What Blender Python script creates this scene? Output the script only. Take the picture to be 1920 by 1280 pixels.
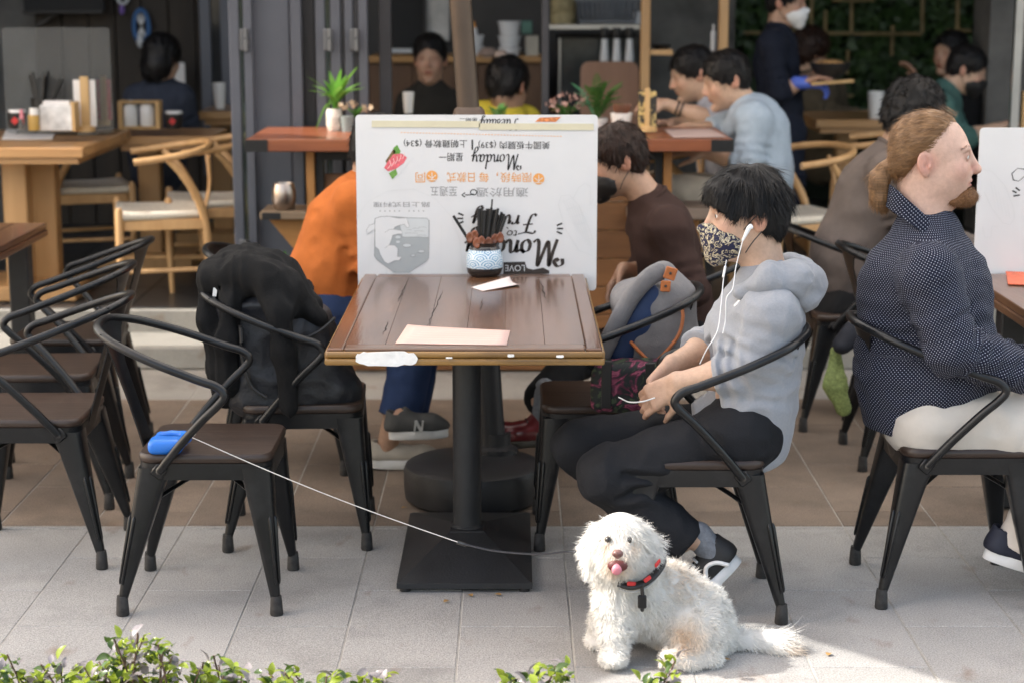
import bpy, bmesh, math, random
import numpy as np
from mathutils import Vector, Matrix

random.seed(7); RNG = np.random.default_rng(11)
SC = bpy.context.scene
COL = SC.collection
for _o in list(bpy.data.objects): bpy.data.objects.remove(_o)

# ------------------------------------------------------------------ camera
F_PX, PITCH, CAM_H = 3440.0, 0.1937, 1.705
cam_d = bpy.data.cameras.new('camera'); cam = bpy.data.objects.new('camera', cam_d); COL.objects.link(cam)
cam.location = (0, 0, CAM_H); cam.rotation_euler = (math.pi/2 - PITCH, 0, 0)
cam_d.sensor_width = 36.0; cam_d.lens = F_PX/1920*36; cam_d.clip_start = 0.1; cam_d.clip_end = 400
cam_d.dof.use_dof = True; cam_d.dof.focus_distance = 4.95; cam_d.dof.aperture_fstop = 2.9
SC.camera = cam
# ------------------------------------------------------------------ world, sun, exposure
SUN_EL, SUN_AZ = math.radians(45), math.radians(268)      # azimuth clockwise from +Y: along the street from the left
W = bpy.data.worlds.new('World'); SC.world = W; W.use_nodes = True
nt = W.node_tree; bg = nt.nodes['Background']; sky = nt.nodes.new('ShaderNodeTexSky')
sky.sky_type = 'NISHITA'; sky.sun_disc = False; sky.sun_elevation = SUN_EL; sky.sun_rotation = SUN_AZ
sky.air_density = 1.0; sky.dust_density = 2.5; sky.ozone_density = 0.6
tint = nt.nodes.new('ShaderNodeMix'); tint.data_type = 'RGBA'; tint.blend_type = 'MULTIPLY'; tint.inputs[0].default_value = 1; tint.inputs[7].default_value = (1.13, 1.0, .85, 1)
nt.links.new(sky.outputs[0], tint.inputs[6]); nt.links.new(tint.outputs[2], bg.inputs[0]); bg.inputs[1].default_value = 0.15
sd = bpy.data.lights.new('sun', 'SUN'); sun = bpy.data.objects.new('sun', sd); COL.objects.link(sun)
sd.energy = 2.0; sd.angle = math.radians(0.6); sd.color = (1, .96, .9)
_sdir = Vector((math.sin(SUN_AZ)*math.cos(SUN_EL), math.cos(SUN_AZ)*math.cos(SUN_EL), math.sin(SUN_EL)))
sun.rotation_euler = _sdir.to_track_quat('Z', 'Y').to_euler(); sun.location = (0, 0, 30)
SC.view_settings.view_transform = 'Standard'; SC.view_settings.look = 'None'
SC.view_settings.exposure = 1.78; SC.view_settings.gamma = 1.0; SC.view_settings.use_curve_mapping = False
SC.cycles.max_bounces = 7; SC.cycles.diffuse_bounces = 4; SC.cycles.transparent_max_bounces = 8; SC.cycles.caustics_reflective = False; SC.cycles.caustics_refractive = False; SC.cycles.use_denoising = True
SC.cycles.sample_clamp_indirect = 6.0

# ------------------------------------------------------------------ surveying: photo pixel (1920x1280) at a known depth or height -> metres
_c, _s = math.cos(PITCH), math.sin(PITCH)
def P(px, py, Y):
    u = (px-960)/F_PX; v = (py-640)/F_PX; t = Y/(_c - v*_s)
    return Vector((u*t, Y, CAM_H + (-_s - v*_c)*t))
def G(px, py, z=0.0):
    u = (px-960)/F_PX; v = (py-640)/F_PX; t = (z-CAM_H)/(-_s - v*_c)
    return Vector((u*t, (_c - v*_s)*t, z))
V = Vector
def PR(p):
    x, y, z = p[0], p[1], p[2]-CAM_H; d = y*_c - z*_s
    return 960+F_PX*x/d, 640+F_PX*(-y*_s - z*_c)/d

# ------------------------------------------------------------------ materials
MATS = {}
def mat(name, col, rough=.6, metal=0., var=.12, vs=6., bump=0., bs=80., spec=.5, stretch=(1,1,1), coat=0., col2=None, ramp=None,
        rnd=0., attr=None, trans=0., sss=0., sheen=0., detail=6., alpha=None, uvattr=None, emit=None):
    if name in MATS: return MATS[name]
    m = bpy.data.materials.new(name); m.use_nodes = True; n = m.node_tree.nodes; L = m.node_tree.links
    b = n['Principled BSDF']; MATS[name] = m
    b.inputs['Roughness'].default_value = rough; b.inputs['Metallic'].default_value = metal
    b.inputs['Specular IOR Level'].default_value = spec
    if coat: b.inputs['Coat Weight'].default_value = coat; b.inputs['Coat Roughness'].default_value = .12
    if trans: b.inputs['Transmission Weight'].default_value = trans
    if sheen: b.inputs['Sheen Weight'].default_value = sheen
    if sss:
        b.inputs['Subsurface Weight'].default_value = sss; b.inputs['Subsurface Radius'].default_value = (.012, .005, .003)
    tc = n.new('ShaderNodeTexCoord'); mp = n.new('ShaderNodeMapping'); mp.inputs['Scale'].default_value = stretch
    L.new(tc.outputs['Object'], mp.inputs[0])
    nz = n.new('ShaderNodeTexNoise'); nz.inputs['Scale'].default_value = vs; nz.inputs['Detail'].default_value = detail
    nz.inputs['Roughness'].default_value = .6
    L.new(mp.outputs[0], nz.inputs['Vector'])
    cr = n.new('ShaderNodeValToRGB'); L.new(nz.outputs['Fac'], cr.inputs[0])
    c = V(col[:3]); hi = col2 if col2 else tuple(min(1, x*(1+var)) for x in c); lo = tuple(x*(1-var) for x in c) if not col2 else tuple(c)
    e = cr.color_ramp.elements; e[0].position = .3; e[1].position = .7
    e[0].color = (*lo, 1); e[1].color = (*hi, 1)
    if ramp:
        e[0].position, e[1].position = ramp
    out = cr.outputs[0]
    if attr:
        at = n.new('ShaderNodeAttribute'); at.attribute_name = attr
        mx = n.new('ShaderNodeMix'); mx.data_type = 'RGBA'; mx.blend_type = 'MULTIPLY'; mx.inputs[0].default_value = 1
        L.new(at.outputs['Color'], mx.inputs[6]); L.new(out, mx.inputs[7]); out = mx.outputs[2]
    if rnd:
        oi = n.new('ShaderNodeObjectInfo'); mr = n.new('ShaderNodeMapRange'); mr.inputs[3].default_value = 1-rnd; mr.inputs[4].default_value = 1+rnd
        L.new(oi.outputs['Random'], mr.inputs[0])
        mx = n.new('ShaderNodeMix'); mx.data_type = 'RGBA'; mx.blend_type = 'MULTIPLY'; mx.inputs[0].default_value = 1
        L.new(out, mx.inputs[6]); L.new(mr.outputs[0], mx.inputs[7]); out = mx.outputs[2]
    L.new(out, b.inputs['Base Color'])
    if bump:
        n2 = n.new('ShaderNodeTexNoise'); n2.inputs['Scale'].default_value = bs; n2.inputs['Detail'].default_value = 4
        L.new(mp.outputs[0], n2.inputs['Vector']); bp = n.new('ShaderNodeBump'); bp.inputs['Strength'].default_value = bump
        bp.inputs['Distance'].default_value = .01
        L.new(n2.outputs['Fac'], bp.inputs['Height']); L.new(bp.outputs[0], b.inputs['Normal'])
    m['_b'] = 1
    return m
def nodes_of(m): return m.node_tree.nodes, m.node_tree.links, m.node_tree.nodes['Principled BSDF']
def wood(name, a, bcol, axis='X', rough=.45, scale=9, bump=.12, coat=0., rnd=.1, spec=.5):
    st = {'X': (.12, 1, 1), 'Y': (1, .12, 1), 'Z': (1, 1, .12)}[axis]
    return mat(name, a, rough, vs=scale*2.4, stretch=st, col2=bcol, ramp=(.28, .72), bump=bump, bs=70, coat=coat, rnd=rnd, detail=9, spec=spec)

# ------------------------------------------------------------------ mesh building
def crom(pts, n=8, closed=False):
    p = [V(q) for q in pts]; out = []
    m = len(p)
    rng = range(m if closed else m-1)
    for i in rng:
        p0 = p[(i-1) % m] if closed or i > 0 else p[0]*2-p[1]
        p1, p2 = p[i], p[(i+1) % m]
        p3 = p[(i+2) % m] if closed or i+2 < m else p[-1]*2-p[-2]
        for k in range(n):
            t = k/n
            out.append(.5*((2*p1)+(p2-p0)*t+(2*p0-5*p1+4*p2-p3)*t*t+(3*p1-p0-3*p2+p3)*t**3))
    if not closed: out.append(p[-1].copy())
    return out
_BOXC = {}
class MB:
    def __init__(s): s.v = []; s.f = []
    def add(s, v, f):
        o = len(s.v); s.v += [tuple(q) for q in v]; s.f += [tuple(i+o for i in q) for q in f]; return s
    def box(s, c, size, rot=None, bev=0., seg=1):
        key = (tuple(round(x, 5) for x in size), round(bev, 5), seg)
        if key not in _BOXC:
            bm = bmesh.new(); bmesh.ops.create_cube(bm, size=1)
            for w in bm.verts: w.co = V((w.co.x*size[0], w.co.y*size[1], w.co.z*size[2]))
            if bev: bmesh.ops.bevel(bm, geom=bm.edges[:], offset=min(bev, min(size)*.45), segments=seg, affect='EDGES', profile=.5)
            bm.verts.index_update()
            _BOXC[key] = ([w.co.copy() for w in bm.verts], [[w.index for w in q.verts] for q in bm.faces]); bm.free()
        vv, ff = _BOXC[key]; R = rot if rot else Matrix.Identity(3); c = V(c)
        return s.add([R @ w + c for w in vv], ff)
    def bar(s, a, b, w, h, bev=0., up=(0, 0, 1)):
        a, b = V(a), V(b); d = b-a; L = d.length; x = d.normalized(); u = V(up)
        if abs(x.dot(u)) > .99: u = V((0, 1, 0))
        y = u.cross(x).normalized(); z = x.cross(y)
        R = Matrix((x, y, z)).transposed()
        return s.box((a+b)/2, (L, w, h), R, bev)
    def tube(s, pts, r, n=10, caps=True, closed=False, flat=1.0):
        pts = [V(p) for p in pts]; m = len(pts); rr = r if isinstance(r, (list, tuple, np.ndarray)) else [r]*m
        rings = []; prev = None
        for i, p in enumerate(pts):
            if closed: t = (pts[(i+1) % m]-pts[i-1])
            else: t = pts[min(i+1, m-1)]-pts[max(i-1, 0)]
            t = t.normalized() if t.length > 1e-9 else V((0, 0, 1))
            if prev is None:
                u = V((0, 0, 1)) if abs(t.z) < .9 else V((1, 0, 0))
            else: u = prev
            u = (u - t*u.dot(t)).normalized(); prev = u; w = t.cross(u)
            rings.append([p + (u*math.cos(2*math.pi*k/n)*flat + w*math.sin(2*math.pi*k/n))*rr[i] for k in range(n)])
        return s.loft(rings, caps and not closed, closed)
    def loft(s, rings, caps=True, closed=False):
        n = len(rings[0]); m = len(rings); v = [q for r in rings for q in r]; f = []
        for i in range(m if closed else m-1):
            j = (i+1) % m
            for k in range(n):
                l = (k+1) % n
                f.append((i*n+k, i*n+l, j*n+l, j*n+k))
        if caps: f.append(tuple(range(n))[::-1]); f.append(tuple((m-1)*n+k for k in range(n)))
        return s.add(v, f)
    def lathe(s, prof, c=(0, 0, 0), n=24, axis=None):
        c = V(c); rings = []
        R = V((0, 0, 1)).rotation_difference(V(axis).normalized()).to_matrix() if axis else Matrix.Identity(3)
        for r, z in prof:
            rings.append([c + R @ V((r*math.cos(2*math.pi*k/n), r*math.sin(2*math.pi*k/n), z)) for k in range(n)])
        return s.loft(rings, True)
    def prism(s, poly, o, ux, uy, depth):
        """outline poly (2-D) placed at o with axes ux, uy, thickness depth along ux x uy"""
        o, ux, uy = V(o), V(ux), V(uy); nn = ux.cross(uy).normalized()*depth; k = len(poly)
        a = [o+ux*p[0]+uy*p[1] for p in poly]; b = [q+nn for q in a]
        f = [tuple(range(k))[::-1], tuple(range(k, 2*k))] + [(i, (i+1) % k, k+(i+1) % k, k+i) for i in range(k)]
        return s.add(a+b, f)
    def rrect(s, c, sx, sy, z0, z1, r, n=5, inset=0., hollow=0.):
        """rounded rectangle slab"""
        def ring(z, g):
            out = []
            for qx, qy, a0 in ((1, 1, 0), (-1, 1, 90), (-1, -1, 180), (1, -1, 270)):
                for k in range(n+1):
                    a = math.radians(a0+90*k/n)
                    out.append(V((c[0]+qx*(sx/2-r)+math.cos(a)*(r-g), c[1]+qy*(sy/2-r)+math.sin(a)*(r-g), z)))
            return out
        rings = [ring(z0, inset), ring(z0+inset, 0), ring(z1-inset, 0), ring(z1, inset)] if inset else [ring(z0, 0), ring(z1, 0)]
        if hollow:
            rings += [ring(z1, hollow), ring(z0, hollow)]
            return s.loft(rings, False, True)
        return s.loft(rings, True)
    def build(s, name, m, parent=None, smooth=40, world=True):
        return link_mesh(name, s.v, s.f, m, parent, smooth, world)
ROOTLOC = {}
def link_mesh(name, v, f, m, parent=None, smooth=40, world=True):
    me = bpy.data.meshes.new(name); me.from_pydata([tuple(q) for q in v] if not isinstance(v, np.ndarray) else v.tolist(), [], f if not isinstance(f, np.ndarray) else f.tolist())
    if m: me.materials.append(m)
    if smooth:
        me.polygons.foreach_set('use_smooth', [True]*len(me.polygons))
        if smooth < 180: me.set_sharp_from_angle(angle=math.radians(smooth))
    me.update()
    return place(name, me, parent, world)
def place(name, me, parent=None, world=True):
    o = bpy.data.objects.new(name, me); COL.objects.link(o)
    if parent:
        o.parent = parent
        if world and parent.name in ROOTLOC: o.matrix_parent_inverse = ROOTLOC[parent.name].inverted()
    return o
def tag(o, label, cat=None, group=None, kind=None):
    if label: o['label'] = label
    if cat: o['category'] = cat
    if group: o['group'] = group
    if kind: o['kind'] = kind
    return o
def thing(name, label, cat, loc=(0, 0, 0), rz=0., group=None):
    o = bpy.data.objects.new(name, None); COL.objects.link(o); o.location = loc; o.rotation_euler = (0, 0, rz)
    o.empty_display_size = .1
    ROOTLOC[o.name] = Matrix.Translation(V(loc)) @ Matrix.Rotation(rz, 4, 'Z')
    return tag(o, label, cat, group)
def kids(o): return [c for c in bpy.data.objects if c.parent == o]
_KIDS = {}
def dup(root, loc, rz, label, group=None):
    if root.name not in _KIDS:
        _KIDS[root.name] = [(c, kids(c)) for c in kids(root)]
    r = root.copy(); COL.objects.link(r); r.location = loc; r.rotation_euler = (0, 0, rz); r['label'] = label
    if group: r['group'] = group
    for c, gs in _KIDS[root.name]:
        d = c.copy(); COL.objects.link(d); d.parent = r
        for g in gs:
            e = g.copy(); COL.objects.link(e); e.parent = d
    return r

# ------------------------------------------------------------------ soft shapes: smooth unions on a grid, skinned with surface nets
def vnoise(X, Y, Z, seed=0):
    xi, yi, zi = np.floor(X).astype(np.int64), np.floor(Y).astype(np.int64), np.floor(Z).astype(np.int64)
    fx, fy, fz = X-xi, Y-yi, Z-zi
    fx, fy, fz = fx*fx*(3-2*fx), fy*fy*(3-2*fy), fz*fz*(3-2*fz)
    def h(a, b, c):
        n = (a*374761393 + b*668265263 + c*2147483647*3 + seed*974711) & 0xffffffff
        n = ((n ^ (n >> 13))*1274126177) & 0xffffffff
        return ((n ^ (n >> 16)) & 0xffff)/32767.5-1
    r = 0
    for a in (0, 1):
        for b in (0, 1):
            for c in (0, 1):
                r = r + h(xi+a, yi+b, zi+c)*(fx if a else 1-fx)*(fy if b else 1-fy)*(fz if c else 1-fz)
    return r
class Field:
    def __init__(s, lo, hi, h):
        s.lo = np.array(lo, float); s.h = h; s.n = np.ceil((np.array(hi)-s.lo)/h).astype(int)+1
        s.F = np.full(tuple(s.n), 9.0, np.float32)
    def sub(s, lo, hi):
        a = np.clip(np.floor((np.array(lo)-s.lo)/s.h).astype(int), 0, s.n); b = np.clip(np.ceil((np.array(hi)-s.lo)/s.h).astype(int)+1, 0, s.n)
        sl = tuple(slice(i, j) for i, j in zip(a, b))
        ax = [(s.lo[i]+s.h*np.arange(a[i], b[i])).astype(np.float32) for i in range(3)]
        return sl, ax[0][:, None, None], ax[1][None, :, None], ax[2][None, None, :]
    def mix(s, sl, d, k, op):
        A = s.F[sl]
        if A.size == 0: return
        if op == 'u':
            h = np.clip(.5+.5*(A-d)/k, 0, 1); s.F[sl] = A+(d-A)*h - k*h*(1-h)
        elif op == 's':
            h = np.clip(.5-.5*(A+d)/k, 0, 1); s.F[sl] = A+(-d-A)*h + k*h*(1-h)
        else:
            h = np.clip(.5-.5*(d-A)/k, 0, 1); s.F[sl] = d+(A-d)*h + k*h*(1-h)
    def cone(s, a, b, ra, rb, k=.02, flat=None, op='u'):
        a, b = np.array(a, float), np.array(b, float); m = max(ra, rb)*(max(1, flat[1]) if flat else 1)+k+3*s.h
        sl, X, Y, Z = s.sub(np.minimum(a, b)-m, np.maximum(a, b)+m)
        if flat:   # (axis, scale): squeezed along axis
            ax = np.array(flat[0], float); ax = ax/np.linalg.norm(ax); q = 1/flat[1]-1
            o = (a+b)/2; t = (X-o[0])*ax[0]+(Y-o[1])*ax[1]+(Z-o[2])*ax[2]
            X = X+q*t*ax[0]; Y = Y+q*t*ax[1]; Z = Z+q*t*ax[2]
            for w in (0, 1):
                e = a if w == 0 else b; tt = np.dot(e-o, ax)
                if w == 0: a = a+q*tt*ax
                else: b = b+q*tt*ax
        ba = b-a; l2 = max(ba@ba, 1e-12); rr = ra-rb; a2 = max(l2-rr*rr, 1e-12); il2 = 1/l2
        px, py, pz = X-a[0], Y-a[1], Z-a[2]
        y = px*ba[0]+py*ba[1]+pz*ba[2]; z = y-l2
        x2 = (px*l2-ba[0]*y)**2+(py*l2-ba[1]*y)**2+(pz*l2-ba[2]*y)**2
        y2 = y*y*l2; z2 = z*z*l2; kk = np.sign(rr)*rr*rr*x2
        d1 = np.sqrt(x2+z2)*il2-rb; d2 = np.sqrt(x2+y2)*il2-ra; d3 = (np.sqrt(x2*a2*il2)+y*rr)*il2-ra
        d = np.where(np.sign(z)*a2*z2 > kk, d1, np.where(np.sign(y)*a2*y2 < kk, d2, d3))
        if flat and flat[1] < 1: d = d*(.5+.5*flat[1])
        s.mix(sl, d.astype(np.float32), k, op); return s
    def path(s, pts, rs, k=.02, flat=None):
        for i in range(len(pts)-1): s.cone(pts[i], pts[i+1], rs[i], rs[i+1], k, flat)
        return s
    def ell(s, c, r, R=None, k=.02, op='u'):
        c = np.array(c, float); r = np.array(r, float); m = max(r)+k+3*s.h
        sl, X, Y, Z = s.sub(c-m, c+m); px, py, pz = X-c[0], Y-c[1], Z-c[2]
        if R is not None:
            R = np.array(R); px, py, pz = R[0, 0]*px+R[1, 0]*py+R[2, 0]*pz, R[0, 1]*px+R[1, 1]*py+R[2, 1]*pz, R[0, 2]*px+R[1, 2]*py+R[2, 2]*pz
        k0 = np.sqrt((px/r[0])**2+(py/r[1])**2+(pz/r[2])**2); k1 = np.sqrt((px/r[0]**2)**2+(py/r[1]**2)**2+(pz/r[2]**2)**2)+1e-9
        s.mix(sl, (k0*(k0-1)/k1).astype(np.float32), k, op); return s
    def box(s, c, hs, rad, R=None, k=.02, op='u'):
        c = np.array(c, float); hs = np.array(hs, float); m = np.linalg.norm(hs)+k+3*s.h
        sl, X, Y, Z = s.sub(c-m, c+m); px, py, pz = X-c[0]+0*Y+0*Z, Y-c[1]+0*X+0*Z, Z-c[2]+0*X+0*Y
        if R is not None:
            R = np.array(R); px, py, pz = R[0, 0]*px+R[1, 0]*py+R[2, 0]*pz, R[0, 1]*px+R[1, 1]*py+R[2, 1]*pz, R[0, 2]*px+R[1, 2]*py+R[2, 2]*pz
        q = [np.abs(p)-(h-rad) for p, h in zip((px, py, pz), hs)]
        d = np.sqrt(sum(np.maximum(t, 0)**2 for t in q))+np.minimum(np.maximum(np.maximum(q[0], q[1]), q[2]), 0)-rad
        s.mix(sl, d.astype(np.float32), k, op); return s
    def cut(s, o, n, k=.005):
        """keep the side opposite to n"""
        o = np.array(o, float); n = np.array(n, float); n = n/np.linalg.norm(n)
        sl, X, Y, Z = s.sub(s.lo, s.lo+s.h*s.n)
        s.mix(sl, ((X-o[0])*n[0]+(Y-o[1])*n[1]+(Z-o[2])*n[2]).astype(np.float32), k, 'i'); return s
    def trim(s, q, d, R=.12, L=.2, k=.004):
        """remove a flat-ended cylinder that starts at q and runs along d"""
        q = np.array(q, float); d = np.array(d, float); d = d/np.linalg.norm(d); e = q+d*L
        sl, X, Y, Z = s.sub(np.minimum(q, e)-R, np.maximum(q, e)+R)
        px, py, pz = X-q[0], Y-q[1], Z-q[2]; t = px*d[0]+py*d[1]+pz*d[2]
        r = np.sqrt(np.maximum(px*px+py*py+pz*pz-t*t, 0)); dd = np.maximum(np.maximum(-t, t-L), r-R)
        s.mix(sl, dd.astype(np.float32), k, 's'); return s
    def wrinkle(s, amp, freq, seed=0, ridged=True, at=None, rad=.2):
        sl, X, Y, Z = s.sub(s.lo, s.lo+s.h*s.n)
        near = np.abs(s.F) < amp*2+2*s.h
        I = np.nonzero(near); x = s.lo[0]+I[0]*s.h; y = s.lo[1]+I[1]*s.h; z = s.lo[2]+I[2]*s.h
        if not isinstance(freq, (tuple, list)): freq = (freq,)*3
        wx = vnoise(x*5, y*5, z*5, seed+5)*.5
        n = vnoise(x*freq[0]+wx, y*freq[1]+wx, z*freq[2]+wx, seed)
        if ridged: n = 1-2*np.abs(n)
        w = 1.0
        if at is not None: w = np.exp(-((x-at[0])**2+(y-at[1])**2+(z-at[2])**2)/(rad*rad))
        s.F[near] -= (amp*n*w).astype(np.float32); return s
    def folds(s, a, b, amp, wl, rad=.09, seed=0):
        """fold rings crossing the limb from a to b"""
        a, b = np.array(a, float), np.array(b, float); L = np.linalg.norm(b-a); d = (b-a)/L
        near = np.abs(s.F) < amp*2+2*s.h
        I = np.nonzero(near); p = np.stack([s.lo[i]+I[i]*s.h for i in range(3)], 1)-a
        t = p@d; r = np.linalg.norm(p-t[:, None]*d, axis=1)
        w = np.clip(np.minimum(t, L-t)/(.25*L)+.3, 0, 1)*(r < rad)
        n1 = vnoise((p[:, 0]+a[0])*14, (p[:, 1]+a[1])*14, (p[:, 2]+a[2])*14, seed)
        q = np.sin(2*math.pi*(t/wl+.45*n1))
        s.F[near] -= (amp*w*q*(.55+.45*vnoise((p[:, 0]+a[0])*9, (p[:, 1]+a[1])*9, (p[:, 2]+a[2])*9, seed+3))).astype(np.float32); return s
    def mesh(s):
        F = s.F; I = F < 0; n = s.n
        c = [I[i:n[0]-1+i, j:n[1]-1+j, k:n[2]-1+k] for i in (0, 1) for j in (0, 1) for k in (0, 1)]
        tot = sum(q.astype(np.int8) for q in c); act = (tot > 0) & (tot < 8)
        ci, cj, ck = np.nonzero(act); N = len(ci)
        if N == 0: return np.zeros((0, 3)), np.zeros((0, 4), int)
        idx = np.full(act.shape, -1, np.int64); idx[ci, cj, ck] = np.arange(N)
        off = [(i, j, k) for i in (0, 1) for j in (0, 1) for k in (0, 1)]
        val = np.stack([F[ci+o[0], cj+o[1], ck+o[2]] for o in off], 1)
        acc = np.zeros((N, 3)); cnt = np.zeros(N)
        for a in range(8):
            for b in range(a+1, 8):
                if sum(abs(x-y) for x, y in zip(off[a], off[b])) != 1: continue
                va, vb = val[:, a], val[:, b]; m = (va < 0) != (vb < 0); t = np.where(m, va/np.where(m, va-vb, 1), 0)
                pa, pb = np.array(off[a], float), np.array(off[b], float)
                acc += np.where(m[:, None], pa+(pb-pa)*t[:, None], 0); cnt += m
        v = s.lo+s.h*(np.stack([ci, cj, ck], 1)+acc/cnt[:, None])
        faces = []
        for ax in range(3):
            o = [0, 0, 0]; o[ax] = 1
            A = I[:n[0]-o[0], :n[1]-o[1], :n[2]-o[2]]; B = I[o[0]:, o[1]:, o[2]:]
            e = np.nonzero(A != B); e = [q for q in e]
            u, w = [(1, 2), (2, 0), (0, 1)][ax]
            ok = (e[u] > 0) & (e[w] > 0) & (e[u] < n[u]-1) & (e[w] < n[w]-1); e = [q[ok] for q in e]
            flip = ~A[e[0], e[1], e[2]]
            def cell(du, dw):
                q = [x.copy() for x in e]; q[u] -= du; q[w] -= dw; return idx[q[0], q[1], q[2]]
            f = np.stack([cell(1, 1), cell(0, 1), cell(0, 0), cell(1, 0)], 1)
            f[flip] = f[flip][:, ::-1]; faces.append(f)
        return v, np.concatenate(faces)
def relax(v, f, it=1, lam=.5):
    n = len(v)
    for _ in range(it):
        acc = np.zeros_like(v); cnt = np.zeros(n)
        for a, b in ((0, 1), (1, 2), (2, 3), (3, 0)):
            np.add.at(acc, f[:, a], v[f[:, b]]); np.add.at(acc, f[:, b], v[f[:, a]])
            np.add.at(cnt, f[:, a], 1); np.add.at(cnt, f[:, b], 1)
        v = v+(acc/np.maximum(cnt, 1)[:, None]-v)*lam
    return v
def soft(name, fields, m, parent=None, xf=None, it=1, paint=None, base=(1, 1, 1)):
    """one smooth mesh from one or more fields; paint = [(centre, radius, colour)] tints a colour attribute"""
    vs, fs, o = [], [], 0
    for q in (fields if isinstance(fields, list) else [fields]):
        v, f = q.mesh() if isinstance(q, Field) else q
        if isinstance(q, Field): v = relax(v, f, it)
        vs.append(v); fs.append(f+o); o += len(v)
    v, f = np.concatenate(vs), np.concatenate(fs)
    cols = None
    if paint is not None:
        cols = np.ones((len(v), 4)); cols[:, :3] = base
        for c, r, cc in paint:
            d = v-np.array(c, float)
            if isinstance(r, (tuple, list)): d = d/np.array(r); rr = 1.0
            else: rr = r
            w = np.clip(1.4-np.linalg.norm(d, axis=1)/rr, 0, 1)[:, None]; w = w*w*(3-2*w)
            cols[:, :3] = cols[:, :3]*(1-w)+np.array(cc)*w
    if xf is not None:
        M4 = np.array(xf); v = v@M4[:3, :3].T+M4[:3, 3]
    ob = link_mesh(name, v, f, m, parent, 180)
    if cols is not None:
        a = ob.data.color_attributes.new('Col', 'FLOAT_COLOR', 'POINT'); a.data.foreach_set('color', cols.ravel().astype(np.float32))
    return ob
def sample_surface(v, f, n, seed=0, keep=None):
    rng = np.random.default_rng(seed)
    a, b, c, d = (v[f[:, i]] for i in range(4))
    nr = np.cross(c-a, d-b); ar = np.linalg.norm(nr, axis=1)+1e-12
    ctr = (a+b+c+d)/4; w = ar.copy()
    if keep is not None: w = w*keep(ctr)
    i = rng.choice(len(f), n, p=w/w.sum()); s, t = rng.random((n, 1)), rng.random((n, 1))
    p = (a[i]*(1-s)+b[i]*s)*(1-t)+(d[i]*(1-s)+c[i]*s)*t
    return p, nr[i]/ar[i][:, None]
def strands(p, nr, direc, length, width, seg=3, lift=.3, curl=.25, droop=0., seed=0, cols=None):
    """ribbon hairs: returns verts, faces; direc (n,3) flow, normal lift"""
    rng = np.random.default_rng(seed); n = len(p)
    d = direc+nr*lift+rng.normal(0, .12, (n, 3)); d /= np.linalg.norm(d, axis=1)[:, None]+1e-9
    side = np.cross(d, nr); side /= np.linalg.norm(side, axis=1)[:, None]+1e-9
    # turn ribbons so that they are not all coplanar with the skin
    ang = rng.uniform(-.6, .6, n)[:, None]; side = side*np.cos(ang)+nr*np.sin(ang)
    L = length if isinstance(length, np.ndarray) else np.full(n, length); L = (L*rng.uniform(.65, 1.15, n))[:, None]
    cv = rng.normal(0, curl, (n, 3)); pos = p.copy(); dd = d.copy(); rows = []
    for k in range(seg+1):
        w = width*(1-.93*(k/seg)**1.5)
        rows.append(pos-side*w/2); rows.append(pos+side*w/2)
        dd = dd+cv/seg+np.array([0, 0, -droop/seg]); dd /= np.linalg.norm(dd, axis=1)[:, None]+1e-9
        pos = pos+dd*L/seg
    m = 2*(seg+1); v = np.stack(rows, 1).reshape(-1, 3); base = np.arange(n)[:, None]*m
    f = np.concatenate([np.concatenate([base+2*k, base+2*k+1, base+2*k+3, base+2*k+2], 1) for k in range(seg)])
    return v, f
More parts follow.
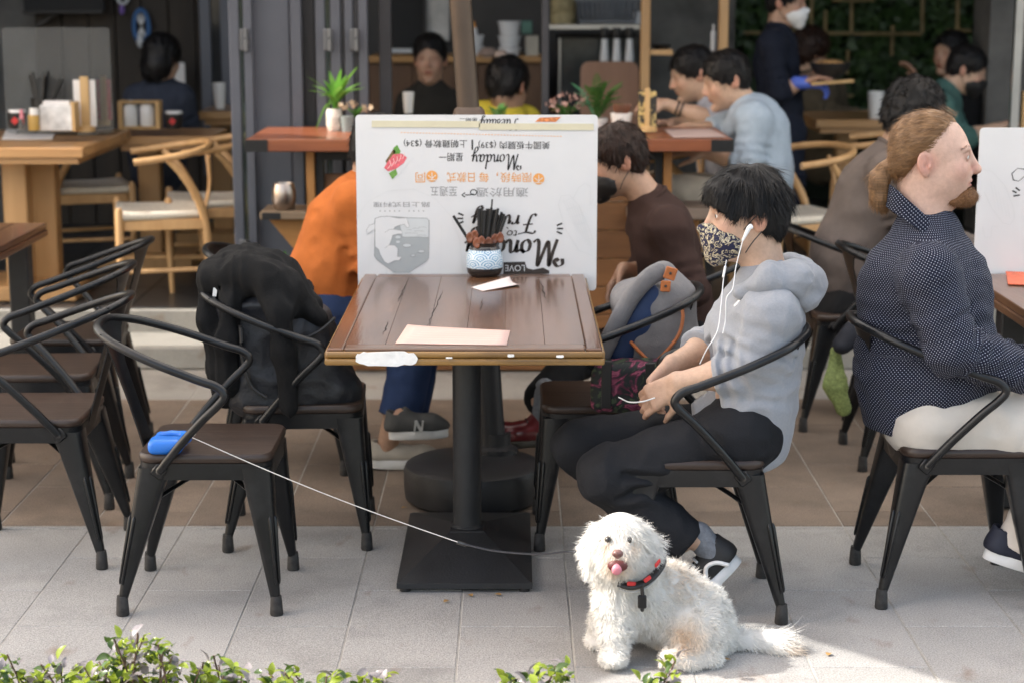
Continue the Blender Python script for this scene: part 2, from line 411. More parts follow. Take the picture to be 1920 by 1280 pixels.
# ================================================================== the setting
def speckle(m, amt=.35, scale=420):
    n, L, b = nodes_of(m); src = b.inputs['Base Color'].links[0].from_socket
    v = n.new('ShaderNodeTexNoise'); v.inputs['Scale'].default_value = scale; v.inputs['Detail'].default_value = 2
    tc = n.new('ShaderNodeTexCoord'); g = n.new('ShaderNodeNewGeometry'); L.new(g.outputs['Position'], v.inputs['Vector'])
    r = n.new('ShaderNodeMapRange'); r.inputs[1].default_value = .3; r.inputs[2].default_value = .7; r.inputs[3].default_value = 1-amt; r.inputs[4].default_value = 1+amt
    L.new(v.outputs['Fac'], r.inputs[0]); mx = n.new('ShaderNodeMix'); mx.data_type = 'RGBA'; mx.blend_type = 'MULTIPLY'; mx.inputs[0].default_value = 1
    L.new(src, mx.inputs[6]); L.new(r.outputs[0], mx.inputs[7])
    # stains with shapes of their own
    s = n.new('ShaderNodeTexNoise'); s.inputs['Scale'].default_value = 3.1; s.inputs['Detail'].default_value = 7; s.inputs['Roughness'].default_value = .65
    L.new(g.outputs['Position'], s.inputs['Vector']); r2 = n.new('ShaderNodeMapRange')
    r2.inputs[1].default_value = .5; r2.inputs[2].default_value = .72; r2.inputs[3].default_value = 1; r2.inputs[4].default_value = .72
    L.new(s.outputs['Fac'], r2.inputs[0]); m3 = n.new('ShaderNodeMix'); m3.data_type = 'RGBA'; m3.blend_type = 'MULTIPLY'; m3.inputs[0].default_value = 1
    L.new(mx.outputs[2], m3.inputs[6]); L.new(r2.outputs[0], m3.inputs[7])
    # rust-brown drips
    q = n.new('ShaderNodeTexNoise'); q.inputs['Scale'].default_value = 9; q.inputs['Detail'].default_value = 8
    mp = n.new('ShaderNodeMapping'); mp.inputs['Scale'].default_value = (1, .5, 1); mp.inputs['Location'].default_value = (4, 2, 0)
    L.new(g.outputs['Position'], mp.inputs[0]); L.new(mp.outputs[0], q.inputs['Vector'])
    r3 = n.new('ShaderNodeMapRange'); r3.inputs[1].default_value = .63; r3.inputs[2].default_value = .76; r3.inputs[4].default_value = .55
    L.new(q.outputs['Fac'], r3.inputs[0]); m4 = n.new('ShaderNodeMix'); m4.data_type = 'RGBA'
    L.new(r3.outputs[0], m4.inputs[0]); L.new(m3.outputs[2], m4.inputs[6]); m4.inputs[7].default_value = (.16, .09, .045, 1)
    L.new(m4.outputs[2], b.inputs['Base Color']); return m
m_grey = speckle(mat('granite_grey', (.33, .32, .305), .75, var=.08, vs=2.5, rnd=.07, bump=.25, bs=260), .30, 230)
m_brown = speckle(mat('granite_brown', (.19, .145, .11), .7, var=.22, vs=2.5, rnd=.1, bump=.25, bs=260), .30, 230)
m_pale = speckle(mat('stone_pale', (.30, .285, .26), .75, var=.1, vs=3, rnd=.05, bump=.25, bs=200), .2, 300)
m_grout = mat('grout', (.34, .325, .295), .9, var=.25, vs=9)
m_asph = mat('asphalt', (.09, .09, .09), .85, var=.3, vs=30, bump=.3, bs=300)
m_soil = mat('soil', (.05, .035, .02), .95, var=.4, vs=30, bump=.6, bs=60)

tag(MB().add([(-60, -60, -.16), (60, -60, -.16), (60, 30, -.16), (-60, 30, -.16)], [(0, 1, 2, 3)]).build('road', m_asph, None, 0), None, kind='structure')
pav = tag(MB().box((0, 6.13, -.0775), (14, 3.72, .15)).build('pavement', m_grout, None, 0), None, kind='structure')
LX0, TW = -.141, .30
def tiles(name, m, y0, y1, off0, pw, row, xr=(-9, 10)):
    cache = {}
    for k in range(*xr):
        x0 = LX0+pw*k; o = off0+(row/2 if k % 2 else 0); ys = [y0]
        q = y0-((y0-o) % row)+row
        while q < y1-.03:
            if q > y0+.03: ys.append(q)
            q += row
        ys.append(y1)
        for a, b in zip(ys, ys[1:]):
            key = round(b-a, 3)
            if key not in cache:
                cache[key] = MB().box((0, 0, -.012), (pw-.0042, b-a-.0042, .03), bev=.0018).build(name, m, pav, 30, False)
                o_ = cache[key]
            else:
                o_ = place(name, cache[key].data, pav, False)
            dz = random.uniform(-.0012, .0008)
            o_.location = (x0+pw/2, (a+b)/2, -.003+dz)
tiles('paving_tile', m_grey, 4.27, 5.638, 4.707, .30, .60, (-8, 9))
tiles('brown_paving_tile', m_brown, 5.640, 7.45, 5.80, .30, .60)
tiles('kerb_slab', m_pale, 7.452, 8.05, 7.452, .60, 5.0, (-6, 7))
# planting strip where the hedge grows
tag(MB().box((0, 3.93, -.08), (14, .5, .15)).build('planting_bed', m_soil, None, 0), None, kind='structure')
bk = MB().box((0, 4.225, -.06), (14, .085, .12), bev=.008).build('kerb', m_pale, None, 30); tag(bk, None, kind='structure')
tag(MB().box((0, 2.9, -.09), (14, 1.5, .14)).build('footpath', m_grey, None, 0), None, kind='structure')

# steps and raised floor
m_step = speckle(mat('step_stone', (.27, .26, .235), .6, var=.12, vs=3, bump=.15, bs=150), .12, 200)
m_dfloor = mat('dark_floor_tile', (.045, .047, .05), .32, var=.35, vs=4, rnd=.2, bump=.05, bs=80)
tag(MB().box((-2.2, 8.23, .049), (6.0, .355, .1), bev=.006).build('lower_step', m_step, None, 30), None, kind='structure')
tag(MB().box((2.9, 8.23, .049), (4.0, .355, .1), bev=.006).build('lower_step', m_step, None, 30), None, kind='structure')
fl = MB().box((0, 12.2, .1), (13.5, 7.58, .196)).build('floor', mat('screed', (.05, .05, .05), .8), None, 0); tag(fl, None, kind='structure')
tag(MB().box((0, 8.422, .1), (13.5, .04, .208), bev=.004).build('floor_nosing', m_step, None, 30), None, kind='structure')
ft = None
for i in range(-9, 9):
    for j in range(8):
        if ft is None:
            ft = MB().box((0, 0, 0), (.595, .595, .012), bev=.002).build('floor_tile', m_dfloor, fl, 30, False); o_ = ft
        else: o_ = place('floor_tile', ft.data, fl, False)
        o_.location = (.3+.6*i, 8.76+.6*j, .197)
# room shell
m_dwall = mat('dark_wall', (.05, .045, .04), .8, var=.25, vs=3, bump=.2, bs=40)
m_conc = mat('concrete', (.13, .127, .12), .85, var=.3, vs=4, bump=.3, bs=30)
m_ceil = mat('ceiling_paint', (.25, .24, .22), .8, var=.1)
def struct(name, mb, m): return tag(mb.build(name, m, None, 0), None, kind='structure')
struct('wall_left', MB().box((-4.3, 12.1, 1.8), (.2, 7.3, 3.4)), m_dwall)
struct('wall_right', MB().box((5.4, 12.1, 1.8), (.2, 7.3, 3.4)), m_conc)
struct('wall_back', MB().box((.5, 14.6, 1.8), (10, .2, 3.4)), m_dwall)
struct('ceiling', MB().box((.5, 11.8, 3.55), (10.2, 6.6, .12)), m_ceil)
struct('sun_block_slab', MB().box((1.7, 8.17, 3.548), (7.8, .64, .115)), m_ceil)  # unseen slab, added to keep direct sun off the people at the counter
# concrete back wall at the left room and the timber-clad return wall
struct('wall_left_room', MB().box((-3.55, 11.6, 1.7), (1.35, .12, 3.0)), m_conc)
m_clad = wood('dark_cladding', (.020, .015, .011), (.042, .031, .022), 'Z', .7, 6)
cw = thing('wall_cladding', 'dark brown vertical plank cladding behind the person in slate blue', 'wall cladding', (-2.4, 11.5, .2))
for i in range(9):
    MB().box((-2.86+.165*i, 11.5, 1.7), (.158, .05, 3.0), bev=.004).build('plank', m_clad, cw, 30)

# ------------------------------------------------------------------ parasols: canopies above the frame shade the terrace
m_canvas = mat('canvas', (.42, .38, .32), .85, var=.06)
_n, _L, _b = nodes_of(m_canvas); _t = _n.new('ShaderNodeBsdfTranslucent'); _t.inputs[0].default_value = (.90, .89, .86, 1)
_mx = _n.new('ShaderNodeMixShader'); _mx.inputs[0].default_value = .92; _o = [q for q in _n if q.type == 'OUTPUT_MATERIAL'][0]
_L.new(_b.outputs[0], _mx.inputs[1]); _L.new(_t.outputs[0], _mx.inputs[2]); _L.new(_mx.outputs[0], _o.inputs[0])
m_ppole = mat('pole_bronze', (.085, .062, .048), .38, metal=.55, var=.12)
m_rubber = mat('black_rubber', (.014, .014, .016), .5, var=.3, vs=7, bump=.1, bs=90)
def parasol(x, y, label, seen, rad, lean=(0, 0), base=True):
    t = thing('parasol', label, 'parasol', (x, y, 0), 0, 'parasols over the terrace')
    z0, z1 = 2.42, 3.0; top = V((x+lean[0]*z1, y+lean[1]*z1, z1))
    rim = [V((x+lean[0]*z0+rad*math.cos(math.radians(22.5+45*k)), y+lean[1]*z0+rad*math.sin(math.radians(22.5+45*k)), z0)) for k in range(8)]
    MB().add([top]+rim+[r-V((0, 0, .18)) for r in rim], [(0, 1+k, 1+(k+1) % 8) for k in range(8)]+[(1+k, 9+k, 9+(k+1) % 8, 1+(k+1) % 8) for k in range(8)]).build('canopy', m_canvas, t, 0)
    for k in range(8): MB().bar(top-V((0, 0, .03)), rim[k]-V((0, 0, .02)), .02, .03).build('rib', m_ppole, t, 30)
    f = lambda z: (x+lean[0]*z, y+lean[1]*z, z)
    MB().tube([f(1.27), f(3.0)], .037, 20).build('pole', m_ppole, t)
    if base:
        MB().tube([f(.12), f(1.24)], .045, 20).build('stand_tube', m_rubber, t)
        MB().lathe([(.0, 1.19), (.052, 1.19), (.056, 1.21), (.056, 1.262), (.05, 1.29), (.04, 1.30)], (x+lean[0]*1.25, y+lean[1]*1.25, 0), 24).build('collar', mat('collar_wood', (.07, .042, .028), .5), t)
        MB().lathe([(.0, .0), (.21, .0), (.228, .015), (.232, .05), (.232, .105), (.226, .122), (.21, .13), (.0, .136)], (x-.075, y-.125, .002), 48).build('weight', m_rubber, t)
        MB().lathe([(.0, .12), (.075, .13), (.075, .15), (.05, .16), (.05, .2)], (x, y, .002), 24).build('socket', m_rubber, t)
    return t
_lean = ((-.174+.082)/1.34, 0.)
parasol(-.055, 6.065, 'parasol with bronze pole behind the upside-down menu board, round black weight base', True, 2.12, _lean)
parasol(-3.15, 6.05, 'unseen parasol added for shade over the dark table beyond the left edge of the picture', False, 2.12, (0, 0), False)  # out of view, added to shade the left of the terrace
parasol(3.0, 6.05, 'unseen parasol added for shade over the brown table beyond the right edge of the picture', False, 2.12, (0, 0), False)  # out of view, added as a further shade canopy

# ================================================================== steel armchairs
m_black = mat('black_powdercoat', (.0055, .006, .0072), .31, metal=.0, vs=14, col2=(.018, .019, .021), ramp=(.5, .78), bump=.05, bs=120, spec=.4, detail=10)
m_seat = wood('seat_wood', (.022, .013, .009), (.052, .031, .022), 'X', .42, 6, .1, rnd=.22)
m_foot = mat('rubber_foot', (.03, .028, .027), .7, var=.5, vs=60)
m_bolt = mat('bolt_steel', (.09, .085, .08), .35, metal=.8)
def chair_proto():
    t = thing('steel_armchair', 'x', 'chair', (0, 0, 0), 0, 'black steel armchairs on the terrace')
    SX = .022
    MB().rrect((SX, 0), .368, .368, .424, .449, .05, 6, .006).build('seat', m_seat, t, 45)
    MB().rrect((SX, 0), .362, .362, .378, .424, .05, 6, 0, .004).build('apron', m_black, t, 45)
    proto = {}
    for sx in (-1, 1):
        for sy in (-1, 1):
            top = V((SX+sx*.181, sy*.181, .41)); ft = V((sx*.222, sy*.208, .045)); rings = []
            for q in (0, .12, .3, .55, .8, 1):
                w = .086*(1-q)**1.0+.026*q if q > .1 else .094
                c = top.lerp(ft, q); r = .016*(1-q)+.011*q
                ring = []
                # rounded square with its outer corner on the line top-foot
                for qx, qy, a0 in ((1, 1, 0), (-1, 1, 90), (-1, -1, 180), (1, -1, 270)):
                    for k in range(4):
                        a = math.radians(a0+30*k)
                        lx = -w/2+qx*(w/2-r)+math.cos(a)*r; ly = -w/2+qy*(w/2-r)+math.sin(a)*r
                        ring.append(V((c.x+sx*lx, c.y+sy*ly, c.z)))
                rings.append(ring if sx*sy > 0 else ring[::-1])
            lg = MB().loft(rings).build('leg', m_black, t, 45)
            # pressed groove along each outer face
            for ax in (0, 1):
                g = MB(); pts = []
                for q in (.36, .88):
                    c = top.lerp(ft, q); w = .086*(1-q)+.026*q
                    off = V((-sx*w*.18, sy*.0012, 0)) if ax == 0 else V((sx*.0012, -sy*w*.18, 0))
                    pts.append(c+off)
                g.tube([pts[0].lerp(pts[1], u) for u in (0, .03, .06, .5, .94, .97, 1)], [.001, .0042, .0055, .005, .0045, .0035, .001], 8)
                g.build('groove', m_black, lg, 60)
            c = ft-V((sx*.013, sy*.013, 0))
            MB().lathe([(.0, 0), (.0165, 0), (.0185, .004), (.0165, .04), (.0145, .056), (0, .056)], (c.x+sx*.002, c.y+sy*.002, 0), 14).build('foot', m_foot, t)
    for a in (1, -1):
        MB().tube(crom([(SX-.15, -.15*a, .31), (SX-.06, -.06*a, .352), (SX, 0, .362+.006*a), (SX+.06, .06*a, .352), (SX+.15, .15*a, .31)], 4), .0085, 8, flat=.6).build('brace', m_black, t, 60)
    cp = [(-.098, .188, .405), (-.04, .208, .478), (.03, .228, .556), (.075, .238, .600), (.092, .240, .626), (.072, .239, .650), (.02, .236, .668), (-.10, .222, .712), (-.208, .175, .752), (-.268, .095, .774), (-.284, 0, .780)]
    full = cp+[(x, -y, z) for x, y, z in cp[-2::-1]]
    MB().tube(crom(full, 6), .0118, 12).build('arm_rail', m_black, t, 60)
    for sy in (-1, 1):
        b = MB().box((-.100, sy*.186, .403), (.036, .008, .036), Matrix.Rotation(-.9, 3, 'Y') if True else None, .004).build('bracket', m_black, t, 40)
        MB().lathe([(0, 0), (.0075, 0), (.0065, .005), (.003, .007), (0, .007)], (-.100, sy*.190, .403), 10, (0, sy, 0)).build('bolt', m_bolt, b)
    rows = []
    for q, w in ((0, .062), (.2, .056), (.45, .052), (.7, .058), (.84, .075), (.93, .105), (1, .15)):
        x = -.158-.118*q**1.05; z = .385+.388*q; n = 8
        rows.append([V((x+.010*abs(u)-(0.0 if q < .8 else -.05*(w-.06)*u*u*4), u*w, z)) for u in np.linspace(-1, 1, n)])
    ring = [r+[p+V((-.004, 0, 0)) for p in r[::-1]] for r in rows]
    MB().loft(ring).build('back_splat', m_black, t, 50)
    return t
CH = chair_proto(); _first = [True]
def chair(x, y, deg, label):
    if _first[0]:
        _first[0] = False; CH.location = (x, y, 0); CH.rotation_euler = (0, 0, math.radians(deg)); CH['label'] = label; return CH
    return dup(CH, (x, y, 0), math.radians(deg), label)
chair(-.857, 4.995, 0, 'empty black steel armchair with a blue leash reel on its wooden seat')
chA = CH
chair(-1.425, 5.40, 180, 'nearest of the three empty black armchairs turned to the dark table at left edge')
chair(-1.545, 6.02, 182, 'middle of the three empty black armchairs turned to the dark table at left edge')
chair(-1.60, 6.62, 179, 'farthest of the three empty black armchairs turned to the dark table at left edge')
chair(-.665, 5.575, 3, 'black steel armchair holding the black backpack and jacket')
chair(-.80, 6.45, 0, 'black steel armchair under the person in the orange shirt')
chair(.518, 4.925, 180, 'black steel armchair the person in the grey hoodie sits on')
chair(.295, 5.575, 180, 'black steel armchair holding the grey backpack and flowered bag')
chair(1.235, 5.05, 0, 'black steel armchair under the person in the dotted navy shirt')
chair(.62, 6.50, 182, 'black steel armchair under the person in the brown sweater')
chair(1.32, 7.10, 4, 'black steel armchair under the person in the grey-brown sweater')
chair(1.455, 6.50, 0, 'empty black steel armchair with a green bag hung on its back')

# ================================================================== the dining table
m_top = wood('table_walnut', (.070, .028, .013), (.175, .080, .038), 'Y', .22, 5, .08, coat=.25, rnd=.14, spec=.5)
m_edge = wood('table_edge', (.11, .055, .016), (.34, .185, .045), 'X', .35, 9, .2, coat=.2)
m_white = mat('white_filler', (.78, .77, .75), .6, var=.06, vs=20, bump=.3, bs=60)
TX0, TX1, TY0, TY1, TZ = -.487, .238, 4.722, 5.965, .76
tb = thing('dining_table', 'walnut dining table with chipped front edge beneath the upside-down menu board', 'table', (-.135, 5.34, 0))
tt = MB().box(((TX0+TX1)/2, (TY0+TY1)/2, TZ-.021), (TX1-TX0-.012, TY1-TY0-.012, .02)).build('tabletop', m_edge, tb, 30)
npk = 6; pw = (TX1-TX0-.09)/npk
for i in range(npk):
    x = TX0+.045+pw*(i+.5)
    MB().box((x, (TY0+TY1)/2, TZ-.0105), (pw-.0007, TY1-TY0-.11, .021), bev=.0007).build('plank', m_top, tt, 30)
for yy in (TY0+.0275, TY1-.0275):
    MB().box(((TX0+TX1)/2, yy, TZ-.0102), (TX1-TX0-.092, .0535, .021), bev=.0035).build('end_board', wood('table_end', (.07, .034, .02), (.14, .072, .04), 'X', .3, 5, .1, coat=.3), tt, 30)
for xx in (TX0+.022, TX1-.022):
    MB().box((xx, (TY0+TY1)/2, TZ-.0103), (.0425, TY1-TY0-.002, .021), bev=.004).build('side_board', m_top, tt, 30)
for yy, nm in ((TY0-.001, 1), (TY1+.001, 0)):
    MB().box(((TX0+TX1)/2, yy, TZ-.016), (TX1-TX0+.004, .014, .017), bev=.006, seg=3).build('edge_moulding', m_edge, tt, 40)
    MB().box(((TX0+TX1)/2, yy+(-.003 if nm else .003), TZ-.034), (TX1-TX0+.010, .016, .018), bev=.005, seg=2).build('edge_moulding', m_edge, tt, 40)
for xx in (TX0-.001, TX1+.001):
    MB().box((xx, (TY0+TY1)/2, TZ-.027), (.012, TY1-TY0-.02, .034), bev=.005, seg=2).build('edge_moulding', m_edge, tt, 40)
m_crack = mat('crack_dark', (.012, .006, .004), .8)
for i, ((ax_, ay_), (bx_, by_)) in enumerate((((765, 524), (745, 567)), ((831, 544), (801, 612)), ((728, 602), (718, 628)), ((905, 560), (900, 585)), ((1015, 530), (1022, 560)))):
    a_, b_ = G(ax_, ay_, TZ), G(bx_, by_, TZ); r_ = random.Random(i); L_, R_ = [], []
    for k in range(13):
        u = k/12; p = a_.lerp(b_, u)+V((r_.uniform(-.003, .003), 0, .0004)); w_ = .0022*math.sin(math.pi*u)*r_.uniform(.4, 1.2)+.0002; L_.append(p-V((w_, 0, 0))); R_.append(p+V((w_, 0, 0)))
    MB().add(L_+R_, [(k, 13+k, 14+k, k+1) for k in range(12)]).build('crack', m_crack, tt, 0)
# filler patches on the front edge: irregular scabs 3 mm thick
def patch(cx, w, h, z, seed):
    r = random.Random(seed); pts = []
    for k in range(26):
        a = 2*math.pi*k/26; e = 1+.16*r.uniform(-1, 1)
        ca, sa = math.cos(a), math.sin(a)
        pts.append((w/2*abs(ca)**.5*math.copysign(1, ca)*(1+.04*r.uniform(-1, 1)), h/2*abs(sa)**.6*math.copysign(1, sa)*e))
    MB().prism(pts, (cx, TY0-.0118, z), (1, 0, 0), (0, 0, 1), .004).build('filler_patch', m_white, tt, 30)
q = G(724, 666, .735).x
patch(P(724, 664, 4.71).x, .162, .036, TZ-.024, 1)
for px, w, h, dz, sd_ in ((842, .018, .0035, -.022, 2), (958, .018, .007, -.016, 4), (1050, .020, .006, -.018, 5)):
    patch(P(px, 664, 4.71).x, w, h, TZ+dz, sd_)
m_iron = mat('cast_iron', (.016, .017, .019), .5, var=.3, vs=9, bump=.15, bs=140)
MB().tube([(-.135, 5.34, .06), (-.135, 5.34, .722)], .0425, 32).build('pedestal', m_iron, tb)
MB().box((-.135, 5.34, .733), (.40, .62, .012), bev=.002).build('top_plate', m_iron, tb, 30)
bx, by, hx, hy = -.135, 5.335, .193, .352
base = MB()
def rct(h_x, h_y, z): return [V((bx+sx*h_x, by+sy*h_y, z)) for sx, sy in ((-1, -1), (1, -1), (1, 1), (-1, 1))]
base.loft([rct(hx, hy, .012), rct(hx, hy, .028), rct(hx-.012, hy-.012, .034), rct(.055, .06, .088), rct(.05, .055, .092)])
base.build('base_plate', m_iron, tb, 25)
MB().lathe([(0, .08), (.05, .08), (.05, .094), (.0435, .1), (0, .1)], (-.135, 5.34, 0), 28).build('collar', m_iron, tb)
for sx in (-1, 1):
    for sy in (-1, 1): MB().lathe([(0, 0), (.016, 0), (.016, .013), (0, .013)], (bx+sx*.17, by+sy*.33, 0), 12).build('glide', m_rubber, tb)

# neighbouring tables
def side_table(label, x0, x1, y0, y1, z, m, legs, grp=None):
    t = thing('dark_table', label, 'table', ((x0+x1)/2, (y0+y1)/2, 0), 0, grp)
    k = max(3, int((x1-x0)/.12)); w = (x1-x0)/k
    tp = MB().box(((x0+x1)/2, (y0+y1)/2, z-.032), (x1-x0-.02, y1-y0-.02, .022)).build('tabletop', m, t, 30)
    for i in range(k): MB().box((x0+w*(i+.5), (y0+y1)/2, z-.012), (w-.002, y1-y0, .024), bev=.003).build('plank', m, tp, 30)
    MB().box(((x0+x1)/2, y0+.001, z-.036), (x1-x0, .02, .026), bev=.004).build('edge_moulding', m, tp, 30)
    for xx in (x0+.004, x1-.004): MB().box((xx, (y0+y1)/2, z-.037), (.02, y1-y0-.022, .026), bev=.004).build('edge_moulding', m, tp, 30)
    for lx, ly in legs: MB().box((lx, ly, z/2-.03), (.08, .08, z-.07), bev=.006).build('leg', m_iron, t, 30)
    return t
m_top2 = wood('table_dark', (.06, .024, .013), (.12, .052, .026), 'Y', .25, 5, .1, coat=.4, rnd=.12)
side_table('dark red-brown table cut off by the left edge of the picture', -2.62, -1.855, 6.02, 7.27, .76, m_top2, [(-2.55, 6.1), (-1.95, 6.1), (-2.55, 7.2), (-1.95, 7.2)])
m_top3 = wood('table_brown', (.085, .042, .024), (.16, .085, .05), 'Y', .3, 5, .1, coat=.25, rnd=.12)
side_table('brown table with a red card on it at the right edge of the picture', 1.50, 2.25, 4.9, 5.97, .76, m_top3, [(1.62, 5.86), (1.82, 5.86), (2.17, 5.0)])
side_table('table between the two diners behind the upside-down menu board', -.46, .26, 6.14, 7.3, .76, m_top3, [(-.13, 6.75)])
# ================================================================== upside-down menu board between the two tables
m_board = mat('board_white', (.67, .675, .69), .45, var=.03, vs=4)
m_kraft = mat('board_edge', (.55, .45, .32), .8)
m_tape = mat('masking_tape', (.62, .58, .43), .6, var=.05, vs=20)
m_ink = mat('ink_black', (.022, .02, .02), .6, var=.2, vs=30)
m_ink2 = mat('ink_brown', (.035, .026, .022), .6, var=.5, vs=60)
m_orange = mat('ink_orange', (.80, .36, .09), .6, var=.06)
m_grey1 = mat('print_grey', (.36, .385, .40), .6, var=.03)
m_grey2 = mat('print_pale_grey', (.56, .585, .60), .6, var=.03)
m_grey3 = mat('print_faint', (.62, .63, .64), .6, var=.02)
m_line = mat('print_line', (.30, .30, .31), .6, var=.05)
YB = 5.984
def BP(px, py): p = P(px, py, YB); return p.x, p.z
def flat_poly(mb, pts, y):          # polygon given in the board plane (x, z), facing the street
    k = len(pts); area = sum(pts[i][0]*pts[(i+1) % k][1]-pts[(i+1) % k][0]*pts[i][1] for i in range(k))
    if area < 0: pts = pts[::-1]
    mb.add([(p[0], y, p[1]) for p in pts], [tuple(range(k))])
def ribbon(mb, pts, w, y, nib=None):
    pts = [V((p[0], p[1], 0)) for p in pts]; L, R = [], []
    for i, p in enumerate(pts):
        t = (pts[min(i+1, len(pts)-1)]-pts[max(i-1, 0)])
        if t.length < 1e-9: continue
        t.normalize(); n = V((-t.y, t.x, 0)); ww = w
        if nib: ww = w*(.28+.72*abs(n.dot(V((math.cos(nib), math.sin(nib), 0)))))
        L.append(p+n*ww/2); R.append(p-n*ww/2)
    v = [(q.x, y, q.y) for q in L]+[(q.x, y, q.y) for q in R]; k = len(L)
    mb.add(v, [(i, k+i, k+i+1, i+1) for i in range(k-1)])
_TXT = {}
def text2d(s, shear=0.):
    if (s, shear) in _TXT: return _TXT[s, shear]
    cu = bpy.data.curves.new('t', 'FONT'); cu.body = s; cu.shear = shear; cu.resolution_u = 3
    ob = bpy.data.objects.new('t', cu); COL.objects.link(ob)
    dg = bpy.context.evaluated_depsgraph_get(); me = bpy.data.meshes.new_from_object(ob.evaluated_get(dg))
    v = np.array([w.co[:2] for w in me.vertices]); f = [tuple(p.vertices) for p in me.polygons]
    bpy.data.objects.remove(ob); bpy.data.curves.remove(cu); bpy.data.meshes.remove(me)
    _TXT[s, shear] = (v, f); return v, f
def board_text(s, x0, x1, yc, hpx, m, parent, y=YB-.0012, shear=0., bold=0.):
    """text turned upside down, spanning photo pixels x0..x1 about row yc"""
    v, f = text2d(s, shear)
    if len(v) == 0: return
    lo, hi = v.min(0), v.max(0); ctr = (lo+hi)/2
    (ax, az), (bx_, _) = BP(x0, yc), BP(x1, yc); cx, cz = (ax+bx_)/2, az
    kx = (bx_-ax)/(hi[0]-lo[0]); kz = (hpx/580)/(hi[1]-lo[1])
    w = [(cx-(p[0]-ctr[0])*kx, y, cz-(p[1]-ctr[1])*kz) for p in v]
    return MB().add(w, f).build('lettering', m, parent, 0)
GLY = {  # brush-script strokes, x-height 1
 'M': (2.15, [[(-.55, 1.5), (-.6, 1.95), (-.2, 2.1), (.1, 1.75), (-.05, 1.5), (-.25, 1.7)], [(.05, -.05), (.3, 1.0), (.5, 2.1), (.62, 1.0), (.8, .1), (1.1, 1.0), (1.45, 2.1), (1.5, 1.0), (1.55, .2), (1.75, -.02), (2.0, .2)]]),
 'F': (1.7, [[(0, 1.75), (.2, 2.05), (.9, 1.95), (1.7, 2.15)], [(.95, 2.0), (.8, 1.0), (.6, .1), (.3, -.1), (.1, .1)], [(.35, 1.0), (.8, 1.05), (1.3, 1.1)]]),
 'T': (1.5, [[(-.1, 1.75), (.1, 2.05), (.8, 1.95), (1.6, 2.15)], [(.85, 2.0), (.72, 1.0), (.55, .1), (.25, -.1), (.05, .1)]]),
 'o': (1.0, [[(.55, .98), (.2, .8), (.12, .3), (.4, 0), (.75, .25), (.75, .75), (.5, 1.0), (.7, .85), (1.0, .8)]]),
 'n': (1.15, [[(0, .8), (.15, .95), (.2, .5), (.15, 0)], [(.17, .4), (.4, .9), (.65, .95), (.72, .5), (.75, .15), (.95, 0), (1.15, .25)]]),
 'd': (1.15, [[(.7, .8), (.45, .98), (.15, .7), (.15, .2), (.4, 0), (.65, .3), (.8, 1.2), (.85, 2.0)], [(.8, 1.2), (.72, .4), (.85, .02), (1.15, .25)]]),
 'a': (1.15, [[(.75, .8), (.45, .98), (.15, .7), (.15, .2), (.4, 0), (.65, .3), (.78, .95)], [(.78, .95), (.72, .3), (.88, .02), (1.15, .25)]]),
 'y': (1.1, [[(0, .8), (.15, .95), (.2, .4), (.4, .05), (.65, .3), (.82, .95)], [(.82, .95), (.72, 0), (.55, -.8), (.25, -1.0), (.1, -.7), (.4, -.3), (1.1, .25)]]),
 'r': (.85, [[(0, .8), (.15, .95), (.2, .5), (.15, 0)], [(.17, .4), (.35, .85), (.6, .98), (.75, .8)]]),
 'i': (.55, [[(0, .6), (.18, .95), (.15, .3), (.3, .0), (.55, .25)], [(.22, 1.4), (.26, 1.5)]]),
 'u': (1.15, [[(0, .7), (.15, .95), (.15, .3), (.35, 0), (.6, .25), (.78, .95)], [(.78, .95), (.72, .25), (.88, .02), (1.15, .25)]]),
 'e': (.95, [[(.12, .45), (.5, .6), (.65, .85), (.45, 1.0), (.15, .7), (.15, .25), (.45, 0), (.95, .3)]]),
 's': (.85, [[(0, .2), (.35, .95), (.45, .75), (.65, .3), (.45, 0), (.2, .08), (.5, .1), (.85, .25)]]),
 't': (.7, [[(.3, 1.6), (.28, .8), (.25, .2), (.42, 0), (.7, .25)], [(0, 1.1), (.3, 1.08), (.65, 1.15)]]),
}
def script(word, x0, x1, yc, hpx, m, parent, wid=.16, clip=None):
    """brush lettering upside down: runs from the photo's right (x1) to left (x0); row yc is mid x-height"""
    tot = sum(GLY[c][0] for c in word); (ax, az), (bx_, _) = BP(x0, yc), BP(x1, yc); kx = (bx_-ax)/tot; kz = hpx/580
    mb = MB(); x = 0
    for c in word:
        adv, st = GLY[c]
        for q in st:
            pts = crom([(p[0], p[1], 0) for p in q], 6)
            out = [(bx_-(x+p.x+.12*p.y)*kx, az-(p.y-.5)*kz) for p in pts]
            if clip: out = [(a, min(b, clip)) for a, b in out]
            ribbon(mb, out, wid*min(kz, kx)*1.6, YB-.0012, math.radians(20))
        x += adv
    return mb.build('lettering', m, parent, 0)
(bl, bt), (br, bb) = BP(666, 216), BP(1118, 545)
bd = thing('menu_board', 'white upside-down menu board standing behind the walnut table', 'board', ((bl+br)/2, YB, bb))
def rr2(x0, x1, z0, z1, r, n=5):
    o = []
    for cx, cz, a0 in ((x1-r, z1-r, 0), (x0+r, z1-r, 90), (x0+r, z0+r, 180), (x1-r, z0+r, 270)):
        for k in range(n+1):
            a = math.radians(a0+90*k/n); o.append((cx+r*math.cos(a), cz+r*math.sin(a)))
    return o
MB().prism(rr2(bl, br, bb, bt, .012), (0, YB+.0055, 0), (1, 0, 0), (0, 0, 1), .0055).build('panel', m_board, bd, 30)
MB().prism(rr2(bl+.002, br-.002, bb+.002, bt-.001, .012), (0, YB+.012, 0), (1, 0, 0), (0, 0, 1), .0062).build('backing', m_kraft, bd, 30)
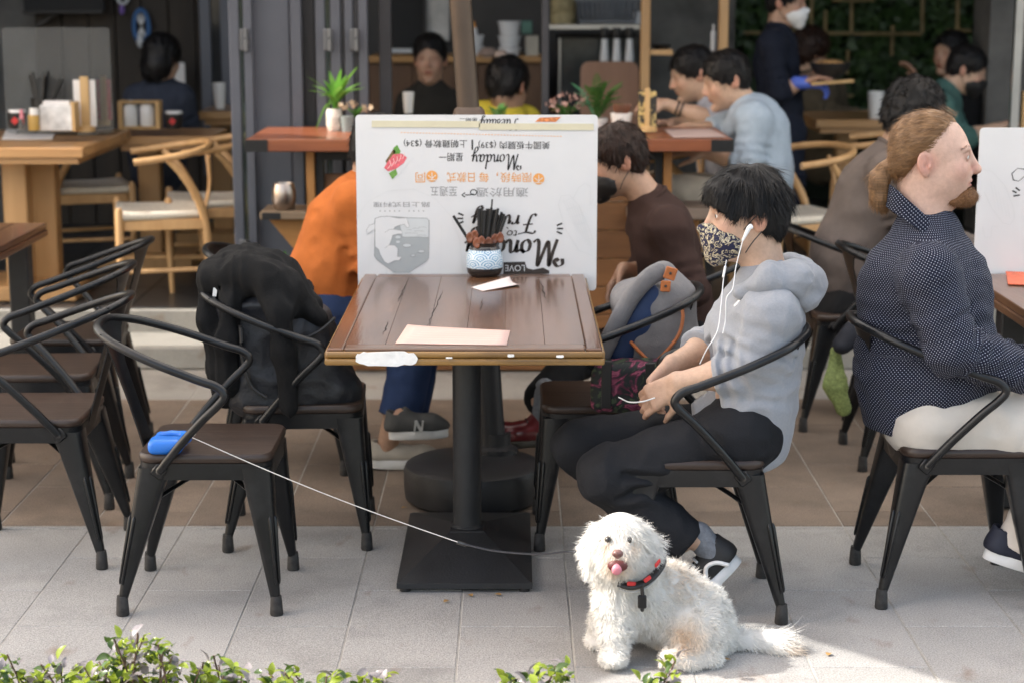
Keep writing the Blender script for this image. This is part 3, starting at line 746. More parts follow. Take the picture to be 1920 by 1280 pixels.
script('Tuesday', 900, 972, 229, 10, m_ink, bd, .15, bt-.003)
board_text('星期二', 862, 895, 226, 9, m_ink, bd)
board_text('美國牛板腱肉 ($39)', 897, 1031, 272, 17, m_ink, bd)
board_text('|', 884, 887, 272, 19, m_ink, bd)
board_text('上朝雞軟骨 ($34)', 757, 876, 269, 17, m_ink, bd)
script('Monday', 884, 972, 297, 14, m_ink, bd, .15)
board_text('星期一', 823, 868, 295, 16, m_ink, bd)
mbd = MB()
for k in range(52):
    xx, zz = BP(753+k*5.85, 249+k*.14); flat_poly(mbd, [(xx-.0028, zz-.001), (xx+.0028, zz-.001), (xx+.0028, zz+.001), (xx-.0028, zz+.001)], YB-.0012)
mbd.build('dotted_line', m_orange, bd, 0)
for s, a, b in (('限時段，每', 898, 996), ('日款式', 838, 890), ('同', 779, 797)): board_text(s, a, b, 333, 19, m_orange, bd)
for cx, cy in ((1010, 336), (810, 331)):
    x, z = BP(cx, cy); mb = MB(); flat_poly(mb, [(x+.0185*math.cos(a), z+.0185*math.sin(a)) for a in np.linspace(0, 2*math.pi, 25)[:-1]], YB-.0012); mb.build('stamp_disc', m_orange, bd, 0)
    board_text('不', cx-8, cx+8, cy, 15, m_board, bd, YB-.002)
board_text('適用於週', 893, 990, 361, 18, m_line, bd); board_text('至週五', 807, 857, 359, 18, m_line, bd)
mb = MB(); ribbon(mb, [(BP(x, y)) for x, y in ((888, 364), (880, 366), (872, 366))], .003, YB-.0012); ribbon(mb, [BP(888+6*math.cos(a), 361+5*math.sin(a)) for a in np.linspace(0, 6.3, 14)], .003, YB-.0012)
ribbon(mb, [BP(x, y) for x, y in ((872, 362), (866, 366), (872, 370))], .004, YB-.0012); mb.build('arrow_mark', m_ink, bd, 0)
script('Monday', 872, 1046, 462, 24, m_ink2, bd, .2)
board_text('to', 950, 970, 438, 12, m_ink2, bd, shear=.2)
script('Friday', 884, 1008, 412, 17, m_ink2, bd, .2)
mb = MB()
for cx, cy, a0, sgn in ((1041, 429, 0, 1), (872, 410, 0, -1)):
    for k in (-1, 0, 1):
        a = k*.5; x0, z0 = BP(cx, cy); dx, dz = sgn*math.cos(a), math.sin(a)
        ribbon(mb, [(x0+dx*.006+0, z0+dz*.02), (x0+dx*.014, z0+dz*.028), (x0+dx*.026, z0+dz*.036)], .0055, YB-.0012)
mb.build('spark_strokes', m_ink, bd, 0)
mb = MB(); flat_poly(mb, [BP(x, y) for x, y in ((944, 492), (984, 491), (988, 503), (1000, 506), (1018, 502), (1030, 508), (1030, 513), (1016, 514), (988, 514), (944, 514))], YB-.0012); mb.build('banner', m_ink2, bd, 0)
board_text('LOVE', 947, 984, 503, 12, m_board, bd, YB-.002)
board_text('路上日式料理', 700, 806, 384, 10, m_line, bd); board_text('· · · ·   · · · · ·', 712, 795, 396, 2.5, m_line, bd)
def crop(pts): return [BP(660+x/8, 380+y/8) for x, y in pts]
SH = [(345, 240), (430, 212), (560, 208), (820, 226), (1125, 235), (1158, 268), (1150, 830), (1125, 872), (860, 1048), (630, 1048), (375, 862), (335, 800)]
BEAR = [(335, 320), (345, 245), (400, 218), (540, 205), (700, 235), (825, 230), (840, 300), (866, 362), (822, 378), (785, 325), (700, 345), (640, 370), (628, 400), (740, 420), (757, 470), (690, 470), (612, 490), (590, 570), (556, 640), (640, 640), (692, 690), (682, 812), (742, 815), (712, 868), (640, 870), (545, 918), (490, 890), (420, 775), (402, 705), (345, 660), (345, 395), (230, 475), (214, 420), (262, 340)]
em = MB(); flat_poly(em, crop(SH), YB-.0010); eo = em.build('emblem_shield', m_grey1, bd, 0)
em = MB(); flat_poly(em, crop([(700, 232), (1125, 240), (1152, 270), (1150, 520), (760, 515)]), YB-.0014); em.build('emblem_sky', m_grey2, eo, 0)
em = MB(); bm_ = bmesh.new(); flat_poly(em, crop(BEAR), YB-.0018); eb = em.build('emblem_bear', m_board, eo, 0)
em = MB(); ribbon(em, crop(BEAR+BEAR[:1]), .0012, YB-.0022); ribbon(em, crop(SH+SH[:1]), .0012, YB-.0021)
ribbon(em, crop([(742, 515), (880, 522), (1000, 515), (1150, 530)]), .001, YB-.0021); ribbon(em, crop([(495, 450), (560, 405), (640, 398)]), .001, YB-.0022); ribbon(em, crop([(490, 685), (560, 640)]), .001, YB-.0022)
for a, b, y in ((905, 1010, 390), (1000, 1120, 372), (930, 1080, 428), (790, 985, 460), (975, 1115, 492), (830, 895, 410)): ribbon(em, crop([(a, y), ((a+b)/2, y-5), (b, y+2)]), .0009, YB-.0021)
for cx, cy, rx, ry in ((825, 642, 72, 30), (1040, 732, 55, 25), (915, 795, 40, 20)):
    pts = [(cx+rx*math.cos(a), cy+ry*math.sin(a)) for a in np.linspace(0, 2*math.pi, 21)]; ribbon(em, crop(pts), .0009, YB-.0021)
em.build('emblem_lines', m_line, eo, 0)
em = MB()
for cx, cy, rx, ry in ((825, 642, 62, 22), (1040, 732, 42, 16), (915, 795, 25, 11), (690, 590, 30, 18), (690, 520, 40, 22)):
    flat_poly(em, crop([(cx+rx*math.cos(a), cy+ry*math.sin(a)) for a in np.linspace(0, 2*math.pi, 17)[:-1]]), YB-.0020)
em.build('emblem_floes', m_grey2, eo, 0)
# meat dish picture
def c7(pts): return [BP(640+x/2.56, 200+y/2.56) for x, y in pts]
em = MB(); flat_poly(em, c7([(178, 300), (262, 180), (350, 240), (265, 340)]), YB-.0010); dp = em.build('dish_picture', m_board, bd, 0)
for nm, col, pl in (('dish_leaf', (.12, .30, .05), [(250, 200), (268, 184), (285, 215), (275, 240), (252, 232)]), ('dish_leaf', (.16, .34, .07), [(228, 320), (262, 300), (270, 325), (245, 350)]), ('dish_board', (.16, .10, .04), [(212, 262), (250, 205), (262, 215), (225, 290)]),
                     ('dish_meat', (.68, .13, .16), [(205, 295), (225, 262), (250, 230), (290, 226), (315, 245), (300, 272), (262, 300), (225, 312)])):
    em = MB(); flat_poly(em, c7(pl), YB-.0016-.0003*(nm == 'dish_meat')); em.build(nm, mat('dish_%s_%d' % (nm, int(col[1]*100)), col, .6, var=.3, vs=80), dp, 0)
em = MB()
for k in range(5): ribbon(em, c7([(222+k*18, 300-k*12), (238+k*16, 278-k*11), (232+k*18, 258-k*9)]), .0022, YB-.0025)
em.build('dish_marbling', mat('dish_fat', (.85, .6, .58), .6), dp, 0)
# pizza corner, faint drawings
em = MB(); flat_poly(em, [BP(x, y) for x, y in ((1003, 229), (1012, 221), (1052, 220), (1042, 229))], YB-.0014); em.build('dish_picture', mat('dish_pizza', (.62, .22, .08), .6, var=.5, vs=120), bd, 0)
em = MB()
ribbon(em, [BP(x, y) for x, y in ((1112, 480), (1085, 470), (1060, 430), (1047, 385), (1052, 368), (1068, 366), (1085, 385), (1105, 430), (1113, 455))], .0016, YB-.0009)
ribbon(em, [BP(x, y) for x, y in ((1075, 372), (1085, 352), (1097, 344), (1107, 350), (1107, 385), (1114, 372))], .0016, YB-.0009)
for k in range(6): ribbon(em, [BP(1052+k*9, 380+k*14), BP(1072+k*9, 372+k*15)], .0009, YB-.0009); ribbon(em, [BP(1056+k*6, 375+k*2), BP(1080+k*6, 430+k*8)], .0009, YB-.0009)
ribbon(em, [BP(x, y) for x, y in ((668, 410), (690, 378), (730, 358), (775, 355), (815, 372), (845, 405), (862, 450), (868, 510))], .0012, YB-.0009)
for k in range(5): ribbon(em, [BP(700+k*32, 420), BP(690+k*34, 512)], .0008, YB-.0009)
em.build('faint_drawing', m_grey3, bd, 0)
for x0, x1, y0, y1 in ((697, 900, 226, 238), (898, 1113, 231, 243)):
    (a, za), (b, zb) = BP(x0, y0), BP(x1, y1); MB().box(((a+b)/2, YB-.0022, (za+zb)/2-.002), (b-a, .0012, .021), Matrix.Rotation(.004, 3, 'Y')).build('tape_strip', m_tape, bd, 30)

# the other board, by the right-hand table
YB2 = 5.999; YB = YB2
(l2, t2), (_, b2) = BP(1838, 240), BP(1826, 549)
bd2 = thing('menu_board', 'white menu board cut off by the right edge, facing the person in dotted navy', 'board', (l2+.39, YB2, b2))
MB().prism(rr2(l2, l2+.79, b2, t2, .014), (0, YB2+.0055, 0), (1, 0, 0), (0, 0, 1), .0055).build('panel', m_board, bd2, 30)
MB().prism(rr2(l2+.002, l2+.788, b2+.002, t2-.001, .014), (0, YB2+.012, 0), (1, 0, 0), (0, 0, 1), .0062).build('backing', m_kraft, bd2, 30)
em = MB()
ribbon(em, [BP(x, y) for x, y in ((1842, 318), (1860, 322), (1885, 350), (1900, 390), (1902, 410), (1893, 422), (1880, 418), (1860, 392), (1845, 360))], .0018, YB2-.0009)
ribbon(em, [BP(x, y) for x, y in ((1842, 425), (1846, 445), (1858, 445), (1860, 425), (1872, 425))], .0018, YB2-.0009)
for k in range(5): ribbon(em, [BP(1856+k*8, 335+k*12), BP(1866+k*7, 390+k*5)], .0009, YB2-.0009)
em.build('faint_drawing', m_grey3, bd2, 0)
em = MB(); ribbon(em, [BP(x, y) for x, y in ((1922, 318), (1908, 316), (1897, 326), (1900, 338), (1910, 340), (1922, 330), (1930, 318))], .004, YB2-.0012, .5)
for a, b in (((1898, 358), (1906, 362)), ((1904, 352), (1912, 358)), ((1900, 368), (1912, 366))): ribbon(em, [BP(*a), BP(*b)], .005, YB2-.0012)
em.build('lettering', m_ink, bd2, 0)
YB = 5.984

# ================================================================== things on the walnut table
m_glaze = mat('pot_black_glaze', (.018, .015, .014), .18, var=.2, coat=.5)
m_wave = mat('pot_wave_glaze', (.72, .78, .82), .22, coat=.4, var=.04)
def wave_pattern(m):
    n, L, b = nodes_of(m); src = b.inputs['Base Color'].links[0].from_socket
    at = n.new('ShaderNodeAttribute'); at.attribute_name = 'uvp'
    # seigaiha: two staggered sets of concentric arcs
    sep = n.new('ShaderNodeSeparateXYZ'); L.new(at.outputs['Vector'], sep.inputs[0])
    def M(op, a, b_=None):
        q = n.new('ShaderNodeMath'); q.operation = op
        for i, x in enumerate((a, b_)):
            if x is None: continue
            if isinstance(x, (int, float)): q.inputs[i].default_value = x
            else: L.new(x, q.inputs[i])
        return q.outputs[0]
    row = M('FLOOR', M('MULTIPLY', sep.outputs[1], 1.0)); fy = M('FRACT', sep.outputs[1])
    sh = M('MULTIPLY', M('MODULO', row, 2.0), .5); fx = M('SUBTRACT', M('FRACT', M('ADD', sep.outputs[0], sh)), .5)
    r = M('SQRT', M('ADD', M('MULTIPLY', fx, fx), M('MULTIPLY', M('MULTIPLY', fy, fy), .3)))
    w = M('GREATER_THAN', M('SINE', M('MULTIPLY', r, 34.0)), .0)
    mx = n.new('ShaderNodeMix'); mx.data_type = 'RGBA'; L.new(w, mx.inputs[0]); L.new(src, mx.inputs[6]); mx.inputs[7].default_value = (.16, .33, .50, 1)
    L.new(mx.outputs[2], b.inputs['Base Color'])
wave_pattern(m_wave)
pc = G(908, 522, TZ); pc.y += .055; pot = thing('utensil_pot', 'black pot with blue wave band on the walnut table', 'pot', pc)
pb = MB().lathe([(.0, 0), (.045, 0), (.056, .012), (.0592, .026), (.0592, .03)], pc, 36).build('foot', m_glaze, pot)
prof = [(.0594, .0295), (.060, .04), (.0595, .055), (.057, .07), (.0535, .082), (.051, .088)]
band = MB().lathe(prof, pc, 96); bo = band.build('wave_band', m_wave, pot)
ua = bo.data.attributes.new('uvp', 'FLOAT_VECTOR', 'POINT')
ua.data.foreach_set('vector', np.array([(math.atan2(v.co.y-pc.y, v.co.x-pc.x)/(2*math.pi)*7, (v.co.z-pc.z)/.0205, 0) for v in bo.data.vertices], np.float32).ravel())
MB().lathe([(.051, .0875), (.049, .094), (.046, .099), (.050, .108), (.0515, .112), (.047, .112), (.043, .098), (.0, .09)], pc, 36).build('neck', m_glaze, pot)
m_stick = mat('chopstick_black', (.012, .012, .013), .35, var=.2)
rs = random.Random(3)
for i in range(13):
    px = 897+i*4.1; yo = (0, .028, .012)[i % 3]
    bx_ = pc+V(((px-922)*.0007, yo-.012, .05)); tip = P(px+(3 if i > 9 else 0), 393+rs.uniform(-4, 5)+(0, -3, 2)[i % 3]+max(0, i-9)*3, pc.y+yo-.01)
    tag(MB().bar(bx_, tip, .0088, .0088, .0012).build('chopstick', m_stick, None, 30), 'black chopstick in the bundle standing in the wave-banded pot', 'chopstick', 'chopsticks in the pot')
tag(MB().bar(pc+V((-.02, -.02, .07)), P(850, 405, pc.y-.03), .0095, .0095, .001).build('chopstick', m_stick, None, 30), 'lone black chopstick leaning out to the side of the wave-banded pot', 'chopstick', 'chopsticks in the pot')
tag(MB().bar(pc+V((.01, .0, .06)), P(923, 374, pc.y), .0055, .0055, .001).build('chopstick', m_stick, None, 30), 'tallest black chopstick standing straight up in the wave-banded pot', 'chopstick', 'chopsticks in the pot')
m_spoon = wood('spoon_wood', (.13, .035, .015), (.26, .085, .035), 'Z', .3, 8, .05, coat=.3, rnd=.2)
for i, (px, py) in enumerate(((881, 446), (890, 442), (903, 453), (916, 455), (928, 449), (938, 446), (894, 456))):
    p = P(px, py, pc.y+(-.035, -.02, -.04, -.035, -.02, -.03, -.045)[i]); b0 = pc+V((0, 0, .06)); d = (p-b0).normalized()
    fd = Field(p-V((.03, .03, .04)), p+V((.03, .03, .04)), .003)
    fd.ell(p, (.013, .006, .019), k=.004); fd.ell(p+V((0, -.006, .002)), (.0095, .005, .015), k=.003, op='s')
    v, f = fd.mesh(); mb = MB(); mb.add(v, [tuple(q) for q in f]); mb.tube([p-d*.015, b0], .0036, 8)
    tag(mb.build('wooden_spoon', m_spoon, None, 60), 'red-brown wooden spoon sticking up from the wave-banded pot', 'spoon', 'spoons in the pot')
m_paper = mat('paper_pink', (.60, .41, .36), .75, var=.05, vs=8)
def sheet(name, label, cat, pix, z, m, curl=.004, print_=None):
    c = [G(px, py, z) for px, py in pix]; mb = MB(); n = 9; vv = []
    for i in range(n+1):
        for j in range(n+1):
            u, w = i/n, j/n; p = (c[0]*(1-u)+c[1]*u)*(1-w)+(c[3]*(1-u)+c[2]*u)*w
            vv.append(p+V((0, 0, .0012+curl*(max(0, .3-u)**1.5*3*w+max(0, u-.8)*w))))
    f = [(i*(n+1)+j, (i+1)*(n+1)+j, (i+1)*(n+1)+j+1, i*(n+1)+j+1) for i in range(n) for j in range(n)]
    mb.add(vv, f); o = mb.build(name, m, None, 180)
    md = o.modifiers.new('t', 'SOLIDIFY'); md.thickness = .0008; md.offset = 1
    return tag(o, label, cat)
sh = sheet('paper_slip', 'salmon paper sheet lying at the front of the walnut table', 'paper', ((741, 645), (950, 648), (957, 621), (764, 611)), TZ, m_paper)
mb = MB()
for k in range(4):
    a, b = G(762+k*3, 634-k*4, TZ+.0024), G(940, 638-k*4, TZ+.0024); mb.add([a, b, b+V((0, .0016, 0)), a+V((0, .0016, 0))], [(0, 1, 2, 3)])
mb.build('printed_lines', mat('print_warm', (.80, .64, .52), .8), sh, 0, False)
sh = sheet('receipt', 'small curled white receipt beside the wave-banded pot', 'receipt', ((884, 540), (905, 547), (976, 537), (955, 528)), TZ, mat('receipt_paper', (.68, .60, .58), .7, var=.04), .03)
# ================================================================== bar counter along the shop front
m_red = wood('counter_redwood', (.16, .045, .018), (.27, .085, .032), 'X', .38, 5, .1, coat=.2, rnd=.12)
m_orng = wood('orange_timber', (.30, .13, .035), (.46, .22, .065), 'Z', .5, 6, .1, rnd=.1)
m_panelw = wood('panel_timber', (.13, .055, .02), (.24, .11, .04), 'X', .5, 5, .1, rnd=.18)
m_steel = mat('black_steel', (.015, .015, .016), .45, metal=.3, var=.2)
m_rustic = wood('rustic_slab', (.13, .09, .055), (.24, .17, .11), 'X', .6, 6, .2, rnd=.1)
cl, cr_ = G(460, 262, 1.05), G(1375, 262, 1.05); CX0, CX1, CY0, CY1, CZ = cl.x, cr_.x, cl.y, 8.44, 1.05
ct = thing('bar_counter', 'long red-brown timber bar counter with black corner plates along the shop front', 'counter', ((CX0+CX1)/2, (CY0+CY1)/2, 0))
ctp = MB().box(((CX0+CX1)/2, (CY0+CY1)/2, CZ-.036), (CX1-CX0-.03, CY1-CY0-.03, .036)).build('countertop', m_red, ct, 30)
for i in range(3):
    w = (CY1-CY0)/3; MB().box(((CX0+CX1)/2, CY0+w*(i+.5), CZ-.026), (CX1-CX0, w-.003, .052), bev=.004).build('plank', m_red, ctp, 30)
for x, s in ((CX0, 1), (CX1, -1)):
    mb = MB().box((x+s*.045, CY0-.0015, CZ-.027), (.096, .005, .052), bev=.001); mb.box((x-s*.0015, CY0+.05, CZ-.027), (.005, .1, .052), bev=.001)
    mb.build('corner_plate', m_steel, ct, 30)
XL, XR = P(585, 400, 7.95).x, P(1250, 400, 7.95).x
for x in (XL, XR):
    MB().box((x, 7.95, .49), (.035, .07, 1.0), bev=.003).build('post', m_orng, ct, 30)
    s = 1 if x == XL else -1
    MB().box((x+s*.037, 7.97, .49), (.035, .05, 1.0), bev=.002).build('steel_frame', m_steel, ct, 30)
MB().box(((XL+XR)/2, 7.97, .965), (XR-XL-.1, .05, .04), bev=.002).build('steel_frame', m_steel, ct, 30)
for i in range(7):
    MB().box(((XL+XR)/2, 8.0, .07+.125*i), (XR-XL-.04, .024, .121), bev=.003).build('panel_plank', m_panelw, ct, 30)
# timber ledges each side of the counter
lp = P(535, 400, 7.9); ld = thing('ledge', 'rough timber ledge on an orange wedge carrying a steel cup', 'ledge', (lp.x, 7.9, 0))
xa, xb = P(488, 400, 7.85).x, P(576, 400, 7.85).x; zt = P(530, 396, 7.85).z
MB().box(((xa+xb)/2, 7.95, zt-.018), (xb-xa, .24, .036), bev=.005).build('slab', m_rustic, ld, 30)
MB().box((xa+.05, 7.829, zt-.02), (.08, .004, .03), bev=.001).build('corner_plate', m_steel, ld, 30)
MB().prism([(xa+.02, zt-.037), (xb, zt-.037), (xb, zt-.26)], (0, 7.95, 0), (1, 0, 0), (0, 0, 1), .03).build('wedge', wood('wedge_timber', (.28, .12, .03), (.42, .21, .06), 'X', .5, 5), ld, 30)
m_cupst = mat('brushed_steel', (.42, .35, .31), .28, metal=1., var=.12, vs=30, stretch=(1, 1, .1))
cx = P(531, 397, 7.86); tag(MB().lathe([(0, 0), (.036, 0), (.045, .008), (.052, .05), (.05, .085), (.043, .114), (.038, .115), (.036, .1), (0, .02)], V((cx.x, 7.9, zt)), 28).build('steel_cup', m_cupst, None), 'brushed steel cup on the timber ledge', 'cup')
xa, xb = P(1176, 400, 7.9).x, P(1345, 400, 7.9).x; zb = P(1250, 388, 7.9).z
bn = thing('bench', 'weathered timber bench below the right end of the bar counter', 'bench', ((xa+xb)/2, 8.0, 0))
MB().box(((xa+xb)/2, 8.02, zb-.03), (xb-xa, .3, .05), bev=.006).build('seat', wood('bench_grey', (.13, .095, .075), (.21, .16, .125), 'X', .6, 6, .2), bn, 30)
MB().box((xa+.1, 8.02, zb/2-.03), (.05, .2, zb-.05), bev=.004).build('leg', m_orng, bn, 30); MB().box((xb-.1, 8.02, zb/2-.03), (.05, .2, zb-.05), bev=.004).build('leg', m_orng, bn, 30)

# ================================================================== folded-back glazed doors
m_alu = mat('door_aluminium', (.082, .090, .114), .42, metal=.25, var=.08, vs=3)
m_alud = mat('dark_alu_and_gap_shade', (.04, .042, .05), .5, metal=.2)  # dark frame metal, also the shade colour of the door gap
m_glass = mat('tinted_glass', (.35, .5, .45), .05, trans=.9, var=.02)
m_hinge = mat('hinge_grey', (.11, .115, .125), .4, metal=.5)
fd_ = thing('folding_door', 'stack of grey aluminium folding door leaves folded back behind the counter', 'door', (P(560, 300, 8.55).x, 8.55, .2))
def vbar(x0, x1, y0, y1, m, nm, z0=.2, z1=3.3):
    a, b = P(x0, 200, y0).x, P(x1, 200, y0).x
    return MB().box(((a+b)/2, (y0+y1)/2, (z0+z1)/2), (b-a, y1-y0, z1-z0), bev=.004).build(nm, m, fd_, 30)
for x0, x1 in ((433, 452), (460, 476)): vbar(x0, x1, 8.47, 8.53, m_alu, 'stile')
vbar(452, 460, 8.49, 8.52, m_glass, 'pane')
vbar(478, 546, 8.54, 8.58, m_alu, 'leaf_panel'); vbar(547, 568, 8.50, 8.55, m_alu, 'stile'); vbar(568, 593, 8.60, 8.62, m_alud, 'stile')  # last bar is no stile: a dark strip for the shaded gap
for x0, x1 in ((594, 612), (622, 641), (648, 664), (674, 691)): vbar(x0, x1, 8.50, 8.56, m_alu, 'stile')
for x0, x1 in ((612, 622), (641, 648), (664, 674)): vbar(x0, x1, 8.52, 8.55, m_glass if x0 == 612 else m_alud, 'pane')
for px in (458, 615, 665):
    for py in (75, 470):
        c = P(px, py, 8.465); hb = MB().box(c, (.04, .02, .10), bev=.004).build('hinge', m_hinge, fd_, 30)
        MB().tube([c+V((.012, -.014, -.05)), c+V((.012, -.014, .0))], .011, 10).build('knuckle', m_hinge, hb); MB().tube([c+V((.012, -.014, .012)), c+V((.012, -.014, .05))], .011, 10).build('knuckle', m_hinge, hb)
# slim frame and glazing right of the stack
gz = thing('window_frame', 'dark slim window frame with glass beside the folded doors', 'window', (P(720, 200, 8.7).x, 8.7, .2))
xa, xb = P(712, 200, 8.7).x, P(735, 200, 8.7).x; MB().box(((xa+xb)/2, 8.72, 1.7), (xb-xa, .05, 3.0), bev=.004).build('mullion', m_alud, gz, 30)
xg = P(1022, 200, 8.7).x; MB().box((xg, 8.72, 1.7), (.035, .05, 3.0), bev=.004).build('mullion', m_alud, gz, 30)

# ================================================================== wishbone chairs
m_oak = wood('pale_oak', (.42, .24, .10), (.58, .36, .17), 'Z', .42, 7, .06, rnd=.08)
m_cordw = mat('paper_cord', (.62, .57, .48), .8, var=.1, vs=90, stretch=(1, .1, 1), bump=.4, bs=160)
def wish_proto():
    t = thing('wishbone_chair', 'x', 'chair', (0, 0, 0), 0, 'pale wishbone chairs inside')
    for s in (-1, 1):
        MB().tube([(.20, s*.235, 0), (.205, s*.235, .25), (.205, s*.235, .455), (.205, s*.235, .47)], [.013, .019, .018, .012], 12).build('leg', m_oak, t)
        MB().tube(crom([(-.235, s*.19, 0), (-.205, s*.2, .2), (-.185, s*.215, .42), (-.12, s*.25, .58), (-.03, s*.283, .69)], 6), [.013]*3+[.02]*18+[.0155]*4, 12).build('leg', m_oak, t)
        for z in (.17,): MB().tube([(-.205, s*.2, z), (.2, s*.235, z)], .011, 8).build('stretcher', m_oak, t)
        MB().box((0, s*.218, .385), (.37, .016, .05), bev=.004).build('side_rail', m_oak, t, 40)
        MB().tube(crom([(-.205, s*.03, .44), (-.23, s*.035, .55), (-.225, s*.09, .69)], 5), .013, 8, flat=.6).build('back_splat', m_oak, t)
    MB().box((.2, 0, .36), (.016, .44, .05), bev=.004).build('front_rail', m_oak, t, 40); MB().box((-.19, 0, .33), (.016, .40, .05), bev=.004).build('rear_rail', m_oak, t, 40)
    v = []; f = []; n = 10
    for i in range(n+1):
        for j in range(n+1):
            u, w = i/n*2-1, j/n*2-1
            v.append((.005+u*(.205), w*(.225+.02*u), .452-.018*(1-u*u)*(1-w*w)-.01*(u < -.9 or abs(w) > .95)))
    for i in range(n):
        for j in range(n): f.append((i*(n+1)+j, (i+1)*(n+1)+j, (i+1)*(n+1)+j+1, i*(n+1)+j+1))
    o = MB().add(v, f).build('woven_seat', m_cordw, t, 180); md = o.modifiers.new('t', 'SOLIDIFY'); md.thickness = .03; md.offset = -1
    rl = [(.13, .29, .685), (.0, .295, .70), (-.13, .262, .72), (-.215, .15, .738), (-.24, 0, .742)]
    MB().tube(crom(rl+[(x, -y, z) for x, y, z in rl[-2::-1]], 6), .0165, 12).build('top_rail', m_oak, t)
    return t
WP = wish_proto(); FLZ = .204
_w1 = [True]
def wish(px, py, deg, label, z=FLZ, Y=None):
    p = G(px, py, z) if Y is None else V((P(px, py, Y).x, Y, z))
    if _w1[0]: _w1[0] = False; WP.location = p; WP.rotation_euler = (0, 0, math.radians(deg)); WP['label'] = label; return WP
    return dup(WP, p, math.radians(deg), label)
wish(300, 300, 193, 'pale wishbone chair with white woven seat beside the folding door', Y=8.72)
wish(392, 300, 190, 'pale wishbone chair half hidden behind the folding door stack', Y=9.15)
wish(160, 300, 20, 'pale wishbone chair pushed in behind the oak table', Y=9.75)
wish(1492, 300, 200, 'pale wishbone chair behind the person in the light blue sweatshirt', Y=8.55)
wish(1640, 300, 170, 'pale wishbone chair in the dark at the inner dining table', Y=9.5)
wish(1225, 300, 182, 'pale wishbone chair under the right end of the bar counter', Y=8.75)

# ================================================================== oak tables inside
m_oakt = wood('oak_top', (.36, .19, .075), (.50, .29, .125), 'X', .3, 4, .06, coat=.25, rnd=.08)
m_oakleg = wood('oak_leg', (.34, .19, .075), (.46, .27, .12), 'Z', .5, 5, .06)
def oak_table(label, x0, x1, y0, y1, z, legs):
    t = thing('oak_table', label, 'table', ((x0+x1)/2, (y0+y1)/2, FLZ), 0, 'oak tables inside')
    tp = MB().box(((x0+x1)/2, (y0+y1)/2, z-.062), (x1-x0-.06, y1-y0-.06, .03)).build('tabletop', m_oakt, t, 30)
    n = 4
    for i in range(n): MB().box(((x0+x1)/2, y0+(y1-y0)/n*(i+.5), z-.023), (x1-x0, (y1-y0)/n-.002, .046), bev=.004).build('plank', m_oakt, tp, 30)
    for lx, ly in legs: MB().box((lx, ly, (z+FLZ)/2-.02), (.115, .11, z-FLZ-.06), bev=.006).build('leg', m_oakleg, t, 30)
    MB().box((sum(l[0] for l in legs)/len(legs), sum(l[1] for l in legs)/len(legs), FLZ+.04), (.5, .5, .07), bev=.006).build('foot', m_oakleg, t, 30)
    return t
zt1 = .95
xr = G(155, 278, zt1).x
oak_table('thick pale oak table with condiments left of the folding doors', -3.3, xr, G(155, 278, zt1).y, 9.55, zt1, [(P(35, 400, 8.75).x, 8.75), (P(88, 400, 8.95).x, 8.95)])
oak_table('second pale oak table with white jars beside the person in slate blue', P(216, 250, 9.6).x, P(400, 250, 9.6).x, 9.55, 10.1, P(300, 255, 9.6).z, [(P(278, 300, 9.75).x, 9.8)])
oak_table('oak table with a white cup in the dark inner dining room', P(1530, 230, 10.2).x, P(1730, 230, 10.2).x, 10.2, 10.9, P(1600, 225, 10.2).z, [(P(1590, 300, 10.4).x, 10.5)])
oak_table('small oak table with a tall paper cup by the dark cladding', P(372, 210, 10.5).x, P(440, 210, 10.5).x+.3, 10.5, 11.1, P(400, 210, 10.5).z, [(P(410, 300, 10.6).x, 10.75)])

# ------------------------------------------------------------------ small things on the tables
m_wht = mat('white_china', (.75, .75, .74), .25, var=.03, coat=.3)
m_blk = mat('matt_black', (.015, .014, .014), .5, var=.2)
m_clear = mat('acrylic', (.86, .89, .88), .08, trans=.9, var=.1, vs=3, spec=.5)
MATS['acrylic'].node_tree.nodes['Principled BSDF'].inputs['IOR'].default_value = 1.12
m_redp = mat('red_print', (.55, .03, .03), .5, var=.1)
m_ply = wood('light_bamboo', (.46, .28, .11), (.62, .42, .20), 'Z', .45, 8, .05)
m_papw = mat('paper_white', (.72, .70, .69), .8, var=.05, vs=10)
def pw_(x0, x1, y, Y): return abs(P(x1, y, Y).x-P(x0, y, Y).x)
def pbox(name, x0, y0, x1, y1, Y, dep, m, parent=None, bev=.003):
    a, b = P(x0, y1, Y), P(x1, y0, Y)
    return MB().box(((a.x+b.x)/2, Y+dep/2, (a.z+b.z)/2), (b.x-a.x, dep, b.z-a.z), bev=bev).build(name, m, parent, 30)
def plathe(name, cx, y0, y1, wpx, Y, m, prof, parent=None, n=24):
    b, t = P(cx, y1, Y), P(cx, y0, Y); h = t.z-b.z; w = pw_(cx-wpx/2, cx+wpx/2, y1, Y)/2
    return MB().lathe([(0, prof[0][1]*h)]+[(r*w, z*h) for r, z in prof]+[(0, prof[-1][1]*h)], b, n).build(name, m, parent)
CUP = [(.72, 0), (.74, .02), (1, .97), (1.0, 1), (.95, 1), (.72, .06)]
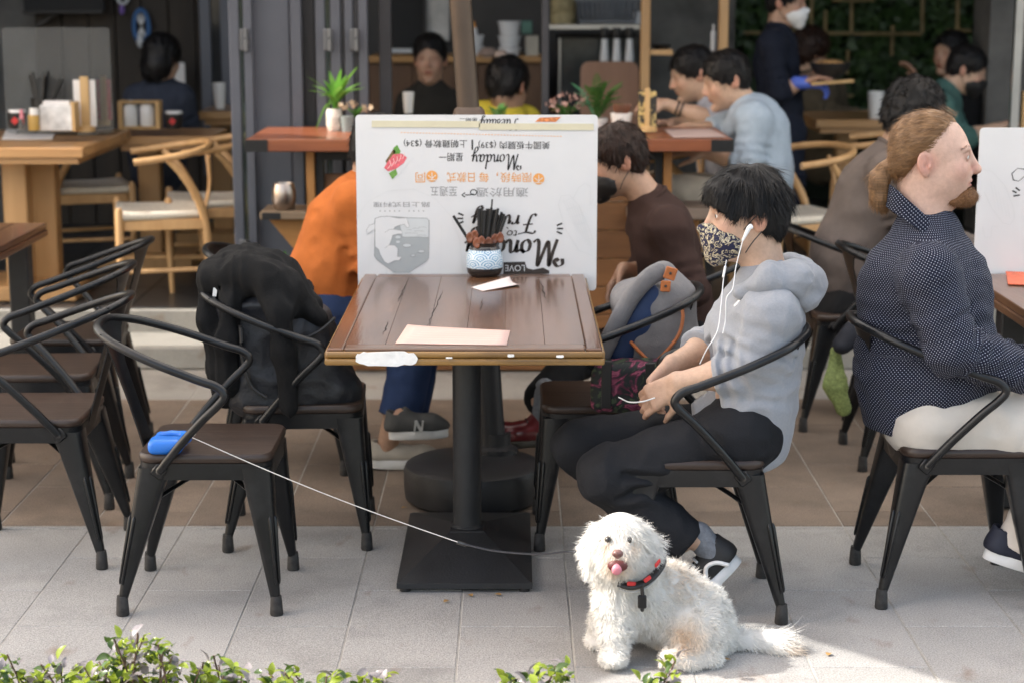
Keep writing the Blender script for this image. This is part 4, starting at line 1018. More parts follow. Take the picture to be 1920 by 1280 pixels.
# clear acrylic screen on the oak table
scn = thing('acrylic_screen', 'clear rounded acrylic screen standing on the thick oak table', 'screen', (P(108, 240, 9.2).x, 9.2, zt1))
a, b = P(12, 238, 9.2), P(205, 52, 9.2)
MB().prism(rr2(a.x, b.x, zt1+.01, b.z, .02), (0, 9.205, 0), (1, 0, 0), (0, 0, 1), .005).build('sheet', m_clear, scn, 30)
for px in (50, 165): MB().box((P(px, 240, 9.2).x, 9.2, zt1+.012), (.09, .06, .022), bev=.003).build('foot', m_clear, scn, 30)
def holder(label, cx, y0, y1, w, Y, m):
    t = thing('menu_stand', label, 'menu stand', P(cx, y1, Y))
    pbox('card', cx-w/2, y0+4, cx+w/2, y1-9, Y, .012, m, t); pbox('backing', cx-w/2-1, y0+2, cx+w/2+1, y1-9, Y+.014, .01, m_blk, t)
    pbox('upright', cx-w*.16, y0-2, cx+w*.16, y1-4, Y-.014, .013, m_ply, t)
    plathe('base', cx, y1-10, y1, w*1.05, Y, m_ply, [(1, 0), (1, .8), (.9, 1)], t); return t
holder('bamboo menu stand with white card on the thick oak table', 159, 146, 247, 38, 8.95, m_papw)
holder('menu stand with red card behind the white one on the oak table', 194, 145, 235, 24, 9.3, mat('red_card', (.42, .06, .07), .6, var=.5, vs=60))
holder('menu stand with colourful food card on the bar counter', 1214, 168, 247, 34, 8.1, mat('food_card', (.03, .028, .025), .6, col2=(.62, .46, .18), ramp=(.48, .56), vs=26))
nb = thing('napkin_box', 'white marbled napkin box on the thick oak table', 'napkin box', P(105, 247, 8.8)); pbox('box', 76, 198, 134, 246, 8.8, .1, mat('marble_print', (.66, .67, .68), .5, var=.35, vs=12), nb); pbox('napkins', 80, 190, 130, 198, 8.82, .06, m_papw, nb); pbox('frame', 134, 192, 139, 247, 8.8, .1, m_ply, nb)
su = thing('sauce_bottle', 'yellow sauce bottle with pale cap beside the napkin box', 'bottle', P(64, 245, 8.75)); plathe('bottle', 64, 215, 245, 20, 8.75, mat('mustard', (.45, .28, .06), .35), [(1, 0), (1, .85), (.8, 1)], su); plathe('cap', 64, 203, 216, 18, 8.75, m_wht, [(1, 0), (.9, 1)], su)
su = thing('spray_bottle', 'small clear bottle with pink top at the left of the oak table', 'bottle', P(41, 243, 8.7)); plathe('bottle', 41, 222, 243, 12, 8.7, m_clear, [(1, 0), (1, .9), (.6, 1)], su); plathe('cap', 41, 206, 223, 9, 8.7, mat('pink_plastic', (.6, .2, .25), .4), [(1, 0), (.6, 1)], su)
def fucup(px, y0, y1, Y, label):
    t = thing('lidded_cup', label, 'cup', P(px, y1, Y), 0, 'black cups with a red diamond'); plathe('cup', px, y0+4, y1, 32, Y, m_blk, [(.8, 0), (1, .3), (1, 1)], t); plathe('lid', px, y0, y0+5, 34, Y, m_wht, [(1, 0), (.9, 1)], t)
    c = P(px, (y0+y1)/2+2, Y); r = .028; mb = MB().box(c+V((0, -pw_(px, px+16, y1, Y)-.001, 0)), (r, .003, r), Matrix.Rotation(math.pi/4, 3, 'Y')); mb.build('red_diamond', m_redp, t, 30)
fucup(32, 206, 242, 9.0, 'black cup with red diamond at the left end of the oak table'); fucup(326, 208, 242, 9.65, 'black cup with red diamond beside the white jars')
jr = thing('jar_rack', 'bamboo rack holding two white jars', 'rack', P(260, 243, 9.62))
for a_ in ((222, 190, 228, 243), (292, 190, 298, 243), (228, 238, 292, 243), (228, 190, 292, 195)): pbox('rail', *a_, 9.6, .09, m_ply, jr)
for px, g in ((245, 'left'), (277, 'right')):
    j = thing('condiment_jar', 'white condiment jar on the %s side of the bamboo rack' % g, 'jar', P(px, 238, 9.64), 0, 'white jars in the rack'); plathe('jar', px, 196, 237, 28, 9.645, m_wht, [(.95, 0), (1, .05), (1, .9), (.85, 1)], j, 24); plathe('lid', px, 188, 197, 24, 9.645, m_wht, [(1, 0), (.5, .8), (.2, 1)], j)
tag(plathe('paper_cup', 412, 156, 205, 26, 10.6, m_wht, CUP), 'tall white paper cup on the small table by the cladding', 'cup')
tag(plathe('paper_cup', 766, 173, 213, 22, 9.0, m_wht, CUP), 'white paper cup in front of the person in the dark vest', 'cup')
tag(plathe('paper_cup', 1641, 172, 228, 32, 10.3, m_wht, CUP), 'white cup on the table in the dark inner dining room', 'cup')
# place mats and papers
def pm(label, pix, z, m, name='place_mat', cat='place mat'):
    c = [G(px, py, z+.003) for px, py in pix]; mb = MB(); mb.add(c+[q+V((0, 0, .0025)) for q in c], [(0, 1, 2, 3)[::-1], (4, 5, 6, 7), (0, 1, 5, 4), (1, 2, 6, 5), (2, 3, 7, 6), (3, 0, 4, 7)]); return tag(mb.build(name, m, None, 0), label, cat)
pm('pale place mats stacked at the left of the thick oak table', ((3, 262), (98, 262), (104, 246), (12, 244)), zt1, m_papw)
pm('pinkish paper mat at the right end of the bar counter', ((1262, 259), (1362, 258), (1330, 243), (1245, 244)), CZ, mat('mat_pink', (.46, .34, .31), .7))
pm('red card lying on the brown table at the right edge', ((1890, 534), (1935, 536), (1930, 512), (1886, 510)), TZ, mat('card_red', (.60, .12, .05), .5, var=.3, vs=40), 'card', 'card')
# black chopsticks standing at the back of the oak table
tub = thing('chopstick_tub', 'tub of black chopsticks on the thick oak table', 'tub', P(80, 205, 9.1)); plathe('tub', 82, 185, 215, 46, 9.1, m_blk, [(.9, 0), (1, 1), (.9, 1), (.8, .2)], tub)
for i in range(12): a_ = P(70+i*2, 205, 9.1); MB().bar(a_, P(54+i*6, 136+rs.uniform(-2, 14), 9.1+rs.uniform(-.03, .03)), .011, .011).build('chopstick', m_stick, tub, 30)

# ================================================================== planters on the counter
def leafm(name, c, c2, tr=.35):
    m = mat(name, c, .45, col2=c2, vs=25, ramp=(.3, .7), rnd=.18)
    n, L, b = nodes_of(m); src = b.inputs['Base Color'].links[0].from_socket; t = n.new('ShaderNodeBsdfTranslucent'); L.new(src, t.inputs[0])
    x = n.new('ShaderNodeMixShader'); x.inputs[0].default_value = tr; o = [q for q in n if q.type == 'OUTPUT_MATERIAL'][0]
    L.new(b.outputs[0], x.inputs[1]); L.new(t.outputs[0], x.inputs[2]); L.new(x.outputs[0], o.inputs[0]); return m
m_leafb = leafm('leaf_bright', (.10, .30, .03), (.25, .50, .10)); m_fern = leafm('fern_green', (.04, .13, .025), (.09, .24, .05)); m_tealf = leafm('fern_teal', (.06, .25, .12), (.14, .38, .22))
def blade(pts, w, fold=.25, n=8):
    c = crom(pts, n); m = len(c); v, f = [], []
    for i, p in enumerate(c):
        t = (c[min(i+1, m-1)]-c[max(i-1, 0)]).normalized(); s_ = t.cross(V((0, 0, 1)));
        if s_.length < .1: s_ = t.cross(V((0, 1, 0)))
        s_.normalize(); u = s_.cross(t); k = i/(m-1); ww = w*math.sin(math.pi*min(1, .12+.88*k)**.8)**.8*.5
        v += [p+s_*ww+u*ww*fold, p, p-s_*ww+u*ww*fold]
    for i in range(m-1): a = i*3; f += [(a, a+1, a+4, a+3), (a+1, a+2, a+5, a+4)]
    return v, f
def frond(pts, w, k=14):
    """a fern frond: rachis with paired leaflets"""
    c = crom(pts, 5); mb = MB(); mb.tube(c, [.0018]*len(c), 5); L = len(c)
    for i in range(2, L):
        t = (c[min(i+1, L-1)]-c[i-1]).normalized(); s_ = t.cross(V((0, 0, 1))); s_.normalize() if s_.length > .05 else None
        u = i/L; ln = w*math.sin(math.pi*min(1, .15+.8*u))
        for sg in (-1, 1):
            e = c[i]+s_*sg*ln+t*ln*.5; nrm = t*ln*.22
            mb.add([c[i], c[i]+s_*sg*ln*.5+t*ln*.45, e, c[i]+s_*sg*ln*.5-t*ln*.05], [(0, 1, 2, 3)])
    return mb
ctry = CZ; Yp = 8.2
fp = G(645, 247, CZ); fp.y += .05
pl = thing('potted_fern', 'bright green arching fern in a patterned white pot on the counter', 'plant', fp)
plathe('pot', 627, 205, 247, 30, fp.y-.02, mat('pot_patterned', (.62, .58, .52), .4, var=.5, vs=35), [(.8, 0), (1, .3), (1, .85), (.85, 1)], pl)
for i, (ex, ey) in enumerate(((573, 142), (577, 170), (617, 133), (650, 140), (672, 124), (680, 155), (660, 150), (598, 180), (610, 225), (640, 160), (625, 150), (685, 165), (590, 250), (605, 150), (640, 128), (662, 138), (668, 165), (584, 160), (632, 170), (650, 178))):
    b0 = P(630, 205, fp.y); e = P(ex, ey, fp.y+random.uniform(-.08, .08)); mid = (b0+e)/2+V((0, 0, .03 if ey < 200 else .06))
    v, f = blade([b0, (b0*2+mid)/3+V((0, 0, .02)), mid, e], .038 if ey < 200 else .02); MB().add(v, f).build('frond', m_leafb, pl, 180)
pk = thing('flower_pot', 'grey tin of dried cream flowers beside the bright fern', 'plant', P(650, 250, fp.y-.06)); plathe('pot', 652, 218, 250, 26, fp.y-.05, mat('pot_tin', (.20, .24, .24), .5), [(.8, 0), (1, 1)], pk)
m_cream = mat('petal_cream', (.55, .43, .30), .7, var=.3, vs=60, rnd=.2); m_pinkp = mat('petal_pink', (.42, .27, .24), .7, var=.3, vs=60, rnd=.2)
def blossoms(parent, cx, cy, rx, ry, Y, n, m, seed, size=.016, mleaf=None):
    r = random.Random(seed)
    fl_ = MB().add([(math.cos(a)*(1 if k % 2 else .45), math.sin(a)*(1 if k % 2 else .45), .35*(k % 2)) for k, a in enumerate(np.linspace(0, 2*math.pi, 11)[:-1])]+[(0, 0, 0)], [(k, (k+1) % 10, 10) for k in range(10)])
    first = None
    for i in range(n):
        a, q = r.uniform(0, 6.28), math.sqrt(r.random()); p = P(cx+rx*q*math.cos(a), cy+ry*q*math.sin(a), Y+r.uniform(-.06, .06))
        if first is None: first = fl_.build('blossom', m, parent, 0, False); o = first
        else: o = place('blossom', first.data, parent, False)
        o.location = p-parent.location; o.rotation_euler = (r.uniform(.6, 1.6), r.uniform(-.6, .6), r.uniform(0, 6)); o.scale = (size*r.uniform(.7, 1.2),)*3
    mb = MB()
    for i in range(n): 
        a, q = r.uniform(0, 6.28), math.sqrt(r.random()); e = P(cx+rx*q*math.cos(a), cy+ry*.6*q*math.sin(a)+ry*.4, Y+r.uniform(-.05, .05)); b0 = P(cx, cy+ry*1.7, Y)
        v, f = blade([b0, (b0+e)/2+V((0, 0, .01)), e], .013); mb.add(v, f)
    mb.build('foliage', mleaf or m_fern, parent, 180)['kind'] = 'stuff'
blossoms(pk, 668, 200, 30, 14, fp.y-.05, 16, m_cream, 1)
f2 = G(1110, 246, CZ); f2.y += .05
p2 = thing('flower_bunch', 'bunch of dusty pink flowers on the counter behind the menu board', 'plant', P(1058, 250, f2.y)); plathe('pot', 1060, 225, 250, 40, f2.y, m_blk, [(.8, 0), (1, 1)], p2)
blossoms(p2, 1060, 193, 38, 20, f2.y, 40, m_pinkp, 2, .015)
p3 = thing('potted_fern', 'feathery dark green fern right of the dusty pink flowers', 'plant', P(1118, 250, f2.y)); plathe('pot', 1118, 222, 250, 44, f2.y, m_wht, [(.8, 0), (1, 1)], p3)
r_ = random.Random(5)
for i in range(26):
    ex, ey = r_.choice([(1078, 158), (1095, 150), (1115, 148), (1128, 140), (1145, 150), (1160, 160), (1172, 150), (1150, 180), (1088, 185), (1165, 185), (1120, 170)]); ex += r_.uniform(-9, 9); ey += r_.uniform(-6, 16)
    b0 = P(1118, 226, f2.y); e = P(ex, ey, f2.y+r_.uniform(-.1, .1)); frond([b0, (b0+e)/2+V((0, 0, .035)), e], .025).build('frond', m_tealf if ex < 1092 else m_fern, p3, 0)
p4 = thing('potted_herb', 'small green herb peeping over the menu board beside the parasol pole', 'plant', P(935, 235, 8.2)); plathe('pot', 935, 222, 250, 40, 8.2, m_blk, [(.8, 0), (1, 1)], p4)
for i in range(12):
    b0 = P(935+r_.uniform(-12, 12), 228, 8.2); e = P(935+r_.uniform(-26, 24), 200+r_.uniform(-8, 14), 8.2+r_.uniform(-.06, .06)); frond([b0, (b0+e)/2+V((0, 0, .015)), e], .016).build('frond', m_fern, p4, 0)
p5 = thing('succulent', 'small succulent in a turquoise pot behind the black backpack', 'plant', P(530, 520, 7.6)); plathe('pot', 533, 498, 535, 44, 7.7, mat('turquoise', (.16, .42, .38), .4), [(.8, 0), (1, 1), (.9, 1)], p5)
for i in range(24):
    b0 = P(530, 505, 7.7); a = r_.uniform(0, 6.28); e = P(530+22*math.cos(a), 487+18*math.sin(a), 7.7+r_.uniform(-.05, .05)); v, f = blade([b0, (b0+e)/2, e], .022); MB().add(v, f).build('leaf', m_fern, p5, 180)
tb2 = thing('utensil_tub', 'white tub of red-brown spoons on the counter beside the feathery fern', 'tub', P(1165, 247, 8.15)); plathe('tub', 1165, 212, 247, 42, 8.15, m_wht, CUP, tb2)
for i in range(6): q = P(1152+i*6, 200, 8.15); MB().tube([P(1162, 240, 8.15), q, q+V((0, 0, .015))], [.005, .011, .004], 8, flat=.5).build('spoon', m_spoon, tb2)
# ================================================================== people
def skinm(name, c, rough=.5): return mat(name, (.93, .93, .93), rough, var=.11, vs=70, attr='Col', sss=.1, bump=.12, bs=260)
m_skin = skinm('skin', (1, 1, 1))
TONE = {'pale': (.62, .40, .31), 'light': (.58, .38, .27), 'tan': (.46, .28, .19)}
def frame(origin, fwd, up, sc=1.):
    f = V(fwd).normalized(); u = V(up); s = u.cross(f).normalized(); u = f.cross(s)
    M4 = Matrix((f*sc, s*sc, u*sc)).transposed().to_4x4(); M4.translation = V(origin); return M4
def head_field(h=.0045, neck=None, fat=0., nose=1., beard=0, brow=1., lips=1.):
    F = Field((-.135, -.11, -.2), (.15, .11, .14), h); K = .02
    F.ell((-.014, 0, .034), (.094, .075+fat*.3, .087), k=K)
    F.ell((.028, 0, -.012), (.066, .060+fat, .088), k=.025)
    F.ell((.02, 0, -.055), (.062, .055+fat*1.3, .05), k=.03)                  # jaw mass
    F.cone((.045, 0, -.085), (.081, 0, -.093), .032+fat, .023, .02)             # chin
    for s in (-1, 1):
        F.ell((.055, s*.034, -.022), (.03, .024+fat, .028), k=.02)             # cheek
        F.ell((.074, s*.026, .032), (.0155, .022, .010*brow), k=.014)           # brow ridge
        F.ell((.098, s*.031, .012), (.022, .017, .012), k=.012, op='s')        # eye socket
        F.ell((.0755, s*.031, .012), (.0145, .0145, .0135), k=.003)             # lids
        if h < .004: F.ell((.0905, s*.034, .0112), (.0085, .0130, .0052), k=.002, op='s')
        F.cone((.070, s*.012, -.030), (.093, s*.0125, -.031), .008, .0068*nose, .006)   # nostril wings
        R = Matrix.Rotation(-s*.42, 3, 'Z') @ Matrix.Rotation(-.2, 3, 'Y')
        c = V((-.022, s*(.077+fat*.5), -.006))
        o_ = R @ V((0, s, 0)); F.ell(c, (.0195, .0078, .032), np.array(R), k=.006); F.ell(c+o_*.0085+V((.002, 0, .005)), (.0125, .0085, .0205), np.array(R), k=.003, op='s')
        F.ell(c+o_*.003+V((-.001, 0, .004)), (.0055, .0045, .015), np.array(R), k=.003); F.ell(c+o_*.007+V((.006, 0, -.004)), (.006, .008, .008), np.array(R), k=.003, op='s')
        F.ell(c+V((.013, s*.001, -.006)), (.005, .0045, .007), k=.004)
    F.ell((.068, 0, -.053), (.026, .030, .030), k=.018)
    F.cone((.084, 0, .022), (.108*nose**.5, 0, -.020), .0085, .0105*nose, .012)  # nose bridge to tip
    F.ell((.106*nose**.5, 0, -.023), (.0125, .0125, .010), k=.008)
    F.ell((.092, 0, -.0505), (.009, .021, .0055*lips), k=.006); F.ell((.089, 0, -.0615), (.0095, .018, .0065*lips), k=.006)
    F.ell((.102, 0, -.0565), (.010, .021, .0018), k=.003, op='s')
    F.ell((.086, 0, -.074), (.012, .018, .006), k=.01, op='s')
    nk = neck if neck is not None else (-.035, 0, -.19)
    F.cone((-.028, 0, -.05), nk, .054+fat*1.2, .060+fat*1.2, .03)
    return F
def head_paint(t, flush=1.):
    t = np.array(t); red = t*np.array([1.0, .62, .60])
    P_ = [((.02, 0, -.01), 9., tuple(t)), ((.1, 0, -.02), .02, tuple(t*.5+red*.5)), ((.095, 0, -.056), (.02, .026, .011), tuple(red*.85))]
    P_ += [((.100, 0, -.0565), (.010, .023, .0030), (.16, .05, .045))]  # shade of the mouth slit, put into the skin colour
    for s in (-1, 1): P_ += [((-.016, s*.087, -.004), (.011, .012, .014), tuple(red*.5)), ((.099, s*.008, -.0335), .005, tuple(red*.3))]  # shade of ear hollows and nostrils painted as darker skin
    for s in (-1, 1): P_ += [((-.022, s*.085, -.006), .035, tuple(t*.45+red*.55)), ((.07, s*.045, -.02), .03, tuple(t*.7+red*.3)), ((.08, s*.031, .012), .020, tuple(t*np.array([.74, .66, .64])))]  # ear and cheek flush, then eye-socket shade painted into the skin
    return P_
m_eye = mat('eye_white', (.62, .60, .57), .15, var=.02, coat=.5); m_iris = mat('iris', (.03, .022, .016), .1, coat=.6); m_irisb = mat('iris_pale', (.12, .17, .18), .1, coat=.6)
def hairm(name, c, c2, rough=.42): return mat(name, c, rough, col2=c2, vs=40, stretch=(1, 1, 1), spec=.22)
m_hblk = hairm('hair_black', (.006, .0055, .006), (.013, .012, .012)); m_hbrn = hairm('hair_dark_brown', (.012, .006, .004), (.03, .014, .009))
m_hfair = mat('hair_fair_brown', (.085, .040, .017), .42, col2=(.36, .20, .09), ramp=(.25, .78), vs=150, stretch=(.07, 1, 1), spec=.35, detail=4); m_hbeard = mat('beard_ginger', (.085, .036, .014), .6, col2=(.30, .15, .065), ramp=(.3, .75), vs=260, spec=.3)
def quad_strip_merge(items):
    vs, fs, o = [], [], 0
    for v, f in items: vs.append(np.asarray(v)); fs.append(np.asarray(f)+o); o += len(v)
    return np.concatenate(vs), np.concatenate(fs)
def hair_mesh(name, F, m, parent, xf, n, length, width, flow, seed=0, lift=.25, curl=.2, droop=.2, keep=None, seg=4):
    """solid cap from a field plus ribbon strands following flow(p) in head space"""
    v, f = F.mesh(); v = relax(v, f, 1)
    p, nr = sample_surface(v, f, n, seed, keep)
    d = flow(p); d = d-nr*np.sum(d*nr, 1)[:, None]; d /= np.linalg.norm(d, axis=1)[:, None]+1e-6
    L = length(p) if callable(length) else np.full(n, length)
    sv, sf = strands(p-nr*.002, nr, d, L, width, seg, lift, curl, droop, seed)
    V_, F_ = quad_strip_merge([(v, f), (sv, sf)]); M4 = np.array(xf); V_ = V_@M4[:3, :3].T+M4[:3, 3]
    return link_mesh(name, V_, F_, m, parent, 180)
def crown_flow(p, c=(-.03, 0, .12), back=0.):
    d = p-np.array(c); d[:, 2] *= .3; d[:, 2] -= .06; d[:, 0] -= back; return d
def short_hair(style='crop'):
    F = Field((-.16, -.125, -.15), (.15, .125, .19), .005)
    if style == 'boy':
        F.ell((-.010, 0, .045), (.106, .087, .090), k=.02); F.ell((-.055, 0, .0), (.058, .073, .082), k=.02); F.ell((.052, 0, .060), (.052, .067, .046), k=.02)
        F.ell((.072, 0, .034), (.028, .058, .028), k=.015)
        F.ell((.14, 0, -.042), (.118, .14, .094), k=.008, op='s')
        for s in (-1, 1): F.ell((.030, s*.10, -.042), (.058, .045, .052), k=.008, op='s'); F.ell((-.014, s*.1, -.03), (.028, .04, .05), k=.008, op='s')
        F.ell((-.05, 0, -.16), (.1, .1, .06), k=.01, op='s')
        F.wrinkle(.006, (40, 40, 18), 3)
    elif style == 'crop':
        F.ell((-.014, 0, .042), (.104, .084, .092), k=.02); F.ell((-.05, 0, .0), (.058, .072, .075), k=.02)
        F.ell((.118, 0, -.035), (.09, .14, .104), k=.01, op='s')
        for s in (-1, 1): F.ell((.02, s*.1, -.045), (.055, .04, .055), k=.008, op='s')
        F.ell((-.05, 0, -.15), (.1, .1, .065), k=.01, op='s'); F.wrinkle(.004, (45, 45, 25), 4)
    elif style == 'volume':
        F.ell((-.02, 0, .055), (.118, .105, .105), k=.02); F.ell((-.06, 0, .0), (.07, .085, .09), k=.02)
        F.ell((.125, 0, -.03), (.095, .14, .085), k=.01, op='s')
        for s in (-1, 1): F.ell((.02, s*.115, -.05), (.055, .04, .055), k=.008, op='s')
        F.ell((-.05, 0, -.16), (.1, .11, .065), k=.01, op='s'); F.wrinkle(.009, (38, 38, 38), 5)
    elif style == 'bob':
        F.ell((-.016, 0, .045), (.11, .092, .094), k=.02); F.ell((-.05, 0, -.03), (.07, .088, .1), k=.02)
        F.ell((.13, 0, -.035), (.1, .13, .095), k=.01, op='s'); F.wrinkle(.005, (45, 45, 12), 6)
    elif style == 'back':
        F.ell((-.017, 0, .036), (.0965, .0785, .090), k=.02); F.ell((-.06, 0, .0), (.050, .064, .062), k=.02)
        for s in (-1, 1): F.cut((-.012, s*.075, .04), (1, s*.35, -.72), .012)
        for s in (-1, 1): F.ell((-.004, s*.095, -.05), (.046, .05, .056), k=.008, op='s')
        F.ell((-.03, 0, -.15), (.1, .1, .085), k=.01, op='s')
        F.wrinkle(.0022, (25, 60, 40), 7)
        F.path([(-.098, 0, -.015), (-.118, 0, -.03), (-.135, 0, -.06), (-.128, 0, -.1), (-.11, 0, -.12)], [.02, .02, .028, .026, .01], k=.012)
    return F
def add_hand(F, wrist, d, n, sc=1., curl=.5, thumb=1, spread=.0):
    """palm and five bent fingers on a field; d = towards fingers, n = palm normal, thumb side = d x n times thumb"""
    d = V(d).normalized(); n = V(n); n = (n-d*n.dot(d)).normalized(); s = d.cross(n)*thumb; w = V(wrist)
    for t in (-.028, -.010, .010, .027): F.cone(w+s*t*.5*sc, w+d*.088*sc+s*t*sc, .0165*sc, .0125*sc, .012)
    for i, (t, l) in enumerate(((.029, .92), (.0098, 1.0), (-.0098, .95), (-.028, .78))):
        p = w+d*.088*sc+s*t*sc; a = curl*(.55+.12*i); dd = d+s*spread*t*20
        for k, (ln, r0, r1) in enumerate(((.044, .0098, .0088), (.027, .0088, .008), (.021, .008, .0066))):
            q = (dd.normalized()*math.cos(a)+n*math.sin(a)); e = p+q*ln*l*sc; F.cone(p, e, r0*sc, r1*sc, .003); p = e; a += curl*.75
    p = w+d*.022*sc+s*.024*sc; q1 = (d*.62+s*.62+n*.35).normalized(); e = p+q1*.046*sc; F.cone(p, e, .0165*sc, .0115*sc, .014)
    q2 = (d*.9+s*.22+n*.4).normalized(); e2 = e+q2*.032*sc; F.cone(e, e2, .0108*sc, .0095*sc, .004); F.cone(e2, e2+(q2+n*.25).normalized()*.025*sc, .0095*sc, .0075*sc, .004)
def bounds(pts, m): a = np.array([tuple(p) for p in pts]); return a.min(0)-m, a.max(0)+m
def figure(label, J, fw, hfw, hup=(0, 0, 1), tone='light', sc=1., shirt=None, pants=None, chest=(.155, .80), belly=None, arm=(.058, .048, .038), sleeve=1., hair=None, hm=None,
           h=.0045, fat=0., hn=1200, group=None, pr=(.088, .066, .056), hand=None, fine=.0055, gh=.009, wr=.004, beard=False, nose=1., eyes=True, iris=None, hairlen=.035, neckr=None, collar=True, hem=None, name='person', hwid=.0022, hlift=.25, hdroop=.25, fk=1.1, hr=.115, ak=.04, tf=0., hcurl=.22):
    base = V((J['pelvis'].x, J['pelvis'].y, min(q.z for q in J.values())))
    t = thing(name, label, 'person', base, 0, group); fw = V(fw).normalized(); T = np.array(TONE[tone])
    fields = []
    HM = frame(J['head'], hfw, hup, sc)
    nl = HM.inverted() @ J['neck']; ln = np.array(nl); zmin = min(-.2, ln[2]-.03); 
    HF = head_field(h, tuple(ln if ln[2] > -.19 else ln*(.19/abs(ln[2]))), fat, nose)
    hv, hf = HF.mesh(); hv = relax(hv, hf, 1)
    # colour in head space
    cols = np.ones((len(hv), 3))*T
    for c, r, cc in head_paint(T)[1:]:
        d = hv-np.array(c); d = d/np.array(r) if isinstance(r, tuple) else d/r; w = np.clip(1.4-np.linalg.norm(d, axis=1), 0, 1)[:, None]; w = w*w*(3-2*w); cols = cols*(1-w)+np.array(cc)*w
    M4 = np.array(HM); hv = hv@M4[:3, :3].T+M4[:3, 3]; parts = [(hv, hf, cols)]
    pts = [J[k] for k in J if k != 'head']; lo, hi = bounds(pts, .22)
    B = Field(lo, hi, .016); fl = (fw, chest[1])
    B.cone(J['waist'], J['chest'], chest[0]*.62, chest[0]*.7, .05, fl); B.cone(J['chest'], J['neck'], chest[0]*.6, .055, .05, fl); B.cone(J['shL'], J['shR'], .045, .045, .05)
    B.cone(J['pelvis'], J['waist'], .085, chest[0]*.62, .05, fl)
    for s in 'LR':
        if 'el'+s in J: B.cone(J['sh'+s], J['el'+s], .042, .036, .03)
        if 'kn'+s in J: B.cone(J['hip'+s], J['kn'+s], .07, .048, .04); B.cone(J['kn'+s], J['an'+s], .046, .032, .03)
    v, f = B.mesh(); parts.append((v, f, np.ones((len(v), 3))*T))
    for s in 'LR':
        if 'wr'+s not in J: continue
        e, w = J['el'+s], J['wr'+s]; d = (w-e).normalized(); spec = (hand or {}).get(s, {})
        hd = V(spec.get('d', d)).normalized(); lo, hi = bounds([e, w, w+hd*.2*sc], .07)
        A = Field(lo, hi, fine); A.cone(e, e.lerp(w, .45), .041*sc, .040*sc, .02); A.cone(e.lerp(w, .3), w, .041*sc, .0265*sc, .02)
        add_hand(A, w, hd, spec.get('n', (0, 0, -1)), sc*.98, spec.get('curl', .5), spec.get('thumb', 1))
        v, f = A.mesh(); v = relax(v, f, 1)
        k = np.clip((v-np.array(w))@np.array(d)/.12, 0, 1)[:, None]; c = T*(1-k*.12)*np.array([1, 1-.08, 1-.08])**k
        parts.append((v, f, c))
    o = 0; vs, fs, cs = [], [], []
    for v, f, c in parts: vs.append(v); fs.append(f+o); cs.append(c); o += len(v)
    body = link_mesh('body', np.concatenate(vs), np.concatenate(fs), m_skin, t, 180)
    ca = np.ones((o, 4), np.float32); ca[:, :3] = np.concatenate(cs); body.data.color_attributes.new('Col', 'FLOAT_COLOR', 'POINT').data.foreach_set('color', ca.ravel())
    if eyes:
        for s in (-1, 1):
            em = MB(); n = 10; c = V((.0765, s*.031, .012)); r = .0118
            em.lathe([(r*math.sin(a), -r*math.cos(a)) for a in np.linspace(.05, math.pi-.05, 9)], (0, 0, 0), 12)
            em.v = [tuple(HM @ (V(q)+c)) for q in em.v]; e = em.build('eye', m_eye, t, 180)
            im = MB().lathe([(0.0058, r*.885), (.0035, r*.975), (.001, r*1.01)], (0, 0, 0), 12, (1, 0, 0)); im.v = [tuple(HM @ (V(q)+c)) for q in im.v]; im.build('iris', iris or m_iris, e, 180)
        for s in (-1, 1):
            pz = np.array([(.082, s*.012, .029), (.0845, s*.025, .036), (.078, s*.04, .0375), (.066, s*.052, .031)]); rr = np.random.default_rng(3)
            q = np.repeat(np.array([tuple(x) for x in crom(pz.tolist(), 10)]), 6, 0)+rr.normal(0, .0018, (31*6, 3)); nr = np.tile([1., 0, 0], (len(q), 1)); dd = np.tile([0., s*.9, .4], (len(q), 1))
            sv, sf = strands(q, nr, dd, .008, .0012, 2, .15, .1, 0, 1); sv = sv@M4[:3, :3].T+M4[:3, 3]; link_mesh('eyebrow', sv, sf, hm or m_hblk, t, 180)
    if hair:
        HFd = short_hair(hair)
        fl_ = (lambda p: crown_flow(p)) if hair != 'back' else (lambda p: np.where((p[:, :1] > -.095), np.array([[-1., 0, -.15]])-p*np.array([[0, 2.5, 2.5]]), np.array([[.1, 0, -1.]])))
        hair_mesh('hair', HFd, hm or m_hblk, t, HM, hn, hairlen, hwid, fl_, 2, hlift if hair != 'back' else .015, hcurl, hdroop)
    if shirt:
        pts = [J[k] for k in ('waist', 'chest', 'neck', 'shL', 'shR', 'pelvis')]+[J[k+s] for s in 'LR' for k in ('el', 'wr') if k+s in J]
        lo, hi = bounds(pts, max(chest[0], .12)+.06); S = Field(lo, hi, gh)
        S.cone(J['waist'], J['chest'], belly or chest[0], chest[0], .06, fl); S.cone(J['chest'], J['neck'].lerp(J['chest'], .25), chest[0]*.92, .085, .06, fl)
        S.cone(J['shL'], J['shR'], arm[0]*1.05, arm[0]*1.05, .06); S.cone(J['pelvis'], J['waist'], (belly or chest[0])*.97, belly or chest[0], .05, fl)
        S.cone(J['neck'].lerp(J['chest'], .35), J['neck'], .09, neckr or .066, .04)
        for s in 'LR':
            if 'el'+s not in J: continue
            if sleeve < 0:
                S.cone(J['sh'+s], J['sh'+s].lerp(J['el'+s], 1+sleeve), arm[0]*1.05, arm[0]*1.1, .04)
            else:
                S.cone(J['sh'+s], J['el'+s], arm[0], arm[1], ak)
                if sleeve > 0 and 'wr'+s in J: S.cone(J['el'+s], J['el'+s].lerp(J['wr'+s], sleeve), arm[1], arm[1]*(1-sleeve)+arm[2]*sleeve, min(.03, ak))
